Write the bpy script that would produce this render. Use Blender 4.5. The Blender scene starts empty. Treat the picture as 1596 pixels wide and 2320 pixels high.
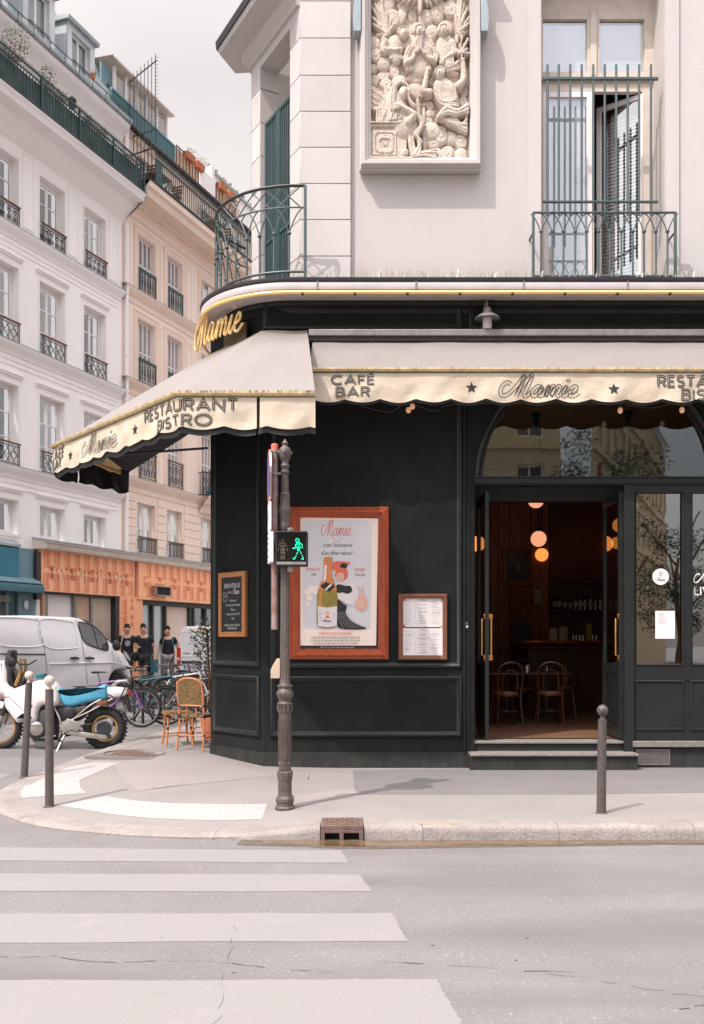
import bpy, math, random
import numpy as np
from mathutils import Matrix, Vector
random.seed(7)
sc = bpy.context.scene
# ---------------------------------------------------------------- camera, sky, sun
CZ, FD, HY, CX = 1.72, 2170.6, 1444.0, 798.0      # eye height; focal length, horizon and centre in a 1596 px wide frame
cam = bpy.data.cameras.new('camera'); camo = bpy.data.objects.new('camera', cam); sc.collection.objects.link(camo)
camo.location = (0, 0, CZ); camo.rotation_euler = (math.radians(90), 0, 0)
cam.sensor_fit = 'HORIZONTAL'; cam.sensor_width = 36; cam.lens = FD/1596*36; cam.shift_y = (HY-1160)/1596
cam.clip_start = .1; cam.clip_end = 500
sc.camera = camo
SUN_EL = math.radians(55); SDX, SDY = .71, .704     # horizontal travel direction of the light
world = bpy.data.worlds.new('World'); sc.world = world; world.use_nodes = True
wn = world.node_tree.nodes; wl = world.node_tree.links; wn.clear()
wo = wn.new('ShaderNodeOutputWorld'); bg = wn.new('ShaderNodeBackground'); bg.inputs[1].default_value = .1
sk = wn.new('ShaderNodeTexSky'); sk.sky_type = 'NISHITA'; sk.sun_disc = False; sk.sun_elevation = SUN_EL
sk.sun_rotation = math.atan2(-SDX, -SDY); sk.air_density = 1.2; sk.dust_density = 2.5
tc = wn.new('ShaderNodeTexCoord'); mp = wn.new('ShaderNodeMapping'); mp.inputs['Scale'].default_value = (1, 1, 2.2)
nz = wn.new('ShaderNodeTexNoise'); nz.inputs['Scale'].default_value = 1.7; nz.inputs['Detail'].default_value = 7; nz.inputs['Roughness'].default_value = .55
cr = wn.new('ShaderNodeMapRange'); cr.inputs[1].default_value = .32; cr.inputs[2].default_value = .62; cr.inputs[3].default_value = .74; cr.inputs[4].default_value = .97
mx = wn.new('ShaderNodeMix'); mx.data_type = 'RGBA'; mx.inputs[7].default_value = (7.6, 7.1, 6.95, 1)
wl.new(tc.outputs['Generated'], mp.inputs[0]); wl.new(mp.outputs[0], nz.inputs[0]); wl.new(nz.outputs[0], cr.inputs[0])
sp2 = wn.new('ShaderNodeSeparateXYZ'); wl.new(tc.outputs['Generated'], sp2.inputs[0])      # the cloud opens to blue over the street behind, as the shop windows mirror it
op_ = wn.new('ShaderNodeMapRange'); op_.interpolation_type = 'SMOOTHSTEP'; op_.inputs[1].default_value = -.1; op_.inputs[2].default_value = -.9; op_.inputs[4].default_value = .42; wl.new(sp2.outputs[1], op_.inputs[0])
sb_ = wn.new('ShaderNodeMath'); sb_.operation = 'SUBTRACT'; sb_.use_clamp = True; wl.new(cr.outputs[0], sb_.inputs[0]); wl.new(op_.outputs[0], sb_.inputs[1]); wl.new(sb_.outputs[0], mx.inputs[0]); wl.new(sk.outputs[0], mx.inputs[6]); 
# haze glow on the sun's side and brighter zenith, added to lift shaded facades
vm = wn.new('ShaderNodeVectorMath'); vm.operation = 'DOT_PRODUCT'; vm.inputs[1].default_value = (-SDX*math.cos(SUN_EL), -SDY*math.cos(SUN_EL), math.sin(SUN_EL)); wl.new(tc.outputs['Generated'], vm.inputs[0])
gr_ = wn.new('ShaderNodeMapRange'); gr_.interpolation_type = 'SMOOTHSTEP'; gr_.inputs[1].default_value = .25; gr_.inputs[2].default_value = 1.0; gr_.inputs[3].default_value = 1.0; gr_.inputs[4].default_value = 2.3; wl.new(vm.outputs['Value'], gr_.inputs[0])
vs_ = wn.new('ShaderNodeVectorMath'); vs_.operation = 'SCALE'; wl.new(mx.outputs[2], vs_.inputs[0]); sp3 = wn.new('ShaderNodeSeparateXYZ'); wl.new(tc.outputs['Generated'], sp3.inputs[0]); zz_ = wn.new('ShaderNodeMapRange'); zz_.inputs[1].default_value = .5; zz_.inputs[2].default_value = 1; zz_.inputs[3].default_value = 1; zz_.inputs[4].default_value = 2.4; wl.new(sp3.outputs[2], zz_.inputs[0])
mm_ = wn.new('ShaderNodeMath'); mm_.operation = 'MULTIPLY'; wl.new(gr_.outputs[0], mm_.inputs[0]); wl.new(zz_.outputs[0], mm_.inputs[1]); wl.new(mm_.outputs[0], vs_.inputs['Scale']); wl.new(vs_.outputs[0], bg.inputs[0]); wl.new(bg.outputs[0], wo.inputs[0])
sl = bpy.data.lights.new('sun', 'SUN'); sl.energy = 2.95; sl.angle = math.radians(.6); sl.color = (1, .93, .87)
so = bpy.data.objects.new('sun', sl); sc.collection.objects.link(so)
so.rotation_euler = Vector((SDX*math.cos(SUN_EL), SDY*math.cos(SUN_EL), -math.sin(SUN_EL))).to_track_quat('-Z', 'Y').to_euler()
so.location = (-10, -10, 20)
sc.view_settings.view_transform = 'Standard'; sc.view_settings.look = 'None'; sc.view_settings.exposure = 0.30
sc.view_settings.gamma = 1; sc.view_settings.use_curve_mapping = False
sc.render.engine = 'CYCLES'
sc.cycles.max_bounces = 8; sc.cycles.transparent_max_bounces = 16

# ---------------------------------------------------------------- materials
def mat(name, col, rough=.7, metal=0, var=.08, scale=3, bump=0, bscale=60, col2=None, spec=.5, stain=0, emit=0, bdist=.02, grain=0, gcol=None):
    m = bpy.data.materials.new(name); m.use_nodes = True; nt = m.node_tree; n = nt.nodes; l = nt.links
    b = n['Principled BSDF']; b.inputs['Roughness'].default_value = rough; b.inputs['Metallic'].default_value = metal
    b.inputs['Specular IOR Level'].default_value = spec
    g = n.new('ShaderNodeTexCoord')
    c1 = tuple(col)+(1,); c2 = tuple(col2)+(1,) if col2 else tuple(max(0, c*(1-2*var)) for c in col)+(1,)
    a = n.new('ShaderNodeTexNoise'); a.inputs['Scale'].default_value = scale; a.inputs['Detail'].default_value = 6; a.inputs['Roughness'].default_value = .62
    l.new(g.outputs['Object'], a.inputs[0])
    r = n.new('ShaderNodeMapRange'); r.inputs[1].default_value = .35; r.inputs[2].default_value = .68; l.new(a.outputs[0], r.inputs[0])
    x = n.new('ShaderNodeMix'); x.data_type = 'RGBA'; x.inputs[6].default_value = c1; x.inputs[7].default_value = c2; l.new(r.outputs[0], x.inputs[0])
    out = x.outputs[2]
    if stain:
        s = n.new('ShaderNodeTexNoise'); s.inputs['Scale'].default_value = 1.3; s.inputs['Detail'].default_value = 9; s.inputs['Roughness'].default_value = .7
        mpn = n.new('ShaderNodeMapping'); mpn.inputs['Scale'].default_value = (2.5, 2.5, .35); l.new(g.outputs['Object'], mpn.inputs[0]); l.new(mpn.outputs[0], s.inputs[0])
        r2 = n.new('ShaderNodeMapRange'); r2.inputs[1].default_value = .5; r2.inputs[2].default_value = .8; r2.inputs[4].default_value = stain; l.new(s.outputs[0], r2.inputs[0])
        y = n.new('ShaderNodeMix'); y.data_type = 'RGBA'; l.new(r2.outputs[0], y.inputs[0]); l.new(out, y.inputs[6])
        y.inputs[7].default_value = (col[0]*.45, col[1]*.4, col[2]*.33, 1); out = y.outputs[2]
    if grain:
        s = n.new('ShaderNodeTexNoise'); s.inputs['Scale'].default_value = bscale*1.5; s.inputs['Detail'].default_value = 2; l.new(g.outputs['Object'], s.inputs[0])
        r2 = n.new('ShaderNodeMapRange'); r2.inputs[1].default_value = .52; r2.inputs[2].default_value = .66; r2.inputs[4].default_value = grain; l.new(s.outputs[0], r2.inputs[0])
        y = n.new('ShaderNodeMix'); y.data_type = 'RGBA'; l.new(r2.outputs[0], y.inputs[0]); l.new(out, y.inputs[6])
        gc = gcol or (col[0]*.4, col[1]*.4, col[2]*.4); y.inputs[7].default_value = tuple(gc)+(1,); out = y.outputs[2]
    l.new(out, b.inputs['Base Color'])
    if bump:
        q = n.new('ShaderNodeTexNoise'); q.inputs['Scale'].default_value = bscale; q.inputs['Detail'].default_value = 4; l.new(g.outputs['Object'], q.inputs[0])
        u = n.new('ShaderNodeBump'); u.inputs['Strength'].default_value = bump; u.inputs['Distance'].default_value = bdist; l.new(q.outputs[0], u.inputs['Height']); l.new(u.outputs[0], b.inputs['Normal'])
    if emit:
        b.inputs['Emission Color'].default_value = c1; b.inputs['Emission Strength'].default_value = emit
    return m
def wood(name, c1, c2, rough=.45, sc_=(30, 30, 3)):
    m = mat(name, c1, rough, col2=c2, scale=2.5, bump=.15, bscale=40, bdist=.005)
    n = m.node_tree.nodes; l = m.node_tree.links
    a = [x for x in n if x.type == 'TEX_NOISE'][0]; mpn = n.new('ShaderNodeMapping'); mpn.inputs['Scale'].default_value = sc_
    g = [x for x in n if x.type == 'TEX_COORD'][0]; l.new(g.outputs['Object'], mpn.inputs[0]); l.new(mpn.outputs[0], a.inputs[0]); a.inputs['Scale'].default_value = 1
    return m
def glass(name, refl=.25, tint=(.9, .95, .95), base=.12):
    m = bpy.data.materials.new(name); m.use_nodes = True; n = m.node_tree.nodes; l = m.node_tree.links; n.clear()
    o = n.new('ShaderNodeOutputMaterial'); t = n.new('ShaderNodeBsdfTransparent'); t.inputs[0].default_value = tint+(1,)
    g = n.new('ShaderNodeBsdfGlossy'); g.inputs['Roughness'].default_value = .012
    q = n.new('ShaderNodeTexNoise'); q.inputs['Scale'].default_value = 1.6; tc_ = n.new('ShaderNodeTexCoord'); l.new(tc_.outputs['Object'], q.inputs[0])
    bp = n.new('ShaderNodeBump'); bp.inputs['Strength'].default_value = .08; bp.inputs['Distance'].default_value = .01; l.new(q.outputs[0], bp.inputs['Height']); l.new(bp.outputs[0], g.inputs['Normal'])
    f = n.new('ShaderNodeFresnel'); f.inputs[0].default_value = 1.5; a = n.new('ShaderNodeMath'); a.operation = 'MULTIPLY_ADD'; a.use_clamp = True
    a.inputs[1].default_value = 1.0; a.inputs[2].default_value = refl; l.new(f.outputs[0], a.inputs[0])
    ge = n.new('ShaderNodeNewGeometry'); iv = n.new('ShaderNodeMath'); iv.operation = 'SUBTRACT'; iv.inputs[0].default_value = 1; l.new(ge.outputs['Backfacing'], iv.inputs[1]); fm_ = n.new('ShaderNodeMath'); fm_.operation = 'MULTIPLY'; l.new(a.outputs[0], fm_.inputs[0]); l.new(iv.outputs[0], fm_.inputs[1])
    x = n.new('ShaderNodeMixShader'); l.new(fm_.outputs[0], x.inputs[0]); l.new(t.outputs[0], x.inputs[1]); l.new(g.outputs[0], x.inputs[2]); l.new(x.outputs[0], o.inputs[0])
    return m
K = {}
K['asphalt'] = mat('asphalt', (.222, .209, .208), .9, var=.1, scale=.8, bump=.5, bscale=140, bdist=.01, col2=(.178, .166, .166), grain=.55, gcol=(.12, .11, .11))
K['pave'] = mat('pavement_asphalt', (.245, .23, .223), .9, scale=1.1, bump=.4, bscale=160, bdist=.006, col2=(.30, .265, .25), grain=.3)
K['patch'] = mat('pavement_patch', (.31, .275, .265), .9, scale=2, bump=.4, bscale=160, bdist=.006, col2=(.28, .25, .24), grain=.3)
K['patchd'] = mat('pavement_patch_dark', (.175, .162, .162), .9, scale=1.5, bump=.4, bscale=160, bdist=.006, col2=(.205, .19, .187), grain=.3)
K['granite'] = mat('granite_kerb', (.34, .30, .28), .85, scale=3, bump=.7, bscale=45, bdist=.012, col2=(.25, .22, .205), grain=.35)
K['paint'] = mat('road_paint', (.25, .238, .234), .8, scale=1.4, bump=.3, bscale=140, bdist=.005, col2=(.26, .243, .243), grain=.4, gcol=(.2, .185, .185))
K['tactile'] = mat('tactile_white', (.38, .36, .355), .75, scale=4, col2=(.40, .375, .37))
K['yellowp'] = mat('yellow_paint', (.33, .27, .20), .85, scale=9, col2=(.29, .26, .23), bump=.3)
K['cafe'] = mat('cream_plaster', (.525, .498, .487), .85, scale=.7, bump=.2, bscale=60, col2=(.56, .52, .507), stain=.13)
K['cafe2'] = mat('cream_plaster_recess', (.52, .487, .472), .85, scale=.8, bump=.12, bscale=90, col2=(.555, .505, .48), stain=.18)
K['joint'] = mat('joint', (.33, .27, .24), .9)
K['relief'] = mat('relief_stone', (.66, .575, .50), .85, scale=9, bump=.5, bscale=70, bdist=.01, col2=(.52, .43, .35), stain=.25)
K['black'] = mat('dark_green_paint', (.0105, .012, .0125), .55, scale=2.2, col2=(.0155, .018, .0175), bump=.2, bscale=90, bdist=.004, spec=.09, grain=.12, gcol=(.04, .042, .04))
K['black2'] = mat('dark_paint_gloss', (.016, .018, .0185), .33, scale=2.5, col2=(.021, .024, .024), spec=.28)
K['plinth'] = mat('worn_plinth', (.024, .027, .0255), .65, spec=.15, scale=5, col2=(.020, .0235, .022), bump=.2, bscale=80, bdist=.004, grain=.15, gcol=(.12, .12, .11))
K['gutter'] = mat('gutter_black', (.03, .025, .03), .5)
K['band'] = mat('zinc_band', (.50, .46, .47), .5, scale=4)
K['neon'] = mat('neon_tube', (.86, .58, .24), .25, var=.05, spec=.6)
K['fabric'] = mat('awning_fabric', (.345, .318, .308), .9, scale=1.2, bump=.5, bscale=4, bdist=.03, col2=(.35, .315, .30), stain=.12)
K['valance'] = mat('valance_fabric', (.78, .69, .56), .9, scale=2.2, bump=.5, bscale=7, bdist=.03, col2=(.70, .58, .44), stain=.14)
K['fold'] = mat('awning_fold', (.56, .43, .24), .85, scale=14, col2=(.33, .25, .15), bump=.4, bscale=40, bdist=.01)
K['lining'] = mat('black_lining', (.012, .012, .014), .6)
K['under'] = mat('awning_underside', (.62, .42, .2), .9)
K['ink'] = mat('dark_lettering', (.022, .021, .022), .8)
K['inkl'] = mat('letter_inline', (.55, .47, .38), .8)
K['iron'] = mat('teal_iron', (.045, .075, .08), .45, scale=6, col2=(.07, .10, .10), spec=.6)
K['irond'] = mat('dark_iron', (.022, .026, .028), .5, scale=6, spec=.5)
K['irong'] = mat('green_iron', (.02, .06, .065), .45, scale=6)
K['redwood'] = wood('red_wood', (.42, .085, .03), (.26, .045, .016), .4)
K['wood'] = wood('light_wood', (.50, .21, .075), (.36, .14, .05), .5)
K['brownwood'] = wood('brown_wood', (.20, .075, .04), (.12, .045, .025), .5)
K['darkwood'] = wood('dark_wood', (.10, .033, .017), (.05, .018, .009), .35)
K['wallwood'] = wood('wall_wood', (.26, .08, .035), (.13, .04, .02), .5)
K['parquet'] = wood('parquet_wood', (.26, .13, .07), (.15, .08, .05), .4, (3, 30, 3))
K['brass'] = mat('brass', (.75, .36, .10), .28, 1, var=.1, scale=9)
K['copper'] = mat('copper_rail', (.55, .16, .07), .22, 1, var=.1, scale=6)
K['steel'] = mat('steel', (.45, .44, .43), .35, .9, scale=9)
K['metal'] = mat('painted_metal_grey', (.28, .26, .25), .5, .3, scale=14, col2=(.20, .18, .17))
K['post'] = mat('cast_iron_post', (.085, .068, .062), .5, .2, scale=16, col2=(.13, .108, .098), bump=.3, bscale=80, bdist=.004, grain=.25, gcol=(.2, .13, .1))
K['bollard'] = mat('bollard_paint', (.075, .06, .056), .5, .2, scale=18, col2=(.11, .09, .084), bump=.3, bscale=90, bdist=.004, grain=.15, gcol=(.3, .27, .25))
K['ballwhite'] = mat('worn_white_ball', (.60, .53, .48), .6, scale=25, col2=(.42, .34, .29))
K['redpole'] = mat('rusty_pole', (.32, .26, .25), .55, .1, scale=9, col2=(.24, .08, .06))
K['white'] = mat('white_plaster', (.94, .895, .875), .85, scale=.5, col2=(.92, .865, .84), bump=.08, bscale=60, stain=.09)
K['whitet'] = mat('white_trim', (.90, .85, .84), .8, scale=2, col2=(.86, .80, .785))
K['peach'] = mat('peach_stucco', (.88, .73, .65), .85, scale=.5, col2=(.85, .69, .60), bump=.08, bscale=60, stain=.10)
K['beige'] = mat('beige_stone', (.86, .70, .60), .85, scale=.6, col2=(.82, .65, .54), bump=.15, bscale=50, stain=.06)
K['beiget'] = mat('beige_trim', (.84, .67, .57), .85, scale=1.5, col2=(.79, .61, .50))
K['zinc'] = mat('zinc_roof', (.40, .44, .46), .42, .35, scale=1.5, col2=(.27, .32, .34))
K['zincl'] = mat('zinc_light', (.66, .68, .70), .4, .2, scale=1.2, col2=(.5, .55, .57))
K['pvc'] = mat('white_frame', (.84, .79, .78), .45, scale=5, var=.03)
K['creamf'] = mat('cream_frame', (.66, .58, .52), .6, scale=6, col2=(.55, .47, .40))
K['shutter'] = mat('white_shutter', (.78, .71, .69), .6, scale=4, var=.04)
K['curtain'] = mat('curtain', (.62, .60, .59), .9, scale=4, col2=(.45, .44, .44), bump=.4, bscale=14)
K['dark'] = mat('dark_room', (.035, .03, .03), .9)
K['greyroom'] = mat('dim_room', (.12, .125, .125), .9, scale=1.5, col2=(.07, .075, .08))
K['blind'] = mat('pale_blind', (.86, .88, .89), .7, scale=2, var=.04)
K['terra'] = mat('terracotta', (.60, .20, .11), .8, scale=8)
K['teal'] = mat('teal_paint', (.01, .15, .22), .4, scale=3, col2=(.015, .19, .27))
K['tealg'] = mat('grey_teal_paint', (.17, .28, .32), .6, scale=2, col2=(.13, .22, .26))
K['teald'] = mat('deep_teal', (.03, .12, .14), .5, scale=3)
K['osb'] = wood('orange_plywood', (1.0, .52, .30), (.93, .42, .21), .6, (.8, .8, 3.5))
K['redink'] = mat('red_ink', (.80, .17, .09), .8)
K['board'] = mat('raw_board', (.60, .40, .28), .8, scale=3)
K['tanmdf'] = mat('tan_board', (.58, .47, .37), .8, scale=2, var=.1)
K['vanw'] = mat('van_white', (.93, .91, .92), .22, var=.02, spec=.6)
K['vanseam'] = mat('seam', (.06, .06, .065), .6)
K['plastic'] = mat('black_plastic', (.022, .022, .024), .5)
K['rubber'] = mat('rubber', (.018, .017, .017), .8, bump=.3, bscale=50)
K['gold'] = mat('gold_rim', (.55, .32, .10), .35, .8)
K['alloy'] = mat('alloy', (.42, .39, .36), .4, .7, scale=12, col2=(.3, .27, .24))
K['blueseat'] = mat('blue_vinyl', (.10, .44, .64), .35, var=.08, scale=6, spec=.6)
K['bikew'] = mat('white_gloss', (.76, .72, .72), .25, var=.03, spec=.6)
K['purple'] = mat('purple_paint', (.22, .07, .30), .3)
K['tealb'] = mat('teal_bike', (.01, .12, .16), .3)
K['redlens'] = mat('red_lens', (.65, .03, .02), .2)
K['skin'] = mat('skin', (.62, .36, .26), .55, scale=20, var=.05)
K['hair'] = mat('black_hair', (.012, .010, .010), .6, bump=.4, bscale=90)
K['tee'] = mat('black_tshirt', (.016, .016, .019), .85)
K['shorts'] = mat('charcoal_shorts', (.035, .036, .038), .9)
K['jeans'] = mat('grey_trousers', (.33, .33, .35), .9, scale=12)
K['shoe'] = mat('tan_shoe', (.5, .32, .2), .7)
K['tote'] = mat('canvas_strap', (.6, .52, .47), .9)
K['bagblue'] = mat('blue_bag', (.03, .19, .26), .6, scale=9, col2=(.05, .3, .36))
K['rattan'] = wood('rattan', (.62, .24, .10), (.46, .16, .06), .4)
K['weave'] = mat('woven_seat', (.30, .17, .055), .6, scale=45, col2=(.035, .03, .015), bump=.5, bscale=60)
K['leaf'] = mat('leaf', (.07, .12, .035), .55, scale=9, col2=(.11, .16, .06))
K['leafd'] = mat('dark_leaf', (.03, .06, .022), .6, scale=7, col2=(.055, .09, .03))
K['leafy'] = mat('dry_leaf', (.34, .27, .10), .7, scale=7, col2=(.2, .22, .06))
K['redfl'] = mat('red_flower', (.6, .04, .02), .6)
K['paper'] = mat('paper', (.88, .83, .83), .8, var=.02)
K['postbg'] = mat('poster_blue_grey', (.66, .64, .66), .6, scale=2, var=.04)
K['postcr'] = mat('poster_cream', (.88, .74, .66), .6, var=.03)
K['postred'] = mat('poster_red', (.75, .16, .09), .6)
K['postblk'] = mat('poster_black', (.02, .018, .018), .6)
K['postskin'] = mat('poster_skin', (.72, .46, .36), .6)
K['postwhite'] = mat('poster_white', (.74, .68, .68), .6)
K['postor'] = mat('poster_orange', (.66, .24, .09), .6)
K['postgreen'] = mat('bottle_green', (.34, .26, .05), .4, scale=6, col2=(.2, .13, .03))
K['chalk'] = mat('chalkboard', (.012, .012, .013), .6)
K['chalkw'] = mat('chalk', (.62, .6, .6), .9)
K['ledoff'] = mat('led_off', (.20, .18, .13), .5)
K['ledon'] = mat('led_green', (.0, .80, .42), .4, emit=1.5)
K['globe'] = mat('lit_globe_pink', (1, .42, .24), .4, var=.02, emit=.75)
K['globeo'] = mat('lit_globe_orange', (1, .33, .07), .4, var=.02, emit=.95)
K['bulb'] = mat('bulb_amber', (.9, .5, .3), .2, emit=.25)
K['ceil'] = mat('room_ceiling', (.50, .36, .22), .9, var=.06)
K['roomwall'] = mat('room_wall', (.17, .14, .10), .9, scale=1.5, col2=(.11, .09, .07))
K['slate'] = mat('grey_green_door', (.05, .06, .055), .6)
K['bottle'] = mat('bottle_glass', (.02, .02, .012), .12, spec=.8)
K['label'] = mat('bottle_label', (.4, .33, .26), .7)
K['canvas'] = mat('dark_canvas', (.014, .010, .009), .4)
K['giltframe'] = mat('gilt', (.34, .14, .045), .4, .5, scale=20)
K['wicker'] = wood('wicker', (.38, .13, .05), (.2, .07, .03), .6)
K['water'] = mat('puddle_water', (.10, .065, .035), .06, scale=3, col2=(.2, .13, .08), spec=.7)
K['ironcast'] = mat('cast_iron_rust', (.20, .13, .11), .7, .2, scale=12, col2=(.13, .085, .075), bump=.4, bscale=70, bdist=.004)
K['redroof'] = mat('red_roof_tile', (.34, .08, .045), .8, scale=2, bump=.5, bscale=12)
K['ochre'] = mat('ochre_stone', (.62, .50, .33), .85, scale=1, stain=.15)
K['tapest'] = mat('floral_fabric', (.32, .22, .12), .9, scale=45, col2=(.25, .05, .04))
for k_, tr in (('fabric', .25), ('valance', .2)):                # canvas lets some light through
    n = K[k_].node_tree.nodes; l = K[k_].node_tree.links; b = n['Principled BSDF']; o = [x for x in n if x.type == 'OUTPUT_MATERIAL'][0]
    t = n.new('ShaderNodeBsdfTranslucent'); t.inputs[0].default_value = (.75, .58, .38, 1); x = n.new('ShaderNodeMixShader'); x.inputs[0].default_value = tr; l.new(b.outputs[0], x.inputs[1]); l.new(t.outputs[0], x.inputs[2]); l.new(x.outputs[0], o.inputs[0])
def speckle(k_, sc_, lo, hi, amt, col):
    n = K[k_].node_tree.nodes; l = K[k_].node_tree.links; b = n['Principled BSDF']; src = b.inputs['Base Color'].links[0].from_socket
    g = n.new('ShaderNodeTexCoord'); s = n.new('ShaderNodeTexNoise'); s.inputs['Scale'].default_value = sc_; s.inputs['Detail'].default_value = 3; s.inputs['Roughness'].default_value = .7; l.new(g.outputs['Object'], s.inputs[0])
    r = n.new('ShaderNodeMapRange'); r.inputs[1].default_value = lo; r.inputs[2].default_value = hi; r.inputs[4].default_value = amt; l.new(s.outputs[0], r.inputs[0])
    y = n.new('ShaderNodeMix'); y.data_type = 'RGBA'; l.new(r.outputs[0], y.inputs[0]); l.new(src, y.inputs[6]); y.inputs[7].default_value = col+(1,); l.new(y.outputs[2], b.inputs['Base Color'])
def ztint(k_, z0, z1, amt, col, sc_=6):
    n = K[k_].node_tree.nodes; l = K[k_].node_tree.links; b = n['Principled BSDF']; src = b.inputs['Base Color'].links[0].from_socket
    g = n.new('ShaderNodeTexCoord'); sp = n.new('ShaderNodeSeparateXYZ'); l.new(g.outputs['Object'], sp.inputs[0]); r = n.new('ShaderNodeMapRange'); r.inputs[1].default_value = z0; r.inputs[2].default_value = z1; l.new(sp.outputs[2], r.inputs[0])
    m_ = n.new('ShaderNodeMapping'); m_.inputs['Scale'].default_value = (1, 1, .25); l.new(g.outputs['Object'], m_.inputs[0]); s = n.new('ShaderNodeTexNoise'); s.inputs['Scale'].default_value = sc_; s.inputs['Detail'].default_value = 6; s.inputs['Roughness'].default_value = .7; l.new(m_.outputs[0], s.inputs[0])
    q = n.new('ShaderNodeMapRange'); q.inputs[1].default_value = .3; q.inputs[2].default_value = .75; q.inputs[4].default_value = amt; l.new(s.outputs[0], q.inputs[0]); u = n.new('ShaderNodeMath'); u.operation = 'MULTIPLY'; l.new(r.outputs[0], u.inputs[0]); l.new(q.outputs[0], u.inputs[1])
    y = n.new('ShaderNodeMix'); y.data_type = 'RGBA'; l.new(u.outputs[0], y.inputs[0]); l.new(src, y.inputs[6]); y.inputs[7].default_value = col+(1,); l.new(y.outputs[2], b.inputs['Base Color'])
n = K['cafe'].node_tree.nodes; l = K['cafe'].node_tree.links; b = n['Principled BSDF']; src = b.inputs['Base Color'].links[0].from_socket       # every stone block has its own tone
oi = n.new('ShaderNodeObjectInfo'); hs = n.new('ShaderNodeHueSaturation'); mr = n.new('ShaderNodeMapRange'); mr.inputs[3].default_value = .93; mr.inputs[4].default_value = 1.05; l.new(oi.outputs['Random'], mr.inputs[0]); l.new(mr.outputs[0], hs.inputs['Value']); l.new(src, hs.inputs['Color']); l.new(hs.outputs[0], b.inputs['Base Color'])
ztint('cafe2', 6.45, 5.95, .8, (.36, .27, .22)); ztint('cafe', 6.3, 5.95, .6, (.36, .27, .22)); ztint('black', .9, .1, .5, (.05, .048, .044)); ztint('plinth', .45, .1, .8, (.075, .07, .065), 9); ztint('fabric', 5.1, 5.4, .8, (.20, .165, .145), 3)  # grime on plaster, dust on joinery and plinth, fabric darker towards its top
speckle('asphalt', 55, .56, .70, .75, (.10, .094, .093)); speckle('asphalt', 38, .60, .72, .8, (.47, .44, .44)); speckle('asphalt', 3.1, .58, .75, .45, (.20, .185, .185))
speckle('paint', 42, .58, .68, .55, (.20, .185, .185)); speckle('paint', 2.3, .58, .72, .5, (.29, .27, .27)); speckle('paint', 9, .63, .70, .6, (.22, .20, .20))
speckle('pave', 48, .58, .70, .45, (.22, .20, .19)); speckle('pave', 1.9, .52, .72, .4, (.27, .245, .24)); speckle('pave', 7, .66, .72, .5, (.20, .18, .175))
speckle('granite', 26, .55, .66, .6, (.18, .155, .14)); speckle('patchd', 40, .58, .7, .4, (.18, .17, .17)); speckle('cafe', 2.2, .60, .78, .25, (.50, .45, .42)); speckle('fabric', 1.7, .55, .8, .5, (.27, .235, .21)); speckle('valance', 3.3, .56, .75, .5, (.50, .38, .24))
K['glass'] = glass('shop_glass', .36, (.82, .85, .85))
K['wglass'] = glass('window_glass', .24, (.90, .93, .94))
K['paleglass'] = glass('pale_window_glass', .40, (.97, .98, .99))
K['clear'] = glass('clear_glass', .0, (.97, .97, .97))

# ---------------------------------------------------------------- mesh builder
def Fr(origin, udir=(1, 0)):
    """frame with local x along udir, local y up, local z outwards (towards the viewer's side)"""
    l = math.hypot(*udir); u = Vector((udir[0]/l, udir[1]/l, 0)); v = Vector((0, 0, 1)); w = u.cross(v)
    m = Matrix.Identity(4)
    for i in range(3): m[i][0] = u[i]; m[i][1] = v[i]; m[i][2] = w[i]; m[i][3] = origin[i]
    return m
def P(dx, dy, Y): return Vector(((dx-CX)/FD*Y, Y, CZ+(HY-dy)/FD*Y))
def crom(pts, n=8, closed=False):
    pts = [Vector(p) for p in pts]; out = []; L = len(pts)
    for i in range(L if closed else L-1):
        p0 = pts[i-1] if (i > 0 or closed) else pts[0]; p1 = pts[i]; p2 = pts[(i+1) % L]; p3 = pts[(i+2) % L] if (closed or i+2 < L) else pts[-1]
        for k in range(n):
            t = k/n; out.append(.5*((2*p1)+(p2-p0)*t+(2*p0-5*p1+4*p2-p3)*t*t+(3*p1-p0-3*p2+p3)*t**3))
    if not closed: out.append(pts[-1])
    return out
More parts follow.
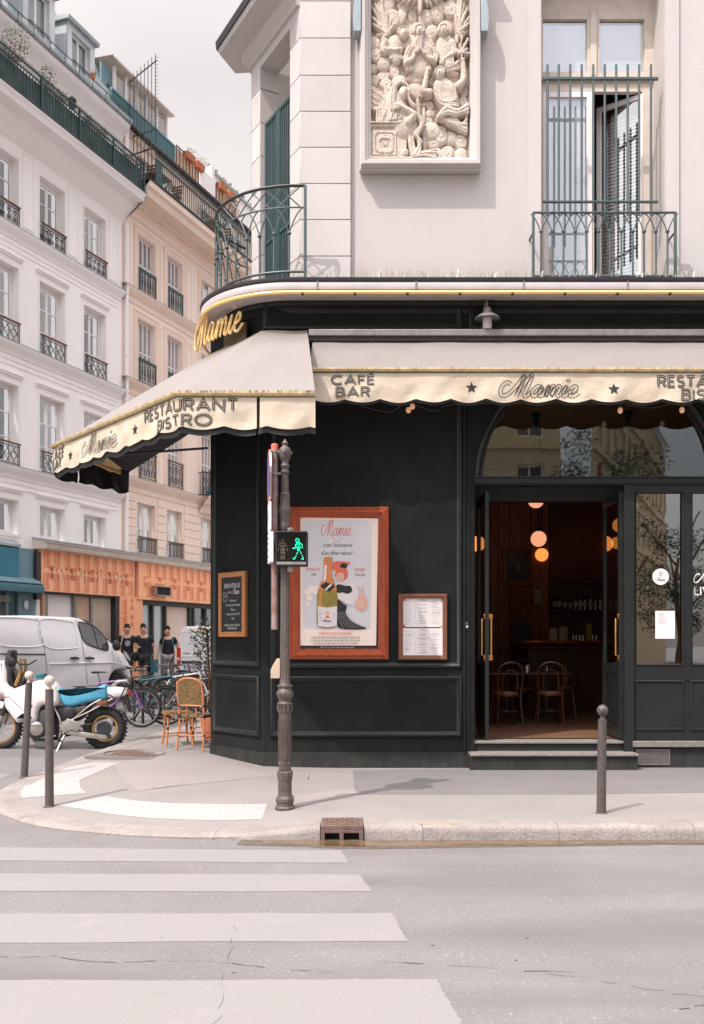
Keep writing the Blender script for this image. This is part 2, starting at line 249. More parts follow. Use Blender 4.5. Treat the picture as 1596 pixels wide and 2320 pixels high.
class MB:
    def __init__(s, M=None): s.v = []; s.f = []; s.m = []; s.mats = []; s.c = 0; s.M = M
    def use(s, m):
        if isinstance(m, str): m = K[m]
        if m not in s.mats: s.mats.append(m)
        s.c = s.mats.index(m); return s
    def add(s, vs, fs):
        b = len(s.v)
        s.v += [tuple(s.M @ Vector(v)) if s.M else tuple(v) for v in vs]
        s.f += [tuple(b+i for i in f) for f in fs]; s.m += [s.c]*len(fs); return s
    def box(s, x0, x1, y0, y1, z0, z1):
        return s.add([(x0, y0, z0), (x1, y0, z0), (x1, y1, z0), (x0, y1, z0), (x0, y0, z1), (x1, y0, z1), (x1, y1, z1), (x0, y1, z1)],
                     [(3, 2, 1, 0), (4, 5, 6, 7), (0, 1, 5, 4), (1, 2, 6, 5), (2, 3, 7, 6), (3, 0, 4, 7)])
    def bar(s, a, b, w, h, up=(0, 0, 1)):
        a = Vector(a); b = Vector(b); d = (b-a).normalized(); up = Vector(up); x = d.cross(up)
        if x.length < 1e-4: x = d.cross(Vector((0, 1, 0)))
        x.normalize(); y = x.cross(d); q = []
        for p in (a, b):
            for i, j in ((-1, -1), (1, -1), (1, 1), (-1, 1)): q.append(p+x*i*w/2+y*j*h/2)
        return s.add(q, [(0, 1, 2, 3), (7, 6, 5, 4), (0, 4, 5, 1), (1, 5, 6, 2), (2, 6, 7, 3), (3, 7, 4, 0)])
    def tube(s, pts, r, n=6, closed=False, cap=True):
        pts = [Vector(p) for p in pts]; L = len(pts); rr = r if isinstance(r, (list, tuple)) else [r]*L
        vs = []; prev = None
        for i, p in enumerate(pts):
            if closed: t = pts[(i+1) % L]-pts[i-1]
            else: t = pts[min(i+1, L-1)]-pts[max(i-1, 0)]
            if t.length < 1e-9: t = Vector((0, 0, 1))
            t.normalize()
            if prev is None:
                a = t.cross(Vector((0, 0, 1)));
                if a.length < .1: a = t.cross(Vector((0, 1, 0)))
            else: a = prev-t*prev.dot(t)
            a.normalize(); prev = a; b = t.cross(a)
            for k in range(n):
                an = 2*math.pi*k/n; vs.append(p+(a*math.cos(an)+b*math.sin(an))*rr[i])
        fs = []
        for i in range(L if closed else L-1):
            j = (i+1) % L
            for k in range(n): fs.append((i*n+k, i*n+(k+1) % n, j*n+(k+1) % n, j*n+k))
        if cap and not closed: fs += [tuple(range(n))[::-1], tuple((L-1)*n+k for k in range(n))]
        return s.add(vs, fs)
    def lathe(s, prof, c=(0, 0, 0), n=16, axis='z', flute=0):
        vs = []; fs = []
        for i, (r, h) in enumerate(prof):
            for k in range(n):
                a = 2*math.pi*(k+.5)/n; q = r*(1-flute*(k % 2)) if flute else r
                x, y = q*math.cos(a), q*math.sin(a)
                vs.append((c[0]+x, c[1]+y, c[2]+h) if axis == 'z' else (c[0]+x, c[1]+h, c[2]+y) if axis == 'y' else (c[0]+h, c[1]+x, c[2]+y))
        for i in range(len(prof)-1):
            for k in range(n): fs.append((i*n+k, i*n+(k+1) % n, (i+1)*n+(k+1) % n, (i+1)*n+k))
        fs += [tuple(range(n))[::-1], tuple((len(prof)-1)*n+k for k in range(n))]
        return s.add(vs, fs)
    def ball(s, c, r, n=12, sc_=(1, 1, 1), R=None):
        vs = []; fs = []; m = max(4, n//2)
        for i in range(m+1):
            ph = math.pi*i/m
            for k in range(n):
                a = 2*math.pi*k/n; q = Vector((r*sc_[0]*math.sin(ph)*math.cos(a), r*sc_[1]*math.sin(ph)*math.sin(a), r*sc_[2]*math.cos(ph)))
                if R: q = R @ q
                vs.append((c[0]+q.x, c[1]+q.y, c[2]+q.z))
        for i in range(m):
            for k in range(n): fs.append((i*n+k, (i+1)*n+k, (i+1)*n+(k+1) % n, i*n+(k+1) % n))
        return s.add(vs, fs)
    def poly(s, pts, z0, z1=None):
        """flat polygon in local xy; with z1, extruded"""
        n = len(pts); vs = [(x, y, z0) for x, y in pts]
        if z1 is None: return s.add(vs, [tuple(range(n))])
        vs += [(x, y, z1) for x, y in pts]
        return s.add(vs, [tuple(range(n))[::-1], tuple(range(n, 2*n))]+[(i, (i+1) % n, n+(i+1) % n, n+i) for i in range(n)])
    def frame(s, x0, x1, y0, y1, prof):
        """mitred rectangular moulding; prof = [(inset, height)]"""
        vs = []; fs = []
        for d, h in prof: vs += [(x0+d, y0+d, h), (x1-d, y0+d, h), (x1-d, y1-d, h), (x0+d, y1-d, h)]
        for i in range(len(prof)-1):
            for k in range(4): fs.append((i*4+k, i*4+(k+1) % 4, i*4+4+(k+1) % 4, i*4+4+k))
        return s.add(vs, fs)
    def sweep(s, path, prof):
        """profile (offset out, height) swept along a 2-D plan path; out = right-hand side of travel"""
        path = [Vector(p) for p in path]; L = len(path); vs = []; m = len(prof)
        for i, p in enumerate(path):
            t1 = (p-path[i-1]).normalized() if i else (path[1]-p).normalized(); t2 = (path[i+1]-p).normalized() if i < L-1 else t1
            n1 = Vector((t1.y, -t1.x)); n2 = Vector((t2.y, -t2.x)); nn = (n1+n2)
            nn = nn/max(.3, nn.length_squared)*2 if nn.length > .01 else n1
            for o, h in prof: q = p+nn*o; vs.append((q.x, q.y, h))
        fs = [(i*m+k, (i+1)*m+k, (i+1)*m+k+1, i*m+k+1) for i in range(L-1) for k in range(m-1)]
        fs += [tuple(range(m)), tuple((L-1)*m+k for k in range(m))[::-1]]
        return s.add(vs, fs)
    def puffy(s, outline, hw, bev=.04, dome=.3, zt=None):
        """side outline (x,z) given thickness 2*hw in y with rounded rims"""
        o = [Vector(p) for p in outline]; n = len(o)
        ar = sum(o[i].x*o[(i+1) % n].y-o[(i+1) % n].x*o[i].y for i in range(n))
        if ar < 0: o = o[::-1]
        nr = []
        for i in range(n):
            a = (o[i]-o[i-1]).normalized(); b = (o[(i+1) % n]-o[i]).normalized(); q = Vector((-a.y-b.y, a.x+b.x)); q = q/max(.5, q.length); nr.append(q)
        vs = []; fs = []
        rings = [(-1, 1), (-.93, .35), (-.75, 0), (.75, 0), (.93, .35), (1, 1)]
        if bev < .35*hw: rings = [(-1, 1), (-1+bev*.4/hw, .3), (-1+bev/hw, 0), (1-bev/hw, 0), (1-bev*.4/hw, .3), (1, 1)]
        for y, ins in rings:
            for i in range(n):
                p = o[i]+nr[i]*bev*ins; k = zt(p.x, p.y) if zt else 1; vs.append((p.x, y*hw*k, p.y))
        for r in range(5):
            for i in range(n): fs.append((r*n+i, r*n+(i+1) % n, (r+1)*n+(i+1) % n, (r+1)*n+i))
        fs += [tuple(range(n))[::-1], tuple(5*n+i for i in range(n))]
        return s.add(vs, fs)
    def build(s, name, m=None, par=None, bev=0, smooth=True, ang=32, **tg):
        me = bpy.data.meshes.new(name); me.from_pydata(s.v, [], s.f)
        if m is not None and not s.mats: s.mats = [K[m] if isinstance(m, str) else m]
        for q in s.mats: me.materials.append(q)
        if len(s.mats) > 1: me.polygons.foreach_set('material_index', s.m)
        if smooth:
            me.polygons.foreach_set('use_smooth', [True]*len(me.polygons)); me.update(); me.set_sharp_from_angle(angle=math.radians(ang))
        me.update()
        return link(name, me, par, bev, **tg)
def link(name, me, par=None, bev=0, **tg):
    o = bpy.data.objects.new(name, me); sc.collection.objects.link(o)
    if par is not None:
        o.parent = par
        if par.type == 'EMPTY' and par.get('_w'): o.matrix_parent_inverse = Matrix.Translation(-par.location)
    for k, v in tg.items(): o[k] = v
    if bev:
        b = o.modifiers.new('bevel', 'BEVEL'); b.width = bev; b.segments = 2; b.limit_method = 'ANGLE'; b.angle_limit = math.radians(40)
    return o
def thing(name, label, cat, loc=(0, 0, 0), group=None, world=True):
    o = bpy.data.objects.new(name, None); sc.collection.objects.link(o); o.location = loc; o['label'] = label; o['category'] = cat
    o.empty_display_size = .2
    if group: o['group'] = group
    if world: o['_w'] = 1
    return o
def copy_tree(root, loc, rz=0, label=None, sub=None):
    r = root.copy(); sc.collection.objects.link(r); r.location = loc; r.rotation_euler = (0, 0, rz)
    if label: r['label'] = label
    for c in root.children:
        d = c.copy(); sc.collection.objects.link(d); d.parent = r
        for e in c.children:
            g = e.copy(); sc.collection.objects.link(g); g.parent = d
    return r
def inst(name, me, par, **tg): return link(name, me, par, **tg)
FONT = {}
def text(s, size=1.0, align='CENTER', sx=1.0, shear=0):
    key = (s, align, shear)
    if key not in FONT:
        cu = bpy.data.curves.new('t', 'FONT'); cu.body = s; cu.align_x = align; cu.size = 1; cu.shear = shear; cu.resolution_u = 3
        o = bpy.data.objects.new('t', cu); sc.collection.objects.link(o)
        me = o.to_mesh(); vs = [(v.co.x, v.co.y) for v in me.vertices]; fs = [tuple(p.vertices) for p in me.polygons]
        o.to_mesh_clear(); bpy.data.objects.remove(o); bpy.data.curves.remove(cu); FONT[key] = (vs, fs)
    vs, fs = FONT[key]
    return [(x*size*sx, y*size) for x, y in vs], fs
def put_text(mb, s, x, y, z, size, align='CENTER', sx=1.0, shear=0, mp=None):
    vs, fs = text(s, size, align, sx, shear)
    mb.add([(mp(x+a, y+b, z) if mp else (x+a, y+b, z)) for a, b in vs], fs)
def ribbon(mb, pts, w, z=0, mp=None, closed=False, step=.08):
    q = []
    for i in range(len(pts)-1):
        a, b = Vector(pts[i][:2]), Vector(pts[i+1][:2]); n = max(1, int((b-a).length/step))
        for k in range(n): q.append(a.lerp(b, k/n))
    q.append(Vector(pts[-1][:2])); L = len(q); vs = []
    for i, p in enumerate(q):
        t1 = (p-q[i-1]) if i else (q[1]-p); t2 = (q[i+1]-p) if i < L-1 else t1
        t1 = t1.normalized() if t1.length > 1e-9 else Vector((1, 0)); t2 = t2.normalized() if t2.length > 1e-9 else t1
        t = t1+t2; t = t.normalized() if t.length > .05 else t1
        k = min(2.0, 1/max(.35, t.dot(t1))); n = Vector((-t.y, t.x))*w/2*k
        for e in (p+n, p-n): vs.append(mp(e.x, e.y, z) if mp else (e.x, e.y, z))
    mb.add(vs, [(2*i, 2*i+1, 2*i+3, 2*i+2) for i in range(L-1)])
def ell(cx, cy, rx, ry, a0, a1, n=12): return [(cx+rx*math.cos(math.radians(a0+(a1-a0)*i/n)), cy+ry*math.sin(math.radians(a0+(a1-a0)*i/n))) for i in range(n+1)]
CAPS = {'A': (.86, [[(0, 0), (.43, 1), (.86, 0)], [(.17, .33), (.69, .33)]]), 'B': (.6, [[(0, .54), (0, 1), (.36, 1)]+ell(.36, .77, .2, .23, 90, -90, 6)+[(0, .54)], [(0, .54), (.38, .54)]+ell(.38, .27, .24, .27, 90, -90, 6)+[(0, 0), (0, .54)]]),
 'C': (.85, [ell(.5, .5, .5, .5, 50, 310)]), 'E': (.5, [[(.5, 1), (0, 1), (0, 0), (.5, 0)], [(0, .52), (.44, .52)]]), 'F': (.5, [[(.5, 1), (0, 1), (0, 0)], [(0, .5), (.44, .5)]]),
 'I': (.02, [[(0, 0), (0, 1)]]), 'N': (.72, [[(0, 0), (0, 1), (.72, 0), (.72, 1)]]), 'O': (1, [ell(.5, .5, .5, .5, 0, 360, 20)]),
 'R': (.6, [[(0, 0), (0, 1), (.34, 1)]+ell(.34, .75, .24, .25, 90, -90, 6)+[(0, .5)], [(.3, .5), (.6, 0)]]), 'S': (.52, [ell(.26, .75, .24, .25, 30, 250, 9)+ell(.26, .26, .26, .26, 80, -150, 9)]),
 'T': (.64, [[(0, 1), (.64, 1)], [(.32, 1), (.32, 0)]]), 'U': (.66, [[(0, 1), (0, .33)]+ell(.33, .33, .33, .33, 180, 360, 9)+[(.66, 1)]])}
CAPS['É'] = (.5, CAPS['E'][1]+[[(.16, 1.10), (.36, 1.26)]])
def inline_text(mb, s, xc, y, h, mp=None, gap=.26, z=.007, width=None):
    tot = sum(CAPS[c][0] for c in s)+gap*(len(s)-1); kx = (width/(tot*h)) if width else 1; x = xc-tot*h*kx/2
    for c in s:
        w, st = CAPS[c]
        for sgn in st:
            p = [(x+a*h*kx, y+b*h) for a, b in sgn]
            mb.use('ink'); ribbon(mb, p, h*.235, z, mp, step=.03); mb.use('inkl'); ribbon(mb, p, h*.036, z+.0015, mp, step=.03)
        x += (w+gap)*h*kx
MAM = [[(.42, .60), (.22, .70), (.02, .52), (.0, .25), (.12, .04), (.35, .06), (.62, .35), (.85, .78), (.98, 1.04), (.94, .6), (.84, .0)], [(.84, .0), (.98, .45), (1.2, .86), (1.34, 1.04), (1.3, .6), (1.22, .1), (1.34, .0), (1.52, .2)],
 [(2.0, .44), (1.78, .5), (1.58, .25), (1.68, .02), (1.86, .1), (2.0, .46), (1.96, .12), (2.06, .0), (2.22, .2)], [(2.2, .2), (2.34, .5), (2.3, .25), (2.28, .0), (2.4, .36), (2.55, .5), (2.6, .3), (2.56, .0), (2.68, .38), (2.84, .5), (2.88, .3), (2.84, .05), (2.96, .02), (3.08, .22)],
 [(3.08, .22), (3.2, .5), (3.14, .1), (3.24, .0), (3.4, .2)], [(3.4, .2), (3.66, .3), (3.7, .44), (3.58, .5), (3.45, .3), (3.48, .06), (3.65, .0), (3.9, .18)]]
def mamie(x0, y0, h, L, slant=.28):
    """stroke paths of the script word, scaled to cap height h and length L"""
    k = L/4.15
    return [[(x0+(p.x+slant*p.y)*k, y0+p.y*h) for p in crom([(a, b, 0) for a, b in st], 6)] for st in MAM]
def mamie_outline(mb, x0, y0, h, L, w, mp, z=.006, lw=.0075):
    for st in mamie(x0, y0, h, L):
        for sg in (1, -1):
            q = []
            for i in range(len(st)):
                a = Vector(st[max(0, i-1)]); b = Vector(st[min(len(st)-1, i+1)]); t = (b-a).normalized(); q.append((st[i][0]-t.y*w/2*sg, st[i][1]+t.x*w/2*sg))
            ribbon(mb, q, lw, z, mp)
    k = L/4.15; ribbon(mb, ell(x0+(3.2+.28*.78)*k, y0+.78*h, .05*k+w*.3, .06*h, 0, 360, 10), lw, z, mp)
def star(mb, x, y, r, mp, z=.006):
    p = [(x+(r if i % 2 == 0 else r*.42)*math.sin(i*math.pi/5), y+(r if i % 2 == 0 else r*.42)*math.cos(i*math.pi/5)) for i in range(10)]
    vs = [mp(a, b, z) if mp else (a, b, z) for a, b in p+[(x, y)]]; mb.add(vs, [(10, (i+1) % 10, i) for i in range(10)])
def wall(mb, x0, x1, y0, y1, holes, z, dep):
    """wall face at local z with rectangular holes and reveals of depth dep"""
    xs = sorted({x0, x1}|{c for h in holes for c in h[:2] if x0 < c < x1}); ys = sorted({y0, y1}|{c for h in holes for c in h[2:4] if y0 < c < y1})
    for i in range(len(xs)-1):
        for j in range(len(ys)-1):
            cx, cy = (xs[i]+xs[i+1])/2, (ys[j]+ys[j+1])/2
            if any(h[0] < cx < h[1] and h[2] < cy < h[3] for h in holes): continue
            mb.add([(xs[i], ys[j], z), (xs[i+1], ys[j], z), (xs[i+1], ys[j+1], z), (xs[i], ys[j+1], z)], [(0, 1, 2, 3)])
    for a, b, c, d in [h[:4] for h in holes]:
        mb.add([(a, c, z), (b, c, z), (b, d, z), (a, d, z), (a, c, z-dep), (b, c, z-dep), (b, d, z-dep), (a, d, z-dep)], [(0, 4, 5, 1), (1, 5, 6, 2), (2, 6, 7, 3), (3, 7, 4, 0)])
# ---------------------------------------------------------------- terrain, road, pavement
def terr(x, y):
    w = min(1, max(0, -(x-.3677*max(0, y-12))/3)); w = w*w*(3-2*w)
    return min(.18, .022*max(0, y-8.5))*w
KP = [(60, 8.1, .12), (8, 8.1, .12), (1, 8.1, .12), (.15, 8.1, .12), (-.3, 8.1, .11), (-.9, 8.12, .05), (-1.5, 8.16, .03), (-2.1, 8.3, .03), (-2.8, 8.62, .03), (-3.35, 9.15, .03), (-3.72, 9.85, .03),
      (-3.86, 10.7, .03), (-3.72, 11.9, .04), (-3.42, 13.3, .09), (-2.95, 15, .12), (-2.95+.3677*15, 30, .12), (-2.95+.3677*45, 60, .12)]
kc = crom([(a, b, h) for a, b, h in KP[3:15]], 6); kc = [Vector(KP[0]), Vector((8, 8.1, .12)), Vector((1, 8.1, .12))]+kc+[Vector(KP[15]), Vector(KP[16])]
def kd(x, y):
    best = (9e9, .12)
    for i in range(len(kc)-1):
        a, b = kc[i], kc[i+1]; dx, dy = b.x-a.x, b.y-a.y; t = max(0, min(1, ((x-a.x)*dx+(y-a.y)*dy)/(dx*dx+dy*dy)))
        d = math.hypot(x-a.x-dx*t, y-a.y-dy*t)
        if d < best[0]: best = (d, a.z+(b.z-a.z)*t)
    return best
def pz(x, y):
    d, h = kd(x, y); t = min(1, d/1.7); t = t*t*(3-2*t); return terr(x, y)+h+(.125-h)*t
def gp(dx, dy, fn=pz, add=0):
    Y = 9.0
    for _ in range(30):
        x = (dx-CX)/FD*Y; z = fn(x, Y)+add; Y = .5*Y+.5*min(90, max(2, (CZ-z)*FD/max(1, dy-HY)))
    x = (dx-CX)/FD*Y; return Vector((x, Y, fn(x, Y)+add))
U = Vector((.3452, .9385)); W = Vector((.9385, -.3452))
# asphalt sheet
xs = [-150, -60, -30]+[-20+i*.5 for i in range(81)]+[30, 60, 150]; ys = [-150, -60, -20, -5]+[i*.5 for i in range(1, 81)]+[50, 70, 100, 150, 300]
mb = MB(); mb.v = [(x, y, terr(x, y)) for y in ys for x in xs]; n = len(xs)
mb.f = [(j*n+i, j*n+i+1, (j+1)*n+i+1, (j+1)*n+i) for j in range(len(ys)-1) for i in range(n-1)]; mb.m = [0]*len(mb.f)
road = mb.build('road', 'asphalt', kind='structure')
nt = K['asphalt'].node_tree; n_ = nt.nodes; l_ = nt.links; bs = n_['Principled BSDF']   # worn dark bands and cracks in the asphalt
src = bs.inputs['Base Color'].links[0].from_socket
tcn = n_.new('ShaderNodeTexCoord'); mpn = n_.new('ShaderNodeMapping'); mpn.inputs['Scale'].default_value = (.22, 1.4, 1); l_.new(tcn.outputs['Object'], mpn.inputs[0])
nn = n_.new('ShaderNodeTexNoise'); nn.inputs['Scale'].default_value = 1; nn.inputs['Detail'].default_value = 5; l_.new(mpn.outputs[0], nn.inputs[0])
rr = n_.new('ShaderNodeMapRange'); rr.inputs[1].default_value = .46; rr.inputs[2].default_value = .70; rr.inputs[4].default_value = .8; l_.new(nn.outputs[0], rr.inputs[0])
m1 = n_.new('ShaderNodeMix'); m1.data_type = 'RGBA'; l_.new(rr.outputs[0], m1.inputs[0]); l_.new(src, m1.inputs[6]); m1.inputs[7].default_value = (.14, .13, .13, 1)
l_.new(m1.outputs[2], bs.inputs['Base Color'])
# cracks: thin irregular dark tar lines lying on the asphalt
cr_ = MB()
for x0, y0, x1, y1, w in [(-1.6, 5.15, -.1, 4.95, .012), (.15, 5.05, 3.3, 4.72, .014), (1.0, 4.85, 2.6, 4.3, .01), (-2.6, 5.3, -1.6, 5.15, .008), (-.7, 5.9, -.6, 4.2, .006), (1.5, 4.45, 2.2, 4.38, .016), (-.1, 6.6, .6, 6.9, .005)]:
    p = []; n = 26; ph = random.random()*9
    for i in range(n+1):
        t = i/n; p.append((x0+(x1-x0)*t+random.uniform(-.02, .02), y0+(y1-y0)*t+.04*math.sin(t*9+ph)+random.uniform(-.012, .012)))
    for i in range(n):
        if random.random() < .7: ribbon(cr_, p[i:i+2], w*random.uniform(.15, .7), .0035)
for i in range(40):
    x = random.uniform(-3.2, 3.4); y = random.uniform(4.1, 7.9); r = random.uniform(.003, .011); cr_.poly([(x+r*random.uniform(.6, 1.6)*math.cos(a), y+r*.7*math.sin(a)) for a in (0, 1, 2, 3, 4, 5)], .0035)
K['tar'] = mat('tar', (.13, .12, .12), .8)
cr_.build('tar_crack', 'tar', kind='stuff')
# pavement surface
mb = MB(); rows = 9; inner = []
for p in kc:
    if p.x > -.5 and p.y < 9: q = (p.x, 13.5)
    else: q = None
    inner.append(q)
apex = (-.4, 13.5)
for i, p in enumerate(kc):
    q = inner[i]
    if q is None:
        if p.y < 14: q = apex
        else: q = (p.x+3.5, p.y-.9)
    d0_ = .16/math.hypot(q[0]-p.x, q[1]-p.y)
    for r in range(rows+1):
        t = d0_+(1-d0_)*(r/rows)**1.3; x = p.x+(q[0]-p.x)*t; y = p.y+(q[1]-p.y)*t; mb.v.append((x, y, pz(x, y)))
for i in range(len(kc)-1):
    for r in range(rows): a = i*(rows+1)+r; b = a+rows+1; mb.f.append((a, b, b+1, a+1)); mb.m.append(0)
pav = mb.build('pavement', 'pave', kind='structure')
# kerb stones, one by one
L = [0]
for i in range(1, len(kc)): L.append(L[-1]+(kc[i]-kc[i-1]).to_2d().length)
def kat(s):
    for i in range(len(kc)-1):
        if s <= L[i+1] or i == len(kc)-2: t = (s-L[i])/(L[i+1]-L[i]); return kc[i].lerp(kc[i+1], t), (kc[i+1]-kc[i]).to_2d().normalized()
kerb = thing('kerb', 'pale granite kerb', 'kerb'); del kerb['label'], kerb['category']; kerb['kind'] = 'structure'
s = 52.5; s1 = L[-1]-30; gap_in = (60-.32, 60+.12)
while s < s1:
    ln = random.uniform(.9, 1.25) if s > 60 else 1.15
    a = s; b = s+ln
    c0, c1 = 60-.02-.0, 60+.5
    # leave room for the drain inlet between x=.02 and x=.5
    xa = kat(a)[0]; xb = kat(b)[0]
    if xa.y < 8.3 and xa.x > .10 and xb.x < .10: b = s+(xa.x-.10)
    if xa.y < 8.3 and xa.x <= .11 and xa.x > -.27: s = s+(xa.x+.27)+.001; continue
    mb = MB(); m = 7; pr = []
    for k in range(m+1):
        p, t = kat(a+.002+(b-a-.004)*k/m); nr = Vector((-t.y, t.x)) if True else None
        nr = Vector((t.y, -t.x))
        wob = random.uniform(-.004, .004); base = terr(p.x, p.y); h = p.z
        inn = p.to_2d()+nr*.30; zi = pz(inn.x, inn.y)+.003
        pr.append([(p.x, p.y+0, base-.1), (p.x+nr.x*(.004+wob), p.y+nr.y*(.004+wob), base+h*.55), (p.x+nr.x*.012, p.y+nr.y*.012, base+h-.018+wob), (p.x+nr.x*.045, p.y+nr.y*.045, base+h+.002+wob), (p.x+nr.x*.15, p.y+nr.y*.15, max(base+h, pz(p.x+nr.x*.15, p.y+nr.y*.15))+.004), (inn.x, inn.y, zi), (inn.x, inn.y, base-.1)])
    mb.v = [v for r in pr for v in r]; q = len(pr[0])
    mb.f = [(k*q+j, (k+1)*q+j, (k+1)*q+j+1, k*q+j+1) for k in range(m) for j in range(q-1)]+[tuple(range(q)), tuple(m*q+j for j in range(q))[::-1]]; mb.m = [0]*len(mb.f)
    mb.build('kerb_stone', 'granite', kerb, ang=50); s = b
# crossing stripes
def sheet(name, pts, m, fn=terr, add=.0022, par=None, n=1, **kw):
    mb = MB(); mb.v = [(x, y, fn(x, y)+add) for x, y in pts]; mb.f = [tuple(range(len(pts)))]; mb.m = [0]; return mb.build(name, m, par, **kw)
def wob(pts, n=26, a=.009):
    out = []
    for i in range(len(pts)):
        p, q = Vector(pts[i]), Vector(pts[(i+1) % len(pts)])
        for k in range(n): out.append(tuple(p.lerp(q, k/n)+Vector((random.uniform(-a, a), random.uniform(-a, a)))))
    return out
cross = thing('pedestrian_crossing', 'x', 'x'); del cross['label'], cross['category']; cross['kind'] = 'structure'
for (yl0, yl1, xr0, yr0, xr1, yr1) in [(7.98, 7.50, -.09, 7.72, -.02, 7.29), (7.02, 6.53, .055, 6.93, .14, 6.47), (5.93, 5.36, .248, 5.97, .317, 5.41), (4.76, 4.16, .425, 4.81, .50, 4.2), (3.7, 3.2, .6, 3.72, .66, 3.2), (2.7, 2.2, .75, 2.7, .8, 2.2)]:
    sheet('stripe', wob([(-7, yl1-.02), (xr1, yr1), (xr0, yr0), (-7, yl0)]), 'paint', par=cross)
for i in range(2): sheet('stripe', wob([(-5.2-i*.1, 8.35+i*.85), (-3.95+i*.0, 8.55+i*.9), (-3.9, 8.75+i*.95), (-5.4, 8.75+i*.85)], 6), 'paint', par=cross)
sheet('stripe', wob([(-6, 11.6), (-4.15, 11.25), (-4.1, 11.55), (-6, 12.0)], 6), 'paint', par=cross)
# pavement patches and tactile slabs
Z8 = lambda x, y: gp(x*.8145/1.5664, (2650+y*.8145)/1.5664).to_2d()
Zb = lambda x, y: gp(x, y+1596).to_2d()
def drape(name, poly, m, add, par=None, **kw):
    me = bpy.data.meshes.new(name); import bmesh; bm = bmesh.new(); bm.faces.new([bm.verts.new((p.x, p.y, 0)) for p in poly])
    bmesh.ops.triangulate(bm, faces=bm.faces[:])
    for _ in range(3): bmesh.ops.subdivide_edges(bm, edges=[e for e in bm.edges if e.calc_length() > .35], cuts=1, use_grid_fill=False); bmesh.ops.triangulate(bm, faces=bm.faces[:])
    for v in bm.verts: v.co.z = pz(v.co.x, v.co.y)+add
    bm.to_mesh(me); bm.free(); me.materials.append(K[m]); return link(name, me, par, **kw)
drape('pavement_patch', [Z8(*p) for p in [(495, 75), (560, 60), (900, 30), (1040, 85), (1190, 130), (600, 195), (545, 160)]], 'patch', .002, kind='structure')
drape('pavement_patch', [Zb(*p) for p in [(800, 150), (1075, 146), (1596, 140), (2100, 140), (2100, 196), (1596, 200), (1300, 204), (805, 204)]], 'patchd', .002, kind='structure')
drape('pavement_patch', [Z8(*p) for p in [(1290, 215), (1540, 180), (1560, 205), (1300, 265)]], 'patch', .004, kind='structure')
tp = thing('tactile_paving', 'x', 'x'); del tp['label'], tp['category']; tp['kind'] = 'structure'
T1 = [Z8(*p) for p in [(70, 165), (110, 145), (270, 95), (400, 70), (520, 70), (455, 100), (345, 150), (350, 180), (378, 203), (95, 225), (68, 195)]]
T2 = [Z8(*p) for p in [(250, 258), (460, 218), (600, 238), (740, 248), (950, 252), (1168, 250), (1140, 318), (900, 322), (640, 312), (480, 295)]]
def inside(p, poly):
    c = False
    for i in range(len(poly)):
        a, b = poly[i], poly[i-1]
        if (a.y > p[1]) != (b.y > p[1]) and p[0] < (b.x-a.x)*(p[1]-a.y)/(b.y-a.y)+a.x: c = not c
    return c
for T in (T1, T2):
    drape('tactile_slab', T, 'tactile', .003, tp)
dm = MB()
for T in (T1, T2):
    y = min(p.y for p in T)+.03
    while y < max(p.y for p in T):
        x = min(p.x for p in T)
        while x < max(p.x for p in T):
            if inside((x, y), T):
                z = pz(x, y)+.003; b = len(dm.v); dm.v += [(x+.013*math.cos(k*1.047), y+.013*math.sin(k*1.047), z) for k in range(6)]+[(x+.008*math.cos(k*1.047), y+.008*math.sin(k*1.047), z+.0045) for k in range(6)]
                dm.f += [(b+k, b+(k+1) % 6, b+6+(k+1) % 6, b+6+k) for k in range(6)]+[tuple(b+6+k for k in range(6))]; dm.m += [0]*7
            x += .066
        y += .066
dm.build('tactile_dome', 'tactile', tp, kind='stuff')
# yellow paint marks on the kerb and a little weed
for x0, x1, y in [(945, 1040, 267)]:
    p = [Zb(x0, y-3), Zb(x1-8, y-3), Zb(x1, y+2), Zb(x1-15, y+7), Zb(x0+4, y+6)]
    sheet('kerb_marking', [(q.x, q.y) for q in p], 'yellowp', pz, .0048, kind='structure')
# drain inlet in the kerb
O = Vector((-.105, 8.1, 0)); di = thing('drain_inlet', 'rusty cast iron drain inlet set in the kerb above the puddle', 'drain', (-.1, 8.1, 0))
mb = MB(); mb.box(-.265, .095, 8.09, 8.46, .090, .128); mb.build('lid', 'ironcast', di, bev=.004)
mb = MB()
for i in range(7):
    for j in range(4):
        if (i+j) % 2: mb.box(-.235+i*.045, -.21+i*.045, 8.12+j*.08, 8.18+j*.08, .127, .133)
        else:
            for k in range(3): mb.box(-.24+i*.045, -.205+i*.045, 8.12+j*.08+k*.022, 8.13+j*.08+k*.022, .127, .133)
mb.build('lid_rib', 'ironcast', di, kind='stuff')
mb = MB(); mb.box(-.265, -.23, 8.085, 8.12, -.02, .0895); mb.box(.06, .095, 8.085, 8.12, -.02, .0895); mb.box(-.105, -.07, 8.085, 8.12, -.02, .0895); mb.box(-.23, .06, 8.088, 8.12, .065, .089); mb.build('front_bar', 'ironcast', di, bev=.003)
mb = MB(); mb.box(-.262, .092, 8.2, 8.3, -.1, .089); mb.build('chamber', 'lining', di)
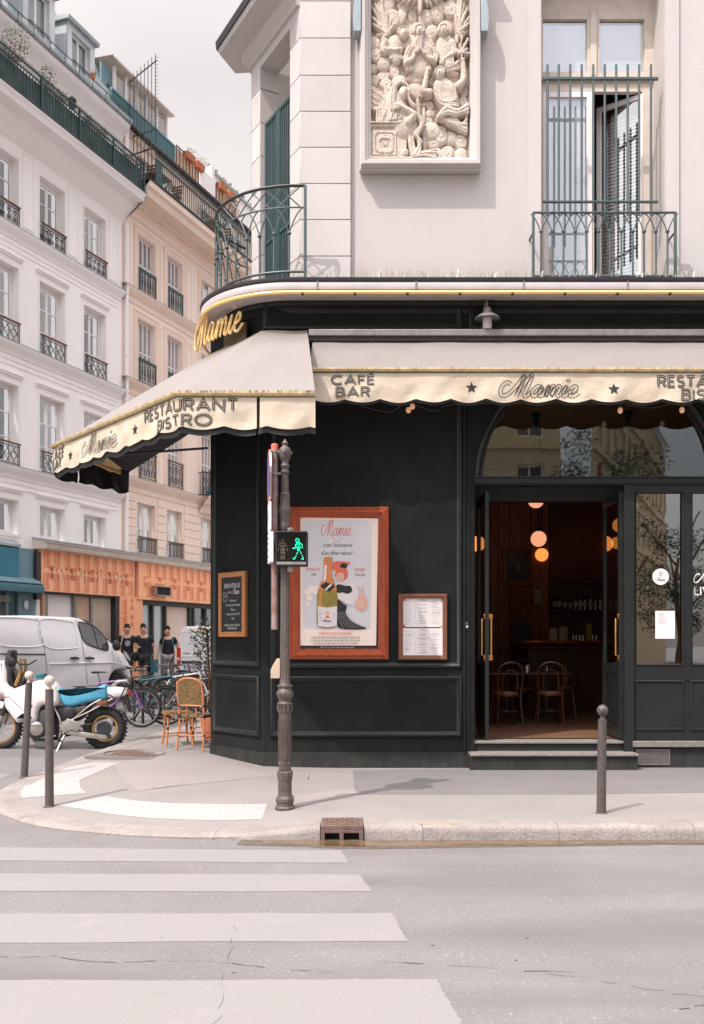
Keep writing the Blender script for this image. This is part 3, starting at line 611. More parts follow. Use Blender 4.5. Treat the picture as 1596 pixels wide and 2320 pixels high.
# puddle along the gutter
pud = [(x, 8.078-.0) for x in np.linspace(3.3, -.75, 40)]
low = [(x, 8.075-(.08+.14*math.exp(-((x-.2)/.7)**2)+.06*math.exp(-((x-1.5)/.6)**2)+random.uniform(0, .02))) for x in np.linspace(-.75, 3.3, 60)]
sheet('gutter_puddle', pud+low, 'water', terr, .005, kind='structure')
K['silt'] = mat('gutter_silt', (.09, .07, .055), .6, scale=14, col2=(.16, .13, .10), bump=.5)
sheet('gutter_silt', [(5, 8.095), (-.95, 8.12)]+[(x, 8.07-(.12+.16*math.exp(-((x-.2)/.8)**2)+.07*math.exp(-((x-1.5)/.7)**2)+random.uniform(0, .03))) for x in np.linspace(-.95, 5, 70)], 'silt', terr, .003, kind='structure')
# utility cover near the chairs
mc = gp(305, 1709); cov = thing('utility_cover', 'oval cast iron utility cover set flush in the pavement near the cafe chairs', 'manhole cover', mc)
M_ = Matrix.Translation(mc) @ Matrix.Rotation(-.35, 4, 'Z'); mb = MB(M_); mb.box(-.48, .48, -.42, .42, -.03, .006); mb.build('frame', 'patchd', cov)
mb = MB(M_); mb.tube([(.42*math.cos(a/24*6.283), .34*math.sin(a/24*6.283), .008) for a in range(24)], .014, 6, closed=True); mb.build('rim', 'ironcast', cov)
mb = MB(M_)
for i in range(-3, 4): mb.box(-.3+abs(i)*.03, .3-abs(i)*.03, i*.09-.022, i*.09+.022, .006, .013)
mb.build('plate_rib', 'ironcast', cov, kind='stuff')
# far pavement beside the pale buildings
def FB(Y, d=0): return Vector((-17.5+.36765*Y, Y, 0))+Vector((W.x*d, W.y*d, 0))
mb = MB(); Ys = np.linspace(-5, 75, 60)
for Y in Ys:
    for d in (1.55, 1.6, 1.6, -1):
        p = FB(Y, d)
        mb.v.append((p.x, p.y, terr(p.x, p.y)+(.12 if len(mb.v) % 4 else -.1)))
mb.f = [(i*4+k, i*4+4+k, i*4+5+k, i*4+1+k) for i in range(59) for k in range(3)]; mb.m = [0]*len(mb.f); mb.build('far_pavement', 'pave', kind='structure', smooth=False)
# ---------------------------------------------------------------- corner cafe building
cafe = thing('corner_building', 'cream corner building with black cafe shopfront, arched door and sculpted relief on its first floor', 'building', (3, 12, .1))
YF = 11.7
def fx(d): return (d-CX)/FD*YF
def fz(d): return CZ+(HY-d)/FD*YF
FA = Fr((0, YF, 0)); CL = Vector((-1.859, 12.59)); CR = Vector((-1.074, 11.7)); CD = (CR-CL).normalized(); CLEN = (CR-CL).length
FC = Fr((CL.x, CL.y, 0), (CD.x, CD.y))
def cpt(dx, dy):                      # point of the chamfered face seen at a given direction
    k = (dx-CX)/FD; t = (k*CL.y-CL.x)/(CD.x-k*CD.y); y = CL.y+CD.y*t; return t, CZ+(HY-dy)/FD*y
PAN = [(0, 0), (0, .018), (.012, .034), (.03, .036), (.04, .022), (.055, .018), (.065, .006), (.075, -.006)]
# body of the shopfront
mb = MB(FA); mb.box(CR.x, 1.445, .08, 5.72, -.25, 0); mb.box(4.5, 9, .08, 5.72, -.25, 0)
mb.box(1.445, 4.5, 5.17, 5.72, -.25, 0)
mb.build('shopfront_wall', 'black', cafe)
mb = MB(FC); mb.box(0, CLEN, .1, 5.72, -.25, -.001); mb.build('chamfer_wall', 'black', cafe)
mb = MB(); sd = Vector((CL.x, CL.y)); mb.add([(sd.x, sd.y, 0), (sd.x+U.x*14, sd.y+U.y*14, 0), (sd.x+U.x*14, sd.y+U.y*14, 5.75), (sd.x, sd.y, 5.75)], [(0, 1, 2, 3)]); mb.build('side_wall', 'black', cafe)
# spandrels of the arch
AX, AZ, AR = 3.0, fz(1085), 1.505
mb = MB(FA); vs = []; N = 32
for i in range(N+1):
    a = math.pi*i/N; x, z = AX-AR*math.cos(a), AZ+AR*math.sin(a); vs += [(x, z, 0), (x, 5.18, 0), (x, z, -.16)]
mb.add(vs, [(3*i, 3*i+3, 3*i+4, 3*i+1) for i in range(N)]+[(3*i, 3*i+3, 3*i+5, 3*i+2) for i in range(N)])
mb.box(1.445, 1.495, .12, AZ, -.16, .001); mb.box(4.505, 4.6, .12, AZ, -.16, .001); mb.box(1.445, AX-AR+.001, AZ, 5.18, -.16, 0); mb.build('arch_spandrel', 'black', cafe)
mb = MB(FA); ring = [(AX-(AR-.03)*math.cos(math.pi*i/40), AZ+(AR-.03)*math.sin(math.pi*i/40), -.05) for i in range(41)]; mb.tube(ring, .04, 8)
ring = [(AX-(AR-.09)*math.cos(math.pi*i/40), AZ+(AR-.09)*math.sin(math.pi*i/40), -.09) for i in range(41)]; mb.tube(ring, .022, 6); mb.build('arch_frame', 'black2', cafe)
mb = MB(FA); mb.box(1.495, 4.505, fz(1096), fz(1083), -.15, .02); mb.box(1.495, 4.505, fz(1083), fz(1080), -.15, .035); mb.box(1.495, 4.505, fz(1099), fz(1096), -.15, .005); mb.build('transom', 'black2', cafe, bev=.004)
# mouldings
def panel(F, x0, x1, z0, z1, z=0): mb = MB(F @ Matrix.Translation((0, 0, z))); mb.frame(x0, x1, z0, z1, PAN); return mb.build('panel_moulding', 'black2', cafe, ang=50)
panel(FA, fx(612), fx(1047), fz(1514), 5.3); panel(FA, fx(612), fx(1047), fz(1670), fz(1531))
panel(FA, fx(597), fx(1047), fz(747), fz(684)); panel(FA, fx(1062), fx(1700), fz(747), fz(684)); panel(FA, fx(1712), 9, fz(747), fz(684))
a0, z0 = cpt(484, 1512); a1, z1 = cpt(590, 1512); panel(FC, a0, a1, fz(1512), 5.3)
panel(FC, a0, a1, fz(1672), fz(1531))
mb = MB(FA); mb.box(CR.x-.012, 1.452, .13, fz(1705), 0, .014); mb.build('plinth', 'plinth', cafe, bev=.003)
mb = MB(FC); mb.box(0, CLEN+.008, .16, fz(1705), 0, .014); mb.build('plinth', 'plinth', cafe, bev=.003)
mb = MB(FA); mb.box(CR.x-.01, 1.44, .06, .135, -.2, -.01)
K['brick'] = mat('old_brick', (.16, .05, .035), .9, scale=14, col2=(.28, .22, .19), bump=.6); mb.build('brick_base', 'brick', cafe)
# pilaster lines beside the door
mb = MB(FA); mb.tube([(fx(1052), .3, .012), (fx(1052), 5.2, .012)], .014, 6); mb.tube([(fx(1063), .3, .008), (fx(1063), 5.2, .008)], .009, 6); mb.box(CR.x, 1.44, 5.32, 5.335, 0, .03); mb.build('pilaster_bead', 'black2', cafe)
# cornice over the shopfront: curved ledge
LC = Vector((-.72, 12.57))
def lpath(R, back=12, right=9):
    p = [(LC.x+R*math.cos(math.radians(159.8))+U.x*back, LC.y+R*math.sin(math.radians(159.8))+U.y*back)]
    p += [(LC.x+R*math.cos(math.radians(a)), LC.y+R*math.sin(math.radians(a))) for a in np.linspace(159.8, 270, 30)]
    return p+[(1.4, LC.y-R), (3.2, LC.y-R), (right, LC.y-R)]
lp = lpath(1.0)
mb = MB(); mb.sweep(lp, [(-.5, 5.66), (-.13, 5.68), (-.11, 5.73), (-.05, 5.75), (-.04, 5.79), (0, 5.80), (-.5, 5.81)]); mb.build('cornice_moulding', 'black2', cafe, ang=50)
mb = MB(); mb.sweep(lp, [(-.3, 5.80), (.10, 5.795), (.15, 5.80), (.19, 5.81), (.195, 5.835), (-.3, 5.84)]); mb.build('cornice_soffit', 'cafe2', cafe, ang=50)
mb = MB(); mb.sweep(lp, [(-.3, 5.832), (.245, 5.836), (.25, 5.85), (.25, 5.915), (.235, 5.932), (-.3, 5.935)]); mb.build('cornice_band', 'band', cafe, ang=50)
mb = MB(); mb.sweep(lp, [(-.3, 5.93), (.255, 5.93), (.262, 5.945), (.262, 5.975), (.2, 5.99), (-.6, 6.01)]); mb.build('cornice_gutter', 'gutter', cafe, ang=50)
for x in (-.42, .75, 2.02, 3.25): mb = MB(); mb.box(x, x+.02, 11.312, 11.33, 5.838, 5.93); mb.build('band_joint', 'metal', cafe)
ns = thing('neon_strip', 'cream yellow neon tube running under the rounded ledge of the corner building', 'neon tube', (-.5, 11.3, 5.8))
q = [(a.x, a.y) if hasattr(a, 'x') else a for a in lpath(1.26, 1.2)]
mb = MB(); mb.tube([(x, y, 5.795) for x, y in q], .024, 8); mb.build('tube', 'neon', ns)
mb = MB(); e = q[0]; mb.tube(crom([(q[14][0], q[14][1], 5.795), (q[7][0]-.03, q[7][1], 5.74), (q[4][0]-.02, q[4][1], 5.62), (q[2][0]+.02, q[2][1], 5.52), (q[1][0]+.08, q[1][1], 5.42)], 6), .02, 8); mb.build('tube', 'neon', ns)
mb = MB()
for x in np.arange(-.6, 6, .62): mb.box(x, x+.03, 11.29, 11.34, 5.77, 5.8)
mb.build('clip', 'gutter', ns, kind='stuff')
mb = MB()                                                     # bird spikes
for i in range(420):
    x = random.uniform(-.45, 4.4); y = 11.42+random.uniform(-.04, .05); h = random.uniform(.06, .12); mb.tube([(x, y, 5.99), (x+random.uniform(-.03, .03), y+random.uniform(-.04, .04), 5.99+h)], .0014, 3, cap=False)
o = mb.build('bird_spikes', 'steel', cafe, kind='stuff')
# ---- upper storeys
YU = 11.85; FU = Fr((0, YU, 0))
def ux(d): return (d-CX)/FD*YU
def uz(d): return CZ+(HY-d)/FD*YU
ZB = 5.98; ZT = 12.5
UL, UR = Vector((-1.386, 13.2)), Vector((-.645, 11.85)); UD = (UR-UL).normalized(); ULEN = (UR-UL).length; FUC = Fr((UL.x, UL.y, 0), (UD.x, UD.y))
mb = MB(FU); hole = (ux(1228.6), ux(1509), 5.99, 10.2)
wall(mb, ux(795), 9, ZB, ZT, [hole], -.06, .50); mb.build('wall', 'cafe2', cafe, smooth=False)
mb = MB(FU); mb.box(ux(1198), ux(1228.6)-.004, ZB, ZT, -.3, -.015); mb.box(ux(1509)+.004, ux(1541), ZB, ZT, -.3, -.015); mb.box(ux(1540), 9, ZB, ZT, -.3, -.045)
mb.build('window_pilaster', 'cafe', cafe, bev=.004)
ys = [580+82.6-.5*0]; jz = [uz(d) for d in (580, 497.3, 415.6, 333.3, 251.8, 170, 85.5, 1.5, -82, -165)]
jz = [ZB]+jz+[ZT]
d0, d1 = .25, .40                                             # chamfer: strip | door opening | strip
def cu(px):
    k = (px-CX)/FD; return (k*UL.y-UL.x)/(UD.x-k*UD.y)
o0, o1 = cu(589.5), cu(657); dtop = 8.35
for i in range(len(jz)-1):
    a, b = jz[i]+.004, jz[i+1]-.004
    mb = MB(FU); mb.box(ux(680)+.003, ux(795), a, b, -.3, 0); mb.build('stone_block', 'cafe', cafe, bev=.006)
    mb = MB(FUC); mb.box(o1, ULEN-.003, a, b, -.28, 0); mb.build('stone_block', 'cafe', cafe, bev=.006)
    mb = MB(FUC); mb.box(0, o0, a, b, -.28, 0); mb.build('stone_block', 'cafe', cafe, bev=.006)
mb = MB(FU); mb.box(ux(680)+.02, ux(795)-.001, ZB, ZT, -.29, -.012); mb.build('joint_backing', 'joint', cafe)
mb = MB(FUC); mb.box(o1+.001, ULEN-.02, ZB, ZT, -.27, -.012); mb.box(.003, o0-.001, ZB, ZT, -.27, -.012); mb.build('joint_backing', 'joint', cafe)
ctz = CZ+(HY-80)/FD*12.0
ctop = 9.42
mb = MB(FUC); mb.box(o0+.001, o1-.001, ctop, ZT, -.28, -.002); mb.box(o0-.1, o1+.1, ZB, ctop, -.62, -.6); mb.box(o0-.3, o0-.001, ZB, ctop, -.6, -.02); mb.box(o1+.001, o1+.3, ZB, ctop, -.6, -.02); mb.build('door_recess', 'cafe2', cafe, smooth=False)
mb = MB(); s0 = UL; mb.add([(s0.x, s0.y, ZB), (s0.x+U.x*12, s0.y+U.y*12, ZB), (s0.x+U.x*12, s0.y+U.y*12, ZT), (s0.x, s0.y, ZT)], [(0, 1, 2, 3)]); mb.build('side_wall', 'cafe', cafe)
# upper string course seen from below at the corner
pth = [(UL.x+U.x*10, UL.y+U.y*10), (UL.x, UL.y), (UR.x, UR.y)]
mb = MB(); mb.sweep([(UL.x+U.x*.3, UL.y+U.y*.3), (UL.x, UL.y), (UR.x+UD.x*.0, UR.y)], [(-.05, 9.52), (.04, 9.54), (.06, 9.60), (.12, 9.63), (.14, 9.70), (.40, 9.74), (.42, 9.80), (-.05, 9.82)]); mb.build('string_course', 'cafe2', cafe, ang=50)
mb = MB(); mb.sweep([(UL.x+U.x*.3, UL.y+U.y*.3), (UL.x, UL.y), (UR.x, UR.y)], [(-.05, 9.82), (.44, 9.80), (.45, 9.90), (.40, 9.93), (-.05, 9.95)]); mb.build('string_course_flashing', 'gutter', cafe, ang=50)
# green security gate on the corner door
gate = thing('security_gate', 'tall dark green barred gate closing the corner balcony door', 'gate', (-1.0, 12.6, 6))
def gbar(a, b, m='irong', w=.03, par=None, nm='bar'): mb = MB(FUC); mb.bar(a, b, w, w, (0, 0, 1)); return mb.build(nm, m, gate)
gz = 8.6; ga, gb = o0+.09, o1-.02; gm = (ga+gb)/2
mb = MB(FUC)
for a, b in ((ga, gm-.01), (gm+.01, gb)):
    for p, q in (((a+.02, 6.05), (a+.02, gz)), ((b-.02, 6.05), (b-.02, gz)), ((a, gz), (b, gz)), ((a, 6.08), (b, 6.08)), ((a, 7.0), (b, 7.0))): mb.bar((p[0], p[1], -.05), (q[0], q[1], -.05), .05, .04, (0, 0, 1))
mb.build('gate_frame', 'irong', gate, bev=.003)
for a, b in ((ga, gm-.01), (gm+.01, gb)):
    for k in range(1, 6): x = a+(b-a)*k/6; mb = MB(FUC); mb.tube([(x, 6.08, -.05), (x, gz, -.05)], .014, 8); mb.build('bar', 'irong', gate)
mb = MB(FUC); mb.box(o0, o1, 6.02, 8.9, -.59, -.55); mb.build('door_panel', 'creamf', gate)
# round balcony railing
bal = thing('corner_balcony_railing', 'rounded teal iron balcony railing with interlaced pointed arches on the building corner', 'balcony railing', (-.7, 11.5, 6))
RC = Vector((-.68, 12.57)); RR = 1.1; rb, rt = 6.10, 7.13
def rp(s):                                                     # arc length from the right end
    st = .12
    if s < st: return Vector((-.56-s, RC.y-RR))
    a = math.radians(270)-(s-st)/RR; return Vector((RC.x+RR*math.cos(a), RC.y+RR*math.sin(a)))
SL = .12+RR*math.radians(135); nb = 14; sp = (SL-.1)/nb
path = [rp(SL*i/60) for i in range(61)]
mb = MB(); mb.tube([(p.x, p.y, rt) for p in path], .019, 8); mb.build('top_rail', 'irond', bal)
mb = MB(); mb.tube([(p.x, p.y, rb) for p in path], .016, 8); mb.build('bottom_rail', 'iron', bal)
rm = rt-.26
mb = MB(); mb.tube([(p.x, p.y, rm) for p in path], .010, 6); mb.build('middle_rail', 'iron', bal)
pp = rp(0); mb = MB(); mb.box(pp.x-.018, pp.x+.018, pp.y-.018, pp.y+.018, 5.99, rt); mb.build('end_post', 'iron', bal, bev=.003)
for i in range(nb):
    s = .1+sp*(i+.5); p = rp(s); zc = rb+.46
    mb = MB(); mb.tube([(p.x, p.y, rb), (p.x, p.y, zc)], .013, 8); mb.ball((p.x, p.y, zc), .03, 8, (1, 1, .7)); mb.build('baluster', 'iron', bal)
    for sg in (1, -1):
        pts = []
        for k in range(11):
            t = k/10; ss = s+sg*sp*(t**1.0)*1.0; zz = zc+(rm-zc)*math.sin(t*math.pi/2)**.8 if True else 0
            ss = min(SL, max(0, ss)); q = rp(ss); pts.append((q.x, q.y, zc+(rm-zc)*(1-(1-t)**1.9)))
        mb = MB(); mb.tube(pts, .0085, 6); mb.build('arch_bar', 'iron', bal)
    for sg in (1, -1):
        a, b = rp(min(SL, max(0, s-sg*sp*.75))), rp(min(SL, max(0, s+sg*sp*.75))); m_ = rp(s)
        mb = MB(); mb.tube([(a.x, a.y, rm), (m_.x, m_.y, (rm+rt)/2), (b.x, b.y, rt)], .008, 6); mb.build('lattice_bar', 'iron', bal)
for i in range(8):
    s = SL*(.1+.11*i); p = rp(s); mb = MB(); mb.tube([(p.x, p.y, rb), (p.x, p.y, 5.99)], .009, 6); mb.build('foot', 'iron', bal)
# ---- big window: frame, sashes, grille, railing
win = thing('french_window', 'tall white french window with one sash open behind teal bars above the shop', 'window', (3.1, 12.3, 6)); YW = 12.35; FW = Fr((0, YW, 0))
def wx(d): return (d-CX)/FD*YW
def wz(d): return CZ+(HY-d)/FD*YW
def bx(nm, m, par, F, *a, bev=.004, **k): mb = MB(F); mb.box(*a); return mb.build(nm, m, par, bev=bev, **k)
mb = MB(FW); wall(mb, wx(1209), wx(1484), 5.99, 10.3, [(wx(1231), wx(1331), wz(162), wz(42)), (wx(1359), wx(1461), wz(162), wz(42)), (wx(1232), wx(1344), 6.05, wz(207)), (wx(1347), wx(1457), 6.05, wz(207))], 0, .07); mb.build('frame', 'creamf', win, smooth=False)
bx('transom_moulding', 'creamf', win, FW, wx(1209), wx(1484), wz(186), wz(176), 0, .04)
bx('mullion', 'creamf', win, FW, wx(1338), wx(1352), wz(172), wz(24), 0, .025)
for a, b in ((1231, 1331), (1359, 1461)):
    bx('blind', 'blind', win, FW, wx(a), wx(b), wz(162), wz(50), -.075, -.06); bx('pane', 'paleglass', win, FW, wx(a), wx(b), wz(162), wz(42), -.05, -.044, bev=0)
def sash(F, x0, x1, z0, z1, st=.07):
    mb = MB(F); mb.box(x0, x0+st, z0, z1, -.05, 0); mb.box(x1-st, x1, z0, z1, -.05, 0); mb.box(x0+st, x1-st, z1-st, z1, -.05, 0); mb.box(x0+st, x1-st, z0, z0+st*1.5, -.05, 0); s = mb.build('sash', 'pvc', win, bev=.004)
    bx('pane', 'paleglass', s, F, x0+st, x1-st, z0+st*1.5, z1-st, -.03, -.024, bev=0); return s
sash(FW, wx(1232), wx(1343), 6.05, wz(207)); bx('blind', 'blind', win, FW, wx(1240), wx(1331), 6.1, wz(222), -.075, -.06)
an = math.radians(35); hx = wx(1457); FS = Matrix.Translation((hx, YW+.02, 0)) @ Matrix.Rotation(math.pi-an, 4, 'Z') @ Fr((0, 0, 0)) if False else Fr((hx-.62*math.cos(an), YW+.62*math.sin(an), 0), (math.cos(an), -math.sin(an)))
sash(FS, 0, .62, 6.06, wz(210), .06)
mb = MB(FS)
for k in range(52): z = 6.15+k*.046; mb.add([(.05, z, -.075), (.57, z, -.075), (.57, z+.034, -.095), (.05, z+.034, -.095)], [(0, 1, 2, 3)])
mb.build('venetian_slats', 'curtain', win, kind='stuff')
mb = MB(); mb.box(2.2, 4.0, 12.5, 12.52, 10.1, 10.12); mb.box(2.2, 4.1, 14.6, 14.65, 5.9, 10.2); mb.box(2.15, 2.2, 12.45, 14.6, 5.9, 10.2); mb.box(4.1, 4.15, 12.45, 14.6, 5.9, 10.2); mb.box(2.2, 4.1, 12.45, 14.6, 10.1, 10.2); mb.build('room', 'greyroom', win)
gr = thing('window_grille', 'teal iron grille of ten upright bars across the french window', 'grille', (3.05, 11.9, 6.8)); FG = Fr((0, 11.90, 0))
def gx(d): return (d-CX)/FD*11.9
def gz_(d): return CZ+(HY-d)/FD*11.9
for d in (1241, 1266.7, 1292.7, 1318.7, 1345, 1371, 1397, 1423, 1449, 1475.8): mb = MB(FG); mb.tube([(gx(d), gz_(488), 0), (gx(d), gz_(146), 0)], .0155, 8); mb.build('bar', 'iron', gr)
for y0, y1 in ((181, 175), (459, 455)): bx('rail', 'iron', gr, FG, gx(1230), gx(1492), gz_(y0), gz_(y1), -.02, .02, bev=.003)
wr = thing('window_railing', 'low teal iron railing with pointed interlaced arches at the foot of the french window', 'railing', (3, 11.6, 6)); YR = 11.62; FR = Fr((0, YR, 0))
def rx(d): return (d-CX)/FD*YR
def rz(d): return CZ+(HY-d)/FD*YR
bx('top_rail', 'iron', wr, FR, rx(1208), rx(1532), rz(483), rz(479.5), -.018, .018); bx('bottom_rail', 'iron', wr, FR, rx(1208), rx(1532), rz(627), rz(623), -.014, .014)
for d in (1209, 1531): bx('post', 'iron', wr, FR, rx(d)-.016, rx(d)+.016, rz(629), rz(481), -.016, .016)
bxs = [rx((1800+.4525*z)/1.5664) for z in (268, 357, 444, 537, 626, 717, 807, 899, 989, 1077, 1169, 1261)]; zc = rz(526); zt = rz(483)
for i, x in enumerate(bxs):
    mb = MB(FR); mb.tube([(x, rz(625), 0), (x, zc, 0)], .013, 8); mb.lathe([(.02, -.02), (.03, -.008), (.022, 0), (.03, .012), (.02, .024)], (0, 0, 0), 8) if False else mb.ball((x, zc+.01, 0), .027, 8, (1, .8, 1)); mb.build('baluster', 'iron', wr)
    for sg in (1, -1):
        e = 1.0; pts = []
        for k in range(10):
            t = k/9*(1 if 0 <= i+sg < 12 else .85); pts.append((x+sg*.146*t*1.0, zc+(zt-zc)*(1-(1-t)**1.9), .004*sg))
        mb = MB(FR); mb.tube(pts, .0075, 6); mb.build('arch_bar', 'iron', wr)
mb = MB(FR); mb.tube([(rx(1209), rz(525), 0), (rx(1209), rz(525), -.25)], .012, 6); mb.tube([(rx(1531), rz(525), 0), (rx(1531), rz(525), -.25)], .012, 6); mb.build('bracket', 'irond', wr)

# ---- sculpted relief
rel = thing('relief_sculpture', 'old stone relief of angels, clouds and a kneeling praying woman in a moulded frame', 'relief', (1.3, 11.8, 8)); YL = 11.86
def lx(p): return ((1250+p*.3133)/1.5664-CX)/FD*YL
def lz(p): return CZ+(HY-p*.3133/1.5664)/FD*YL
x0, x1, y0, y1 = 195, 1345, -420, 1850; st = 5
gxs = np.arange(x0, x1+1, st); gys = np.arange(y0, y1+1, st); GX, GY = np.meshgrid(gxs, gys); H = np.zeros_like(GX, dtype=float)
rng = np.random.RandomState(3)
def E(cx, cy, rx_, ry_, h, b=0, rot=0, ring=0):
    global H
    c, s = math.cos(math.radians(rot)), math.sin(math.radians(rot)); X = ((GX-cx)*c+(GY-cy)*s)/rx_; Y = (-(GX-cx)*s+(GY-cy)*c)/ry_
    r2 = X*X+Y*Y; v = np.where(r2 < 1, b+h*np.maximum(0, 1-r2)**(.36 if min(rx_, ry_) > 38 else .5), -9)
    if ring: v = v+np.where(r2 < 1, ring*np.cos(np.sqrt(r2)*9), 0)
    H = np.maximum(H, v)
def C(x0_, y0_, x1_, y1_, r0, r1, h, b=0):
    global H
    dx, dy = x1_-x0_, y1_-y0_; t = np.clip(((GX-x0_)*dx+(GY-y0_)*dy)/(dx*dx+dy*dy+1e-6), 0, 1); d = np.hypot(GX-x0_-dx*t, GY-y0_-dy*t); r = r0+(r1-r0)*t
    H = np.maximum(H, np.where(d < r, b+h*np.sqrt(np.maximum(0, 1-(d/r)**2)), -9))
def S(pts, r0, r1, h, b=0):
    p = crom([(a, c, 0) for a, c in pts], 5); n = len(p)-1
    for i in range(n): t0, t1 = i/n, (i+1)/n; C(p[i].x, p[i].y, p[i+1].x, p[i+1].y, r0+(r1-r0)*t0, r0+(r1-r0)*t1, h, b)
clouds = [(400, 60, 90, 120), (450, 230, 110, 130), (560, 190, 60, 110), (690, 180, 55, 90), (840, 200, 95, 105), (860, 240, 65, 80), (960, 160, 85, 110), (1120, 110, 85, 105), (1290, 120, 50, 70), (745, 340, 90, 90), (900, 370, 75, 95), (1060, 330, 95, 95), (620, 480, 90, 100), (490, 280, 60, 80),
 (250, 500, 90, 90), (270, 640, 80, 80), (360, 735, 82, 90), (480, 810, 62, 100), (240, 780, 55, 60), (360, 860, 85, 55), (255, 910, 60, 65), (385, 950, 72, 68), (540, 930, 90, 80), (730, 880, 105, 90), (720, 1030, 90, 100), (920, 930, 70, 60), (600, 60, 90, 80), (750, 60, 80, 60), (1010, 70, 70, 60), (1300, 930, 40, 70), (1270, 1040, 50, 70), (1260, 1150, 60, 60), (1290, 820, 50, 60),
 (880, 1200, 60, 60), (880, 1290, 70, 50), (860, 1370, 60, 50), (900, 1500, 120, 110), (1010, 1560, 90, 90), (1120, 1570, 85, 85), (1235, 1610, 80, 92), (920, 1620, 90, 80), (1080, 1745, 82, 98), (1235, 1760, 78, 82), (970, 1750, 60, 75), (1000, 1480, 70, 60), (430, 1040, 60, 60), (300, -60, 100, 90), (500, -80, 110, 90), (1150, -60, 110, 100), (930, -70, 100, 80), (680, -90, 100, 90), (1290, -60, 60, 90)]
for i, (a, b, c, d) in enumerate(clouds): E(a, b, c, d, min(c, d)*.46, rng.uniform(0, 14), rng.uniform(-20, 20), 2.6 if i % 2 else 1.0)
for i in range(40): E(rng.uniform(200, 1340), rng.uniform(-400, -100), 80, 70, 50, 5)
def wing(bx_, by_, tips, w0, h, b):
    n = len(tips)
    for i, (tx, ty) in enumerate(tips): S([(bx_, by_), ((bx_+tx)/2+(rng.uniform(-8, 8)), (by_+ty)/2), (tx, ty)], w0, w0*.5, h+6*(i % 2), b+(i % 2)*8)
    for i in range(26):
        t, k = rng.uniform(.12, .6), rng.randint(0, n-1); tx, ty = tips[k]; E(bx_+(tx-bx_)*t, by_+(ty-by_)*t, 20, 11, 12, b+h*.85, math.degrees(math.atan2(ty-by_, tx-bx_)))
wing(400, 420, [(240, 120), (265, 80), (300, 60), (330, 20), (350, 90), (390, 170), (440, 250), (480, 310), (235, 220), (240, 310), (290, 420), (330, 490)], 34, 42, 20)
wing(1200, 400, [(1200, 10), (1235, 10), (1265, 60), (1300, 130), (1320, 220), (1320, 300), (1270, 390), (1240, 470), (1190, 500), (1170, 200)], 34, 42, 20)
wing(770, -40, [(500, -40), (520, 20), (560, 60), (620, 85), (680, 80), (1040, -30), (1010, 20), (960, 60), (900, 85), (850, 85)], 30, 40, 35)
S([(770, -120), (770, 40), (770, 170)], 60, 18, 60, 30)
wing(1080, 830, [(1330, 560), (1320, 640), (1280, 720), (1230, 790), (1200, 850), (1120, 780), (1000, 790)], 26, 30, 20)
def head(x, y, r, dirx=0, hairy=1, b=60):
    E(x, y, r*.82, r*1.05, r*.85, b)
    for s in (-1, 1): E(x+dirx*r*.3+s*r*.3, y-r*.08, r*.17, r*.08, r*.06, b+r*.68); E(x+dirx*r*.3+s*r*.3, y-r*.28, r*.22, r*.07, r*.08, b+r*.74)
    S([(x+dirx*r*.35, y-r*.25), (x+dirx*r*.5, y+r*.15)], r*.08, r*.15, r*.3, b+r*.72); E(x+dirx*r*.38, y+r*.42, r*.2, r*.07, r*.12, b+r*.75); E(x+dirx*r*.3, y+r*.75, r*.25, r*.18, r*.25, b+r*.4)
    if hairy:
        for a in np.linspace(-200, 20, 15): E(x+r*.8*math.cos(math.radians(a)), y-r*.25+r*.8*math.sin(math.radians(a)), r*.26, r*.2, r*.45, b+r*.3, a+90)
def folds(curves, r0, r1, h, b):
    for i, c in enumerate(curves): S(c, r0, r1, h, b+6*(i % 2))
def torso(pts, r, h, b): S(pts, r[0], r[1], h, b+20)
# left angel
torso([(480, 520), (470, 600), (500, 690)], (105, 60), 40, 12); head(575, 430, 62, .5)
folds([[(380+i*18, 490+i*8), (420+i*14, 560), (430+i*20, 690)] for i in range(8)], 10, 14, 18, 45); S([(370, 500), (350, 600), (380, 620)], 42, 38, 34, 50); S([(370, 600), (480, 605), (555, 600)], 36, 22, 30, 60)
for k in range(4): S([(540, 590+k*12), (575, 580+k*16)], 8, 6, 12, 75)
# central bearded figure
torso([(770, 560), (770, 700), (770, 800)], (170, 110), 42, 18); head(760, 410, 68, -.2)
folds([[(760+i*8, 470), (745+i*10, 560), (760+i*6, 640)] for i in range(-4, 5)], 10, 6, 24, 75)
folds([[(640+i*14, 560+abs(i)*5), (590+i*12, 680), (620+i*16, 830)] for i in range(5)], 14, 15, 22, 55); folds([[(880+i*18, 570+i*6), (930+i*12, 650), (900+i*14, 740)] for i in range(4)], 13, 13, 22, 55); folds([[(700+i*24, 690), (690+i*26, 760), (680+i*28, 830)] for i in range(7)], 12, 14, 16, 50)
S([(610, 760), (680, 720), (710, 650)], 34, 24, 30, 80); S([(900, 720), (850, 700), (810, 650)], 34, 24, 30, 80)
for k in range(4): S([(700+k*12, 660), (725+k*13, 610)], 8, 6, 12, 105); S([(800+k*10, 670), (785+k*16, 620+k*8)], 8, 6, 12, 105)
# right angel
torso([(1060, 520), (1060, 640), (1080, 760)], (105, 85), 40, 15); head(1030, 395, 60, -.4)
folds([[(990+i*20, 500), (1000+i*18, 600), (1050+i*14, 760)] for i in range(8)], 12, 13, 18, 45); S([(1130, 520), (1150, 620), (1090, 670), (1000, 740)], 44, 20, 32, 50)
for k in range(4): S([(1020+k*6, 710), (985+k*12, 765)], 8, 6, 12, 75)
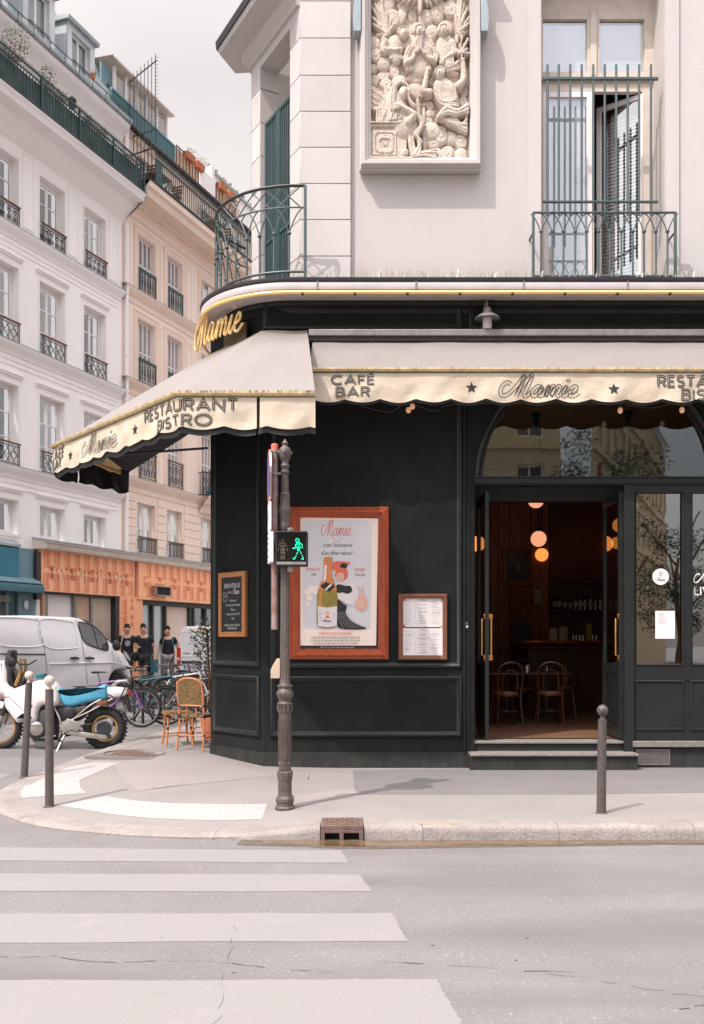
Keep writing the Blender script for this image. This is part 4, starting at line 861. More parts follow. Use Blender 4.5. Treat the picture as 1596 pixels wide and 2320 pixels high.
# flying figure with branch
torso([(1020, 1010), (1080, 1080), (1100, 1220)], (105, 110), 52, 30); head(985, 890, 62, -.4, b=75)
S([(880, 1090), (810, 1070), (835, 940), (855, 830)], 44, 24, 40, 70); S([(1210, 1010), (1260, 930), (1250, 760)], 48, 24, 42, 70)
for k in range(4): S([(855+k*8, 850), (862+k*10, 805+k*10)], 8, 6, 12, 95); S([(1230+k*6, 740), (1225+k*14, 720)], 9, 7, 14, 95)
S([(1250, 820), (1235, 700), (1225, 600), (1240, 480), (1300, 400)], 10, 6, 22, 80)
for a, b_ in ((1180, 620), (1200, 660), (1290, 610), (1310, 660), (1260, 560), (1180, 640), (1300, 500), (1215, 560)): S([(1230, 650), (a, b_)], 10, 16, 18, 85)
folds([[(950+i*26, 1000), (970+i*24, 1100), (1000+i*24, 1250)] for i in range(9)], 14, 16, 20, 72); folds([[(930, 1050+i*22), (1000, 1180+i*18), (1170, 1160+i*30)] for i in range(4)], 12, 14, 20, 80)
folds([[(960, 1370+i*6), (1060, 1260+i*22), (1180, 1300+i*14), (1300, 1230+i*24)] for i in range(5)], 14, 18, 26, 85); folds([[(980+i*26, 1380), (1090+i*24, 1430+i*4), (1290, 1530-i*26)] for i in range(8)], 15, 17, 22, 62)
# kneeling woman
torso([(500, 1150), (520, 1280), (600, 1450)], (110, 150), 55, 25); head(580, 1110, 70, .4, 0, 80)
folds([[(570, 985-i*0), (500-i*12, 1040), (480-i*14, 1180), (500-i*20, 1300)] for i in range(4)], 18, 16, 30, 85); S([(570, 1000), (630, 1040), (640, 1180), (700, 1260)], 16, 20, 28, 95)
folds([[(400+i*30, 1420-i*6), (430+i*26, 1330), (500+i*12, 1260)] for i in range(6)], 16, 14, 24, 80); S([(640, 1430), (690, 1360), (590, 1290), (500, 1250)], 52, 26, 45, 90)
for k in range(4): S([(540-k*4, 1250+k*14), (485-k*2, 1265+k*13)], 9, 7, 14, 120)
folds([[(650+i*16, 1280+i*10), (740+i*12, 1380), (770+i*8, 1460), (700+i*14, 1560), (780-i*10, 1640), (720+i*16, 1740), (680+i*20, 1800)] for i in range(4)], 20, 18, 34, 60); folds([[(620+i*20, 1440), (640+i*16, 1600), (670+i*14, 1780)] for i in range(4)], 16, 18, 30, 45)
folds([[(670, 1790+i*12), (800, 1760+i*14), (940, 1740+i*30)] for i in range(4)], 18, 20, 32, 60)
# drapery of a second figure, left edge
folds([[(200, 990+i*34), (300-i*6, 1060+i*30), (380-i*14, 1130+i*20), (420-i*20, 1200+i*36)] for i in range(8)], 17, 16, 26, 35); folds([[(370+i*22, 1020), (390+i*20, 1200), (300+i*30, 1400)] for i in range(4)], 15, 15, 22, 40)
# columns and altar
def R(a, b, c, d, h):
    global H
    H = np.where((GX > a) & (GX < b) & (GY > c) & (GY < d), np.maximum(H, h), H)
R(720, 780, 1110, 1480, 30); R(735, 765, 1110, 1480, 38); R(790, 830, 1190, 1480, 44); R(780, 840, 1200, 1215, 56); R(780, 840, 1440, 1460, 60); R(800, 845, 1460, 1720, 36); R(745, 800, 1095, 1125, 60)
R(200, 620, 1460, 1820, 60); R(195, 640, 1425, 1445, 100); R(195, 630, 1445, 1475, 85); R(195, 680, 1815, 1845, 95); R(235, 500, 1500, 1790, 72)
m_ = (GX > 262) & (GX < 482) & (GY > 1535) & (GY < 1775) & (np.abs(GX-372)+np.abs(GY-1655) < 195); H = np.where(m_, 60, H); m_ = (GX > 275) & (GX < 470) & (GY > 1550) & (GY < 1762) & (np.abs(GX-372)+np.abs(GY-1656) < 175); H = np.where(m_, 74, H)
m_ = (GX > 315) & (GX < 430) & (GY > 1600) & (GY < 1712) & (np.abs(GX-372)+np.abs(GY-1656) < 92); H = np.where(m_, 64, H)
for p, q in (((345, 1640), (360, 1690)), ((360, 1690), (375, 1645)), ((375, 1645), (390, 1690)), ((390, 1690), (400, 1635))): C(p[0], p[1], q[0], q[1], 5, 5, 8, 68)
E(600, 1770, 40, 42, 40, 70, 0, 3)
k7 = np.random.RandomState(5).rand(*H.shape); k7 = (k7+np.roll(k7, 1, 0)+np.roll(k7, 1, 1)+np.roll(k7, -1, 0)+np.roll(k7, -1, 1))/5; H = H+(k7-.5)*9
edge = np.minimum(np.minimum(GX-x0, x1-GX), np.minimum(GY-y0, y1-GY)); H = np.where(edge < 6, 0, H)
sc_m = .3133/1.5664/FD*YL
mb = MB(); nx, ny = len(gxs), len(gys)
mb.v = [(lx(GX[j, i]), YL+.02-H[j, i]*sc_m*1.25, lz(GY[j, i])) for j in range(ny) for i in range(nx)]
mb.f = [(j*nx+i, (j+1)*nx+i, (j+1)*nx+i+1, j*nx+i+1) for j in range(ny-1) for i in range(nx-1)]; mb.m = [0]*len(mb.f)
mb.build('carved_panel', 'relief', rel, ang=80)
FL = Fr((0, YL, 0)); mb = MB(FL); mb.frame(lx(100), lx(1440), lz(1935), lz(-520), [(0, -.03), (0, .16), (.012, .175), (.05, .175), (.06, .15), (.085, .14), (.095, .11), (.12, .10), (.13, .02), (.135, -.04)]); mb.build('frame', 'cafe2', rel, ang=40)
mb = MB(FL); mb.frame(lx(85), lx(1452), lz(1955), lz(-520), [(0, -.03), (0, .05), (.015, .07), (.03, .07)]); mb.build('frame_edge', 'cafe2', rel)
for s, a in ((-1, 100), (1, 1440)):
    mb = MB(FL); xx = lx(a)
    mb.puffy if False else None
    o_ = [(0, 0), (.085, 0), (.10, .16), (.085, .32), (.04, .46), (0, .5)]
    mb.poly([(xx+s*p[0], lz(455)+p[1]) for p in (o_ if s > 0 else o_[::-1])], 0, .19); mb.build('zinc_flashing', 'zinc', rel, bev=.004)
# shelf above the relief whose shadow reaches the wall beside it
mb = MB(); mb.box(lx(40), lx(1500), 11.55, 11.9, lz(-440), lz(-480)); mb.build('canopy', 'cafe', rel, bev=.01)
# ---- door, side windows, bulkheads of the shopfront
zs = fz(1680)                                                  # threshold height
door_hx = [fx(1106), fx(1412)]
bx('jamb', 'black2', cafe, FA, 1.495, fx(1079), zs, fz(1099), -.16, -.1, bev=.003); bx('door_post', 'black2', cafe, FA, fx(1415), fx(1437), .2, fz(1099), -.14, .02, bev=.004)
mb = MB(FA); wall(mb, fx(1437), 4.505, fz(1540), fz(1099), [(fx(1441), fx(1551), fz(1508), fz(1113)), (fx(1568), fx(1629), fz(1508), fz(1113))], -.01, .09)
mb.box(fx(1437), 4.505, fz(1680), fz(1536), -.12, -.02); mb.build('window_frame', 'black2', cafe, smooth=False)
for a, b in ((1441, 1551), (1568, 1629)):
    mb = MB(FA)
    for cx_, cz_, sx_, sz_ in ((a, 1113, 1, -1), (b, 1113, -1, -1), (a, 1508, 1, 1), (b, 1508, -1, 1)):
        X0, Z0 = fx(cx_), fz(cz_); r = .075; p = [(X0, Z0)]+[(X0+sx_*r*(1-math.sin(t)), Z0+sz_*r*(1-math.cos(t))) for t in np.linspace(0, math.pi/2, 7)]; mb.poly(p, -.075, -.03)
    mb.frame(fx(a), fx(b), fz(1508), fz(1113), [(0, -.01), (.004, .004), (.012, .004), (.02, -.03)]); mb.build('corner_bracket', 'black2', cafe)
    bx('pane', 'glass', cafe, FA, fx(a), fx(b), fz(1508), fz(1113), -.062, -.056, bev=0)
    mb = MB(FA); mb.frame(fx(a-2), fx(b+1), fz(1655), fz(1541), [(0, -.02), (0, -.008), (.01, 0), (.022, -.004), (.03, -.022)]); mb.build('panel_moulding', 'black2', cafe)
mb = MB(FA); vs = [(AX-(AR-.08)*math.cos(math.pi*i/32), AZ+(AR-.08)*math.sin(math.pi*i/32)) for i in range(33)]; mb.poly(vs, -.115, -.109); mb.build('pane', 'glass', cafe, label='large half-round fanlight glass over the door', bev=0)
mb = MB(FA); mb.box(fx(1433), 9, fz(1692), fz(1679), -.1, .05); mb.build('sill_plate', 'metal', cafe, bev=.005)
mb = MB(FA); mb.box(fx(1431), 9, .06, fz(1692), -.2, .0); mb.build('base_wall', 'plinth', cafe, bev=.003)
K['diamond'] = mat('worn_tread_plate', (.34, .31, .29), .6, .2, scale=18, col2=(.20, .18, .17))
steps = thing('entrance_steps', 'two low worn metal edged steps below the open cafe door', 'steps', (2.5, 11.5, .12))
YS = 11.5
def sx_(d): return (d-CX)/FD*YS
for i, (xa, xb, ya, yb, z) in enumerate([(1.42, fx(1434), 11.45, 11.95, .325), (1.46, fx(1415), 11.72, 12.1, zs)]):
    bx('tread', 'diamond', steps, None, xa, xb, ya, yb, z-.03, z, bev=.004)
    mb = MB(); n = int((xb-xa)/.028)
    for k in range(n): x = xa+.01+k*.028; mb.bar((x, ya-.004, z-.026), (x+.014, ya-.004, z-.006), .006, .005); mb.bar((x, ya+.04, z+.001), (x+.016, ya+.06, z+.001), .005, .004)
    mb.build('tread_rib', 'metal', steps, kind='stuff')
    bx('riser', 'plinth', steps, None, xa, xb, ya+.03, yb, (0.06 if i == 0 else .30), z-.03)
vg = thing('vent_grille', 'perforated metal vent grille low in the wall right of the steps', 'grille', (3.7, 11.7, .2)); g0, g1, h0, h1 = fx(1441), fx(1518), fz(1733), fz(1698)
mb = MB(FA); mb.frame(g0, g1, h0, h1, [(0, 0), (0, .012), (.012, .012), (.012, .004)]); mb.build('frame', 'metal', vg)
mb = MB(FA); nx_, nz_ = 22, 10
for i in range(nx_):
    for j in range(nz_+1): x = g0+.012+(g1-g0-.024)*(i+.5*(j % 2))/nx_; z = h0+.012+(h1-h0-.024)*j/nz_; mb.bar((x-.004, z-.006, .006), (x+.012, z+.012, .006), .004, .004); mb.bar((x-.004, z+.008, .006), (x+.012, z-.010, .006), .004, .004)
mb.build('mesh', 'metal', vg, kind='stuff')
def leaf(hx, side):
    d = bpy.data.objects.new('door', None) if False else None
    F = Fr((hx, YF+.06, 0), (0, 1)) ; wl_ = .83                  # local x runs inwards, z out = -X.. towards the left
    t = .045; z0, z1 = zs+.02, fz(1107)-.02
    mb = MB(F); mb.box(0, .10, z0, z1, -t/2, t/2); mb.box(wl_-.10, wl_, z0, z1, -t/2, t/2); mb.box(.10, wl_-.1, z1-.12, z1, -t/2, t/2); mb.box(.1, wl_-.1, z0, z0+.14, -t/2, t/2); mb.box(.1, wl_-.1, z0+.80, z0+.92, -t/2, t/2); mb.box(.1, wl_-.1, z0+.13, z0+.81, -.012, .012)
    o = mb.build('door_leaf', 'black2', cafe, bev=.004, label=('left' if side < 0 else 'right')+' leaf folded back into the room')
    bx('pane', 'clear' if side < 0 else 'glass', o, F, .1, wl_-.1, z0+.92, z1-.12, -.004, .004, bev=0)
    zz0, zz1 = fz(1497), fz(1391)
    for s in (-1, 1):
        mb = MB(F); y = s*.055
        mb.tube([(.055, zz0+.06, y), (.055, zz1-.06, y)], .016, 8); mb.box(.03, .08, zz0, zz0+.06, min(y-.018*s, 0), max(y+.018*s, 0)) ; mb.box(.03, .08, zz1-.06, zz1, min(y-.018*s, 0), max(y+.018*s, 0))
        mb.build('handle', 'brass', o, bev=.003)
leaf(door_hx[0], -1); leaf(door_hx[1], 1)
# awning sunshade
def awn(name, label, loc): return thing(name, label, 'awning', loc)
def ripple(s, v, a=.014): return a*(math.sin(s*9.1+1.3)+.6*math.sin(s*17.3+v*4)+.5*math.sin(s*4.1+.7+v*7))*v
class Valance:
    def __init__(s, path, z0, z1, amp=.022, per=.41, tilt=.0):
        s.p = [Vector(q) for q in path]; s.z0, s.z1, s.amp, s.per = z0, z1, amp, per; s.L = [0]
        for i in range(1, len(s.p)): s.L.append(s.L[-1]+(s.p[i]-s.p[i-1]).length)
    def at(s, t, off=0):
        for i in range(len(s.p)-1):
            if t <= s.L[i+1] or i == len(s.p)-2:
                d = (s.p[i+1]-s.p[i]).normalized(); q = s.p[i]+d*(t-s.L[i]); n = Vector((d.y, -d.x)); return q+n*off
    def bot(s, t): return s.z1+s.amp*(1-2*abs(math.sin(math.pi*t/s.per)))*1.0
    def mp(s, x, y, z):                                         # x along, y = height below top (negative), z off the cloth
        v = min(1.2, max(0, -y/(s.z0-s.z1))); q = s.at(x, ripple(x, v)+z); return (q.x, q.y, s.z0+y)
    def cloth(s, a, b, m, par, name='valance', off=0, extra=0, zt=0):
        n = int((b-a)/.02)+1; r = 7; vs = []; fs = []
        for i in range(n+1):
            t = a+(b-a)*i/n; zb = s.bot(t)-extra
            for k in range(r+1):
                v = k/r; q = s.at(t, ripple(t, v)+off); vs.append((q.x, q.y, s.z0-zt+(zb-s.z0+zt)*v))
        for i in range(n):
            for k in range(r): fs.append((i*(r+1)+k, i*(r+1)+k+1, (i+1)*(r+1)+k+1, (i+1)*(r+1)+k))
        mb = MB(); mb.add(vs, fs); return mb.build(name, m, par)
def drape_surf(top, bot, zt, zb, nu, nv, name, m, par, off=0, sag=.03, wr=.008):
    """cloth between two plan polylines (lists of Vector) at heights zt, zb"""
    vs = []; fs = []
    def interp(pl, t):
        L = [0]
        for i in range(1, len(pl)): L.append(L[-1]+(pl[i]-pl[i-1]).length)
        return pl, L
    for i in range(nu+1):
        for k in range(nv+1):
            v = k/nv; a = top[i].lerp(bot[i], v); z = zt+(zb-zt)*v-sag*math.sin(math.pi*v)+wr*math.sin(i*.9+v*3)*math.sin(v*math.pi)+wr*.8*math.sin(i*.37+v*9)+off; vs.append((a.x, a.y, z))
    for i in range(nu):
        for k in range(nv): fs.append((i*(nv+1)+k, (i+1)*(nv+1)+k, (i+1)*(nv+1)+k+1, i*(nv+1)+k+1))
    mb = MB(); mb.add(vs, fs); return mb.build(name, m, par)
aw1 = awn('front_awning', 'short cream awning lettered CAFÉ BAR over the door and wall front', (2.5, 11.5, 4.8))
AY = 11.15; xa, xb = -.49, 9; N = 90
tp_ = [Vector((xa+.02+(xb-xa)*i/N, 11.60)) for i in range(N+1)]; bt_ = [Vector((xa+(xb-xa)*i/N, AY)) for i in range(N+1)]
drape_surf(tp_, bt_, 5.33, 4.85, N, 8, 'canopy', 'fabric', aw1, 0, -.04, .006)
bx('cassette', 'metal', aw1, None, -.52, 9, 11.47, 11.66, 5.335, 5.415, bev=.01); bx('cassette_lip', 'gutter', aw1, None, -.52, 9, 11.50, 11.66, 5.28, 5.333)
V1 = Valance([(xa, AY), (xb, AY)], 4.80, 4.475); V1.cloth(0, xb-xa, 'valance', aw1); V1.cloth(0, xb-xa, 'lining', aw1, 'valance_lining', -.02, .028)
mb = MB(); mb.tube([(xa, AY-.012, 4.835), (2, AY-.014, 4.832), (xb, AY-.012, 4.828)], .026, 8); mb.build('front_bar', 'fold', aw1)
mb = MB()
for i in range(500): x = random.uniform(xa, 6); mb.add([(x, AY-.04, 4.862), (x+.006, AY-.04, 4.862), (x+.006, AY-.041, 4.862-random.uniform(.01, .035)), (x, AY-.041, 4.85)], [(0, 1, 2, 3)])
mb.build('stitching', 'fold', aw1, kind='stuff')
mb = MB()
for x in (1.75, 4.0): mb.bar((fx(798)+x, 11.6, 5.1), (x+.1, 11.2, 4.84), .03, .03)
mb.build('arm', 'metal', aw1)
def s1(d): return (d-CX)/FD*AY-xa
def v1(y): return CZ+(HY-y)/FD*AY-V1.z0
def lett(par, *jobs):
    for j in jobs: mb = MB(); j(mb); mb.build('lettering', None, par)
ink = lambda f: (lambda mb: (mb.use('ink'), f(mb)))
lett(aw1, lambda mb: inline_text(mb, 'CAFÉ', s1(800), v1(870), v1(851)-v1(870), V1.mp, width=s1(848)-s1(752)), lambda mb: inline_text(mb, 'BAR', s1(800), v1(898), v1(878)-v1(898), V1.mp, width=s1(837)-s1(763)),
 ink(lambda mb: mamie_outline(mb, s1(1131), v1(897), .23, s1(1322)-s1(1131), .038, V1.mp)), ink(lambda mb: star(mb, s1(1069), v1(878), .07, V1.mp)), ink(lambda mb: star(mb, s1(1391), v1(882), .07, V1.mp)),
 lambda mb: inline_text(mb, 'RESTAURANT', s1(1492)+.62, v1(876), v1(853)-v1(876), V1.mp, width=1.24), lambda mb: inline_text(mb, 'BISTRO', s1(1547)+.37, v1(905), v1(883)-v1(905), V1.mp, width=.74))
# corner awning
aw2 = awn('corner_awning', 'large cream corner awning lettered RESTAURANT BISTRO, opened far out over the pavement', (-2, 10.5, 4.2))
A = Vector((-.379, 9.9)); B = Vector((-1.815, 9.9)); Tp = Vector((-3.95, 12.64)); E_ = Tp+U*1.75; sB = (Tp-E_).length; sC = sB+(B-Tp).length; sE = sC+(A-B).length
V2 = Valance([E_, Tp, B, A], 4.20, 3.885, .018, .44)
ta, tb, tt = Vector((-.544, 11.6)), Vector((-1.09, 11.62)), Vector((-1.88, 12.58)); te = tt+U*1.6
T_, B_ = [], []
for i in range(13): T_.append(te.lerp(tt, i/12)); B_.append(E_.lerp(Tp, i/12))
for i in range(1, 25): T_.append(tt.lerp(tb, i/24)); B_.append(Tp.lerp(B, i/24))
for i in range(1, 15): T_.append(tb.lerp(ta, i/14)); B_.append(B.lerp(A, i/14))
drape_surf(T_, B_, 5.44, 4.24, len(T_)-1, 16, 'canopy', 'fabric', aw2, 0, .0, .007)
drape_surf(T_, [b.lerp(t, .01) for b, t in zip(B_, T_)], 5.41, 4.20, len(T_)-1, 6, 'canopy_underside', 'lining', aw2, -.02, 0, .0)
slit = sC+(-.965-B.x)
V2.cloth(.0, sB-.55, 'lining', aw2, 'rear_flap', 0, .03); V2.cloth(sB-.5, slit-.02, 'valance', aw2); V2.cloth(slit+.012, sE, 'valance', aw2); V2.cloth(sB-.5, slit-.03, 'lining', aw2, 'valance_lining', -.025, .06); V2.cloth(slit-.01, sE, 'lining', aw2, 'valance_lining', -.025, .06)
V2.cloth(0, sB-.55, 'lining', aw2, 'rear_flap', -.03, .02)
fb = [V2.at(t, .012) for t in [0, sB-.01, sB+.02]+list(np.linspace(sB+.1, sC-.05, 12))+[sC, sC+.05, sE]]
mb = MB(); mb.tube([(p.x, p.y, 4.235) for p in fb], .028, 8); mb.build('front_bar', 'fold', aw2)
mb = MB()
for i in range(700):
    t = random.uniform(sB, sE); q, r_ = V2.at(t, .042), V2.at(t+.006, .042); h = random.uniform(.012, .045); mb.add([(q.x, q.y, 4.262), (r_.x, r_.y, 4.262), (r_.x, r_.y, 4.262-h), (q.x, q.y, 4.25)], [(0, 1, 2, 3)])
mb.build('stitching', 'fold', aw2, kind='stuff')
mb = MB(); a_ = V2.at(sC+.25, -.05); mb.tube([(-1.9, 12.6, 4.21), (Tp.x+.55, Tp.y+.15, 4.14)], .017, 6); mb.tube([(-.97, 11.7, 4.3), (a_.x+.3, a_.y+.1, 4.12)], .017, 6); mb.tube([(-1.8, 12.5, 4.6), (-1.9, 10.1, 4.14)], .02, 6); mb.build('arm', 'gutter', aw2)
mb = MB(); mb.poly([(0, 0), (0, 0)], 0) if False else None
q0 = Vector((Tp.x+.28, Tp.y+.35)); mb.add([(q0.x, q0.y, 4.16), (q0.x+.30, q0.y+.1, 4.2), (q0.x+.42, q0.y+.55, 4.10), (q0.x+.25, q0.y+.6, 4.06)], [(0, 1, 2, 3)]); mb.bar((q0.x, q0.y, 4.15), (q0.x+.38, q0.y+.62, 4.06), .035, .04); mb.build('end_gusset', 'under', aw2)
mb = MB(); h = .145
def v2(z): return z-V2.z0
lett(aw2, lambda mb: inline_text(mb, 'RESTAURANT', sC-.05, v2(4.066), .112, V2.mp, width=1.36), lambda mb: inline_text(mb, 'BISTRO', sC-.02, v2(3.912), .108, V2.mp, width=.76),
 ink(lambda mb: star(mb, sC-.963, v2(4.03), .07, V2.mp)), ink(lambda mb: mamie_outline(mb, sC-2.48, v2(3.95), .215, 1.06, .036, V2.mp)), ink(lambda mb: star(mb, sC-2.87, v2(4.03), .07, V2.mp)),
 lambda mb: inline_text(mb, 'CAFÉ', sC-3.31, v2(4.05), .12, V2.mp, width=.49), lambda mb: inline_text(mb, 'BAR', sC-3.33, v2(3.92), .12, V2.mp, width=.39))
# neon script sign on the chamfer fascia
sg = thing('neon_sign', 'cream yellow neon script sign spelling Mamie above the corner awning', 'sign', (-1.6, 12.3, 5.5))
FN = Fr((LC.x, LC.y, 0)); mb = MB(); RS = 1.08
n0, n1 = Vector((-2.07, 12.60)), Vector((-1.27, 11.66)); nd = n1-n0
def npt(x, y): t = x/1.2; q = n0+nd*t; bow = .10*math.sin(math.pi*min(1, max(0, t))); return (q.x-.7*bow, q.y-.7*bow, 5.46+y+.02*x)
for st_ in mamie(0, 0, .44, 1.18, .3): mb.tube([npt(x, y) for x, y in st_], .0165, 6)
mb.ball(npt(1.0, .31), .024, 8); mb.build('tube', 'neon', sg)
mb = MB(); pp = [(LC.x+.93*math.cos(math.radians(a)), LC.y+.93*math.sin(math.radians(a))) for a in np.linspace(163, 232, 16)]; mb.sweep(pp, [(0, 5.2), (.03, 5.2), (.03, 5.62), (0, 5.62)]); K['signback'] = mat('sign_backing', (.05, .038, .02), .5, scale=8, col2=(.1, .07, .03)); mb.build('backing', 'signback', sg, smooth=False)
# wall lamp
wlmp = thing('wall_lamp', 'small grey wall lamp with round hood and ribbed glass above the awning', 'lamp', (1.64, 11.5, 5.45)); cx_, cy_ = (1104.5-CX)/FD*11.5, 11.5
mb = MB(); mb.lathe([(.155, 5.545), (.15, 5.555), (.09, 5.60), (.055, 5.615), (.05, 5.66), (.03, 5.685), (.012, 5.69)], (cx_, cy_, 0), 20); mb.build('hood', 'metal', wlmp, ang=50)
mb = MB(); mb.lathe([(.05, 5.42), (.055, 5.43), (.055, 5.55)], (cx_, cy_, 0), 16); mb.build('glass_jar', 'band', wlmp)
mb = MB(); mb.tube(crom([(cx_, cy_, 5.69), (cx_, cy_+.02, 5.76), (cx_-.01, cy_+.1, 5.76), (cx_-.01, 11.69, 5.66)], 5), .012, 6); mb.build('bracket', 'metal', wlmp)
# festoon bulbs under the awning
for i, (dx, dy) in enumerate([(926, 929), (935, 921), (1406, 930), (1546, 929)]):
    p = P(dx, dy, 11.45); t = thing('festoon_bulb', ['amber bulb hanging left of the arch under the short awning, lower of a pair', 'amber bulb hanging left of the arch under the short awning, upper of a pair', 'amber bulb under the awning at the top of the fanlight', 'amber bulb under the awning at the right end of the fanlight'][i], 'light bulb', p, 'bulbs under the front awning')
    mb = MB(); mb.ball(p, .032, 10, (1, 1, 1.2)); mb.build('bulb', 'bulb', t); mb = MB(); mb.lathe([(.018, .02), (.02, .06), (.015, .08)], p, 8); mb.build('socket', 'plastic', t)
cb = MB(); cb.tube(crom([(.1, 11.5, 4.5), (.45, 11.48, 4.42), (.66, 11.45, 4.52), (1.0, 11.48, 4.43), (1.3, 11.5, 4.52), (3.0, 11.5, 4.52), (3.3, 11.46, 4.5), (3.6, 11.48, 4.47), (3.85, 11.5, 4.53)], 6), .006, 5)
o = cb.build('bulb_cable', 'plastic', None, label='thin black cable carrying the bulbs under the front awning', category='cable')
# poster
ps = thing('framed_poster', 'large red wood frame with champagne poster headed Mamie on the black wall', 'poster', (fx(770), 11.65, fz(1494)))
mb = MB(FA); mb.frame(fx(657), fx(881), fz(1494), fz(1149), [(0, 0), (0, .03), (.02, .05), (.03, .045), (.05, .07), (.07, .07), (.08, .05), (.095, .045), (.105, .03), (.125, .028), (.13, .01)]); mb.build('frame', 'redwood', ps, ang=35)
bx('backing', 'postblk', ps, FA, fx(672), fx(868), fz(1480), fz(1160), .004, .01, bev=0)
Z3 = .5013/1.5664
def q3(x, y): return (900/1.5664+x*Z3-CX)/FD*YF, CZ+(HY-(1500/1.5664+y*Z3))/FD*YF
class Pr:
    def __init__(s): s.mb = MB(FA); s.z = .012
    def poly(s, m, pts, sm=0):
        s.mb.use(m); p = [q3(*a) for a in pts]
        if sm: p = [(v.x, v.y) for v in crom([(a, b, 0) for a, b in p], 5, True)]
        s.z += .0004; s.mb.poly(p, s.z)
    def line(s, m, pts, w, sm=1):
        s.mb.use(m); p = [q3(*a) for a in pts]
        if sm: p = [(v.x, v.y) for v in crom([(a, b, 0) for a, b in p], 5)]
        s.z += .0003; ribbon(s.mb, p, w, s.z)
    def el(s, m, x, y, a, b): s.poly(m, [(x+a*math.cos(t), y+b*math.sin(t)) for t in np.linspace(0, 6.28, 20)[:-1]])
    def txt(s, m, t, x, y, h, sx=1, shear=0, al='CENTER'): s.mb.use(m); a, b = q3(x, y); s.z += .0002; put_text(s.mb, t, a, b, s.z, h*Z3/FD*YF*1.38, al, sx, shear)
r = Pr(); r.poly('postcr', [(305, 1578), (868, 1578), (885, 678), (318, 672)]); r.poly('postbg', [(350, 1460), (345, 720), (365, 700), (420, 690), (790, 692), (838, 720), (832, 1460), (600, 1466)])
for s in (-1, 1): r.line('postcr', [(590+s*235, 700), (590+s*200, 712), (590+s*160, 700), (590+s*200, 688), (590+s*225, 720), (590+s*238, 790)], .006); r.line('postcr', [(590+s*215, 1400), (590+s*240, 1380), (590+s*235, 1440), (590+s*180, 1455), (590+s*150, 1450)], .006)
for t_ in mamie(0, 0, 1, 1): 
    pass
mx0, mz0 = q3(478, 800); r.mb.use('postred')
for st_ in mamie(mx0, mz0, .185, .40, .2): ribbon(r.mb, st_, .0075, .0135)
r.line('postred', [(560, 800), (580, 838), (605, 842), (612, 815)], .005)
r.txt('postblk', "c'est l'assurance", 595, 880, 30, .78, .3); r.txt('postblk', "d'un dîner réussi !", 595, 937, 30, .78, .3)
r.txt('postred', 'APERITIF', 423, 1052, 24, .8); r.txt('postblk', '19H', 426, 1086, 20, .9); r.txt('postred', 'DINER', 752, 1054, 24, .8); r.txt('postblk', '21H-2H', 752, 1088, 20, .8)
# smoke, lady, bottle
for x, y, a in [(385, 1200, 26), (420, 1180, 30), (400, 1240, 24), (385, 1285, 18), (440, 1200, 24), (460, 1165, 18)]: r.el('postcr', x, y, a, a*.8)
r.poly('postred', [(560, 1000), (590, 982), (640, 985), (685, 990), (672, 1008), (655, 1030), (610, 1050), (560, 1040)], 1); r.el('postblk', 640, 1015, 26, 20); r.poly('postred', [(590, 1045), (620, 1030), (660, 1040), (668, 1080), (650, 1112), (600, 1110), (580, 1070)], 1)
r.el('postskin', 612, 1090, 30, 42); r.poly('postred', [(575, 1080), (590, 1050), (630, 1048), (650, 1075), (625, 1062), (600, 1064), (585, 1092)], 1); r.line('postblk', [(596, 1088), (606, 1086)], .003); r.line('postblk', [(622, 1086), (632, 1088)], .003); r.line('postred', [(604, 1112), (615, 1116), (626, 1110)], .004)
r.poly('postwhite', [(575, 1150), (610, 1130), (650, 1150), (700, 1120), (730, 1150), (745, 1200), (735, 1270), (700, 1300), (660, 1280), (600, 1250), (570, 1200)], 1); r.poly('postblk', [(580, 1170), (600, 1145), (650, 1155), (690, 1160), (695, 1200), (640, 1215), (590, 1200)], 1)
r.poly('postskin', [(735, 1250), (755, 1220), (762, 1180), (776, 1180), (772, 1230), (760, 1260)], 1); r.poly('postskin', [(725, 1260), (770, 1210), (800, 1240), (806, 1290), (780, 1335), (730, 1320), (722, 1290)], 1); r.line('postred', [(735, 1300), (760, 1320), (790, 1300), (796, 1260)], .006); r.line('postred', [(745, 1235), (770, 1250), (785, 1240)], .005)
r.poly('postwhite', [(732, 1148), (782, 1150), (770, 1165), (758, 1168), (745, 1165)]); r.line('postwhite', [(758, 1166), (760, 1185)], .003, 0)
r.poly('postor', [(598, 1310), (640, 1300), (645, 1345), (600, 1340)], 1); r.poly('postblk', [(590, 1250), (640, 1285), (660, 1300), (655, 1350), (690, 1400), (740, 1430), (798, 1460), (640, 1462), (590, 1430), (585, 1330)], 1)
for k in range(7): r.line('postwhite', [(600+k*12, 1340), (610+k*18, 1400), (640+k*22, 1455)], .0022)
r.el('postwhite', 630, 1230, 34, 26); r.poly('postwhite', [(620, 1225), (700, 1230), (720, 1260), (690, 1285), (640, 1270)], 1)
r.poly('postgreen', [(500, 1000), (498, 1060), (492, 1110), (470, 1150), (452, 1210), (450, 1420), (458, 1445), (500, 1455), (550, 1455), (588, 1445), (594, 1420), (594, 1210), (580, 1150), (562, 1110), (556, 1060), (552, 1000)])
r.poly('postor', [(500, 960), (515, 952), (545, 952), (560, 962), (556, 1060), (562, 1125), (588, 1165), (590, 1190), (458, 1190), (470, 1150), (492, 1112), (498, 1060)]); r.poly('postcr', [(504, 1010), (520, 1010), (514, 1110), (496, 1130), (502, 1070)]); r.poly('postor', [(468, 1200), (485, 1190), (480, 1300), (464, 1300)])
